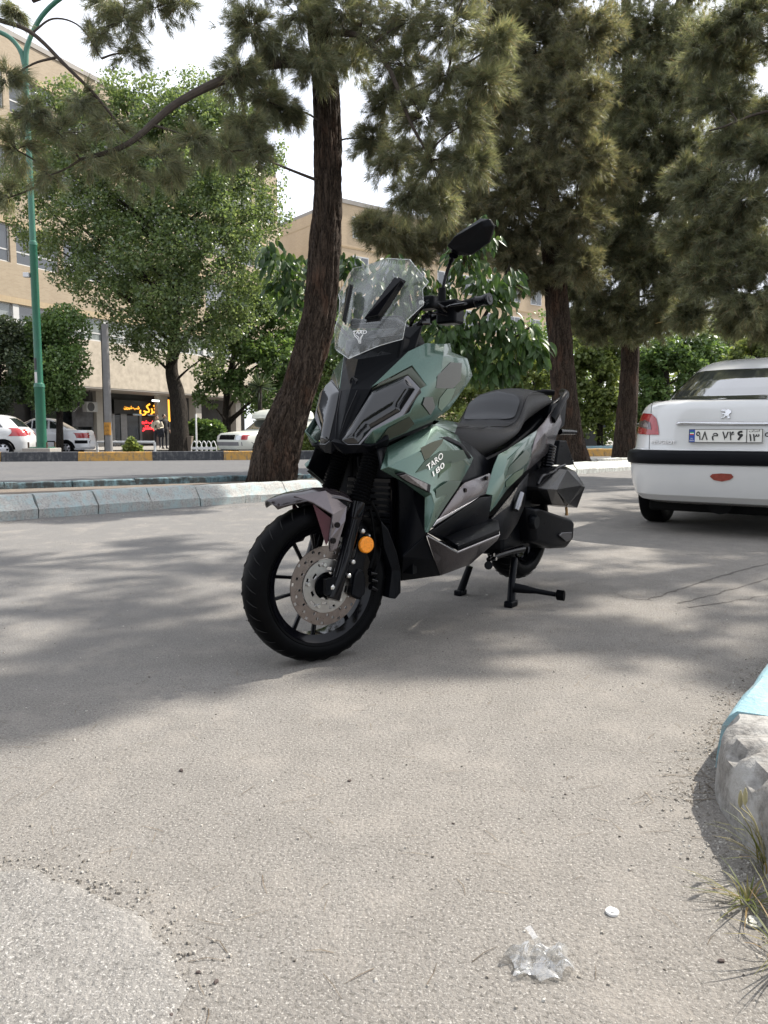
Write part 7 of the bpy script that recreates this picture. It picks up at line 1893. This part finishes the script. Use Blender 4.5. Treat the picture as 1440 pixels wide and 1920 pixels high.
# man in dark clothes, half behind the elm trunk
J2 = [(0, 0, .98), (0, 0, 1.18), (0, .01, 1.40), (0, 0, 1.50), (0, -.01, 1.56), (-.09, 0, .93), (-.10, 0, .52), (-.10, .02, .09), (.09, 0, .93), (.11, 0, .52), (.11, .02, .09),
      (-.19, 0, 1.43), (-.26, .02, 1.15), (-.25, -.10, .92), (.19, 0, 1.43), (.26, .02, 1.15), (.25, -.10, .92), (-.10, -.1, .05), (.11, -.1, .05)]
mpos = at_y(309, 846, 39.6)
def man(t):
    MB().lathe([(.165, .93), (.16, 1.05), (.165, 1.22), (.185, 1.40), (.12, 1.49), (.065, 1.52)], 18, 'z').xf(Matrix.Diagonal((1.1, .8, 1, 1))).build("shirt", M_CHAR, t, smooth=60, solid=.006)
    for a, b in ((J2[11], J2[12]), (J2[14], J2[15])): MB().tube(smooth_path([a, Vector(a).lerp(Vector(b), .55), b], 4), [.08] * 4 + [.065] * 5, 10).build("sleeve", M_CHAR, t, smooth=60)
    for a, b in ((J2[12], J2[13]), (J2[15], J2[16])): MB().tube([a, b], [.045, .034], 8).build("forearm", M_SKIN, t, smooth=60)
    hand(t, J2[13], (0, -.3, -1), (1, 0, 0)); hand(t, J2[16], (0, -.3, -1), (-1, 0, 0))
    head(t, (0, -.015, 1.665), (.8, -.6, 0))
    for x in (-.10, .11): MB().tube([(x, .06, .035), (x, -.05, .04), (x, -.16, .028)], [.04, .044, .03], 8, squash=(.7, 1)).build("shoe", M_UNDER, t, smooth=60)
person("man in dark clothes beside the elm trunk, behind the woman", (mpos[0], 39.6, .05), rad(40), J2, Ed, [r * 1.05 for r in Rd], M_NAVY, man)

# ================================================================== SMALL THINGS ON THE GROUND
# weed tufts at the broken kerb
M_GRASS = leaf_mat("weed_grass", [(.12, .15, .045), (.19, .20, .065), (.30, .26, .12)], .5, .5, .3, brown=(.42, .28, .14))
M_HEADS = mat("grass_seed_head", (.30, .27, .15), .9, 0, .2, 40)
def weed(label, px, py, n, hgt, spread, z=.005, heads=3, m=None):
    b = on_z(px, py, z); t = thing("weed_clump", label, "weed", tuple(b), 0, "weeds at the kerb")
    V = []; F = []
    for i in range(n):
        a = random.uniform(0, 2 * math.pi); r0 = spread * .25 * random.random(); d = Vector((math.cos(a), math.sin(a), 0)); s_ = Vector((-d.y, d.x, 0))
        h_ = hgt * random.uniform(.35, 1.0); ln = spread * random.uniform(.2, 1.1); w = random.uniform(.0007, .0018)
        p0 = d * r0; o0 = len(V)
        for k in range(5):
            t_ = k / 4; p = p0 + d * ln * t_ ** 1.6 + Vector((0, 0, h_ * (t_ - .35 * t_ ** 3)))
            ww = w * (1 - t_ ** 2) + .0002; V += [p - s_ * ww, p + s_ * ww]
        F += [(o0 + 2 * k, o0 + 2 * k + 1, o0 + 2 * k + 3, o0 + 2 * k + 2) for k in range(4)]
    o_ = obj("blades", V, F, M_GRASS, t, smooth=180); tag(o_, kind="stuff")
    for i in range(heads):
        a = random.uniform(2.0, 4.2); d = Vector((math.cos(a), math.sin(a), 0)); q = [Vector((0, 0, 0)), d * spread * .3 + Vector((0, 0, hgt * .6)), d * spread * .6 + Vector((0, 0, hgt * random.uniform(.7, .95)))]
        st_ = MB().tube(smooth_path(q, 4), .0011, 5).build("stalk", M_HEADS, t)
        e = q[2]; MB().tube([e, e + Vector((0, 0, .008)), e + Vector((0, 0, .022)), e + Vector((0, 0, .03))], [.0015, .0042, .0035, .001], 8).build("seed_head", M_HEADS, t, smooth=60)
weed("dry and green weed clump growing at the broken kerb end", 1440, 1630, 55, .13, .08, heads=2)
weed("low weed sprouting from the kerb foot below the taller clump", 1402, 1690, 40, .05, .09, heads=0)
weed("yellowing weed at the bottom right edge of the lane", 1475, 1800, 26, .11, .12, heads=0)
# crumpled clear wrapper
wb = on_z(1012, 1812); wr_ = thing("plastic_wrapper", "crumpled clear plastic wrapper lying on the asphalt", "litter", tuple(wb))
g = NT("clear_plastic_film"); tr = g.n("ShaderNodeBsdfTransparent"); tr.inputs[0].default_value = (.95, .95, .94, 1); gl_ = g.n("ShaderNodeBsdfGlossy"); gl_.inputs['Roughness'].default_value = .08
df = g.n("ShaderNodeBsdfDiffuse"); df.inputs[0].default_value = (.8, .8, .78, 1)
lw_ = g.n("ShaderNodeLayerWeight"); lw_.inputs[0].default_value = .45; m0 = g.n("ShaderNodeMixShader"); m0.inputs[0].default_value = .20; m1 = g.n("ShaderNodeMixShader")
g.l(tr.outputs[0], m0.inputs[1]); g.l(df.outputs[0], m0.inputs[2]); g.l(g.math('ADD', g.math('MULTIPLY', lw_.outputs['Facing'], .5), .12), m1.inputs[0]); g.l(m0.outputs[0], m1.inputs[1]); g.l(gl_.outputs[0], m1.inputs[2]); g.l(m1.outputs[0], g.o.inputs[0]); M_FILM = g.m
N2 = 40; V = []; F = []
for i in range(N2):
    for k in range(N2):
        u, v_ = (i / (N2 - 1) - .5), (k / (N2 - 1) - .5)
        q = Vector((u * 5 + 3, v_ * 5, 2.2)); rd = abs(mnoise.noise(q * .5)) * 1.3 + .45 * abs(mnoise.noise(q * 1.1)) + .10 * abs(mnoise.noise(q * 2.6))
        e = max(0, 1 - (abs(u) * 2) ** 3) * max(0, 1 - (abs(v_) * 2) ** 3)
        x = u * .085 + .012 * mnoise.noise(q * .9 + Vector((5, 0, 0))); y = v_ * .055 + .012 * mnoise.noise(q * .9 + Vector((0, 7, 0)))
        V.append((x, y, .002 + rd * .045 * (.35 + .65 * e)))
for i in range(N2 - 1):
    for k in range(N2 - 1): F.append((i * N2 + k, i * N2 + k + 1, (i + 1) * N2 + k + 1, (i + 1) * N2 + k))
obj("film", V, F, M_FILM, wr_, smooth=35)
tv = []
for i in range(12):
    t_ = i / 11; p = Vector((.004 - .022 * t_, .022 + .02 * t_, .012 + .022 * math.sin(t_ * 2.2))); tv += [p + Vector((-.004, -.002, 0)), p + Vector((.005, .002, .002 * math.sin(i)))]
obj("torn_tail", tv, [(2 * i, 2 * i + 1, 2 * i + 3, 2 * i + 2) for i in range(11)], M_FILM, wr_, smooth=60)
# flattened discs
def disc(label, px, py, r, m, seed):
    b = on_z(px, py); t = thing("bottle_cap_disc", label, "litter", tuple(b)); n = 40; V = []
    for rr, z in ((r * .985, .0005), (r, .003), (r * .96, .0042), (r * .80, .0036)):
        V += [(rr * math.cos(2 * math.pi * k / n) * (1 + .03 * mnoise.noise(Vector((k * .3, seed, 0)))), rr * math.sin(2 * math.pi * k / n), z + .001 * mnoise.noise(Vector((math.cos(k * .16), math.sin(k * .16), seed)))) for k in range(n)]
    V.append((0, 0, .0036)); F = [(j * n + k, j * n + (k + 1) % n, (j + 1) * n + (k + 1) % n, (j + 1) * n + k) for j in range(3) for k in range(n)] + [(3 * n + k, 3 * n + (k + 1) % n, 4 * n) for k in range(n)]
    obj("disc", V, F, m, t, smooth=50)
    obj("face_mark", [(r * .5 * math.cos(2 * math.pi * k / 24), r * .5 * math.sin(2 * math.pi * k / 24), .0052) for k in range(24)], [tuple(range(24))], m, t)
disc("small white plastic disc lying right of the wrapper", 1148, 1712, .0105, mat("white_plastic", (.75, .75, .73), .4, 0, .05, 60), 1.0)
disc("dull crushed tin disc in the shade by the weeds", 1411, 1732, .0145, mat("dull_tin", (.30, .30, .28), .5, .3, .4, 90, bump=.5, bscale=200), 4.0)

# loose grit and fallen pine needles (nobody could count them)
def ground_pts(n, y0, y1, bias=1.0):
    y = y0 + (y1 - y0) * RNG.random(n) ** bias; x = (RNG.random(n) * 1.15 - .58) * y; return np.stack([x, y, np.zeros(n)], 1)
P = np.concatenate([ground_pts(700, .85, 3.5, 1.4), ground_pts(400, 3.5, 8)])
a_ = RNG.random(900) * 2 * math.pi; rr_ = .385 + np.abs(RNG.normal(scale=.045, size=900))
P2 = np.stack([-.68 + rr_ * np.cos(a_), .86 + rr_ * np.sin(a_), np.full(900, .001)], 1)
# grit along the foot of the right kerb and the far kerb
t_ = RNG.random(900); P3 = np.stack([.66 + t_ * .72 - np.abs(RNG.normal(scale=.06, size=900)), 1.5 + t_ * 1.05, np.zeros(900)], 1)
t_ = RNG.random(1200); P4 = np.stack([-3.6 + t_ * 3.2 + np.abs(RNG.normal(scale=.12, size=1200)), 6.35 + t_ * 2.95 - np.abs(RNG.normal(scale=.12, size=1200)), np.zeros(1200)], 1)
t_ = RNG.random(500); P5 = np.stack([.62 + .04 * t_ - np.abs(RNG.normal(scale=.05, size=500)), .8 + .75 * t_, np.zeros(500)], 1)
P = np.concatenate([P, P2, P3, P4, P5]); n = len(P)
s = .0011 + .0016 * RNG.random(n) ** 2 + .0022 * (RNG.random(n) > .994)
cube = np.array([(-1, -1, 0), (1, -1, 0), (1, 1, 0), (-1, 1, 0), (-.6, -.7, 1.1), (.7, -.6, 1.3), (.6, .7, 1.0), (-.7, .5, 1.2)], float)
ang = RNG.random(n) * 6.28; ca, sa = np.cos(ang), np.sin(ang)
C = cube[None] * s[:, None, None] * (.7 + .6 * RNG.random((n, 8, 1)))
X = C[:, :, 0] * ca[:, None] - C[:, :, 1] * sa[:, None]; Y = C[:, :, 0] * sa[:, None] + C[:, :, 1] * ca[:, None]
Vv = np.stack([X, Y, C[:, :, 2]], 2) + P[:, None, :]
quads = [(0, 1, 5, 4), (1, 2, 6, 5), (2, 3, 7, 6), (3, 0, 4, 7), (4, 5, 6, 7)]
Vq = np.stack([Vv[:, q, :] for q in quads], 1).reshape(-1, 3)
g = NT("grit"); ge = g.n("ShaderNodeNewGeometry")
wn = g.n("ShaderNodeTexWhiteNoise"); 
g.l(g.ramp(g.noise(55, 2, .5, g.coord()), [(.3, (.07, .06, .05)), (.5, (.26, .24, .21)), (.68, (.5, .48, .44))]), g.b.inputs['Base Color']); g.b.inputs['Roughness'].default_value = .95
o_ = np_mesh("grit", Vq, 4, g.m); tag(o_, "loose grit and small stones scattered over the asphalt", "grit", kind="stuff")
P = np.concatenate([ground_pts(260, .9, 3.2, 1.0), ground_pts(900, 3.0, 7.5, 1.0), P3[:260], np.stack([.5 + 2.2 * RNG.random(1200), 2.2 + 3.6 * RNG.random(1200), np.zeros(1200)], 1), P4[:600]])
n = len(P); ang = RNG.random(n) * 6.28; L = .010 + .022 * RNG.random(n); w = .0004 + .0003 * RNG.random(n)
d = np.stack([np.cos(ang), np.sin(ang), np.zeros(n)], 1); sd_ = np.stack([-d[:, 1], d[:, 0], np.zeros(n)], 1); up = np.array([0, 0, 1.0])
bend = sd_ * (RNG.normal(scale=.10, size=n) * L)[:, None]
A = P - d * L[:, None]; Bm = P + bend + up * .0018; Cc = P + d * L[:, None]; W_ = sd_ * w[:, None]; z_ = up * .0012
V = np.stack([A - W_ + z_, Bm - W_ + z_, Bm + W_ + z_, A + W_ + z_, Bm - W_ + z_, Cc - W_ * .5 + z_, Cc + W_ * .5 + z_, Bm + W_ + z_], 1).reshape(-1, 3)
o_ = np_mesh("pine_needle_litter", V, 4, leaf_mat("dry_needles", [(.10, .075, .05), (.17, .13, .095), (.28, .23, .17)], .1, .7, .2)); tag(o_, "fallen dry pine needles scattered over the asphalt", "needles", kind="stuff")
# dark fallen bits: small cones and bark flakes, each its own
flm = []
for q in range(3):
    bm = bmesh.new(); bmesh.ops.create_icosphere(bm, subdivisions=2, radius=1.0)
    for v_ in bm.verts: v_.co *= 1 + .35 * mnoise.noise(v_.co * 1.7 + Vector((q * 5, 0, 0))); v_.co.z *= .45
    me = bpy.data.meshes.new("flake"); bm.to_mesh(me); bm.free(); me.materials.append(mat("bark_flake", (.06, .045, .04), .9, 0, .3, 30)); flm.append(me)
FP = [(372, 1824, .006, "left of the two dark flakes by the concrete patch"), (405, 1842, .007, "larger dark flake right of the concrete patch"), (280, 1270, .006, "dark flake in the scooter shadow"), (655, 1465, .008, "dark flake in the middle of the sunny lane"), (340, 1446, .010, "flat dark flake at the left of the sunny lane"),
      (1352, 1803, .008, "small stone chip in the shade by the disc"), (1060, 1490, .005, "lone speck near the kerb side of the lane"), (850, 1545, .005, "speck below the scooter in the sun"), (880, 1410, .004, "tiny dark speck under the front wheel's right"), (320, 1905, .007, "pale chip at the bottom edge by the patch")]
for i, (px, py, r, lab) in enumerate(FP):
    b = on_z(px, py); o_ = bpy.data.objects.new("bark_flake", flm[i % 3]); COL.objects.link(o_); o_.location = (b[0], b[1], r * .2); o_.scale = (r * .65, r * .45, r * .65); o_.rotation_euler = (0, 0, i * 1.3)
    tag(o_, lab, "debris", "dark bits on the asphalt")
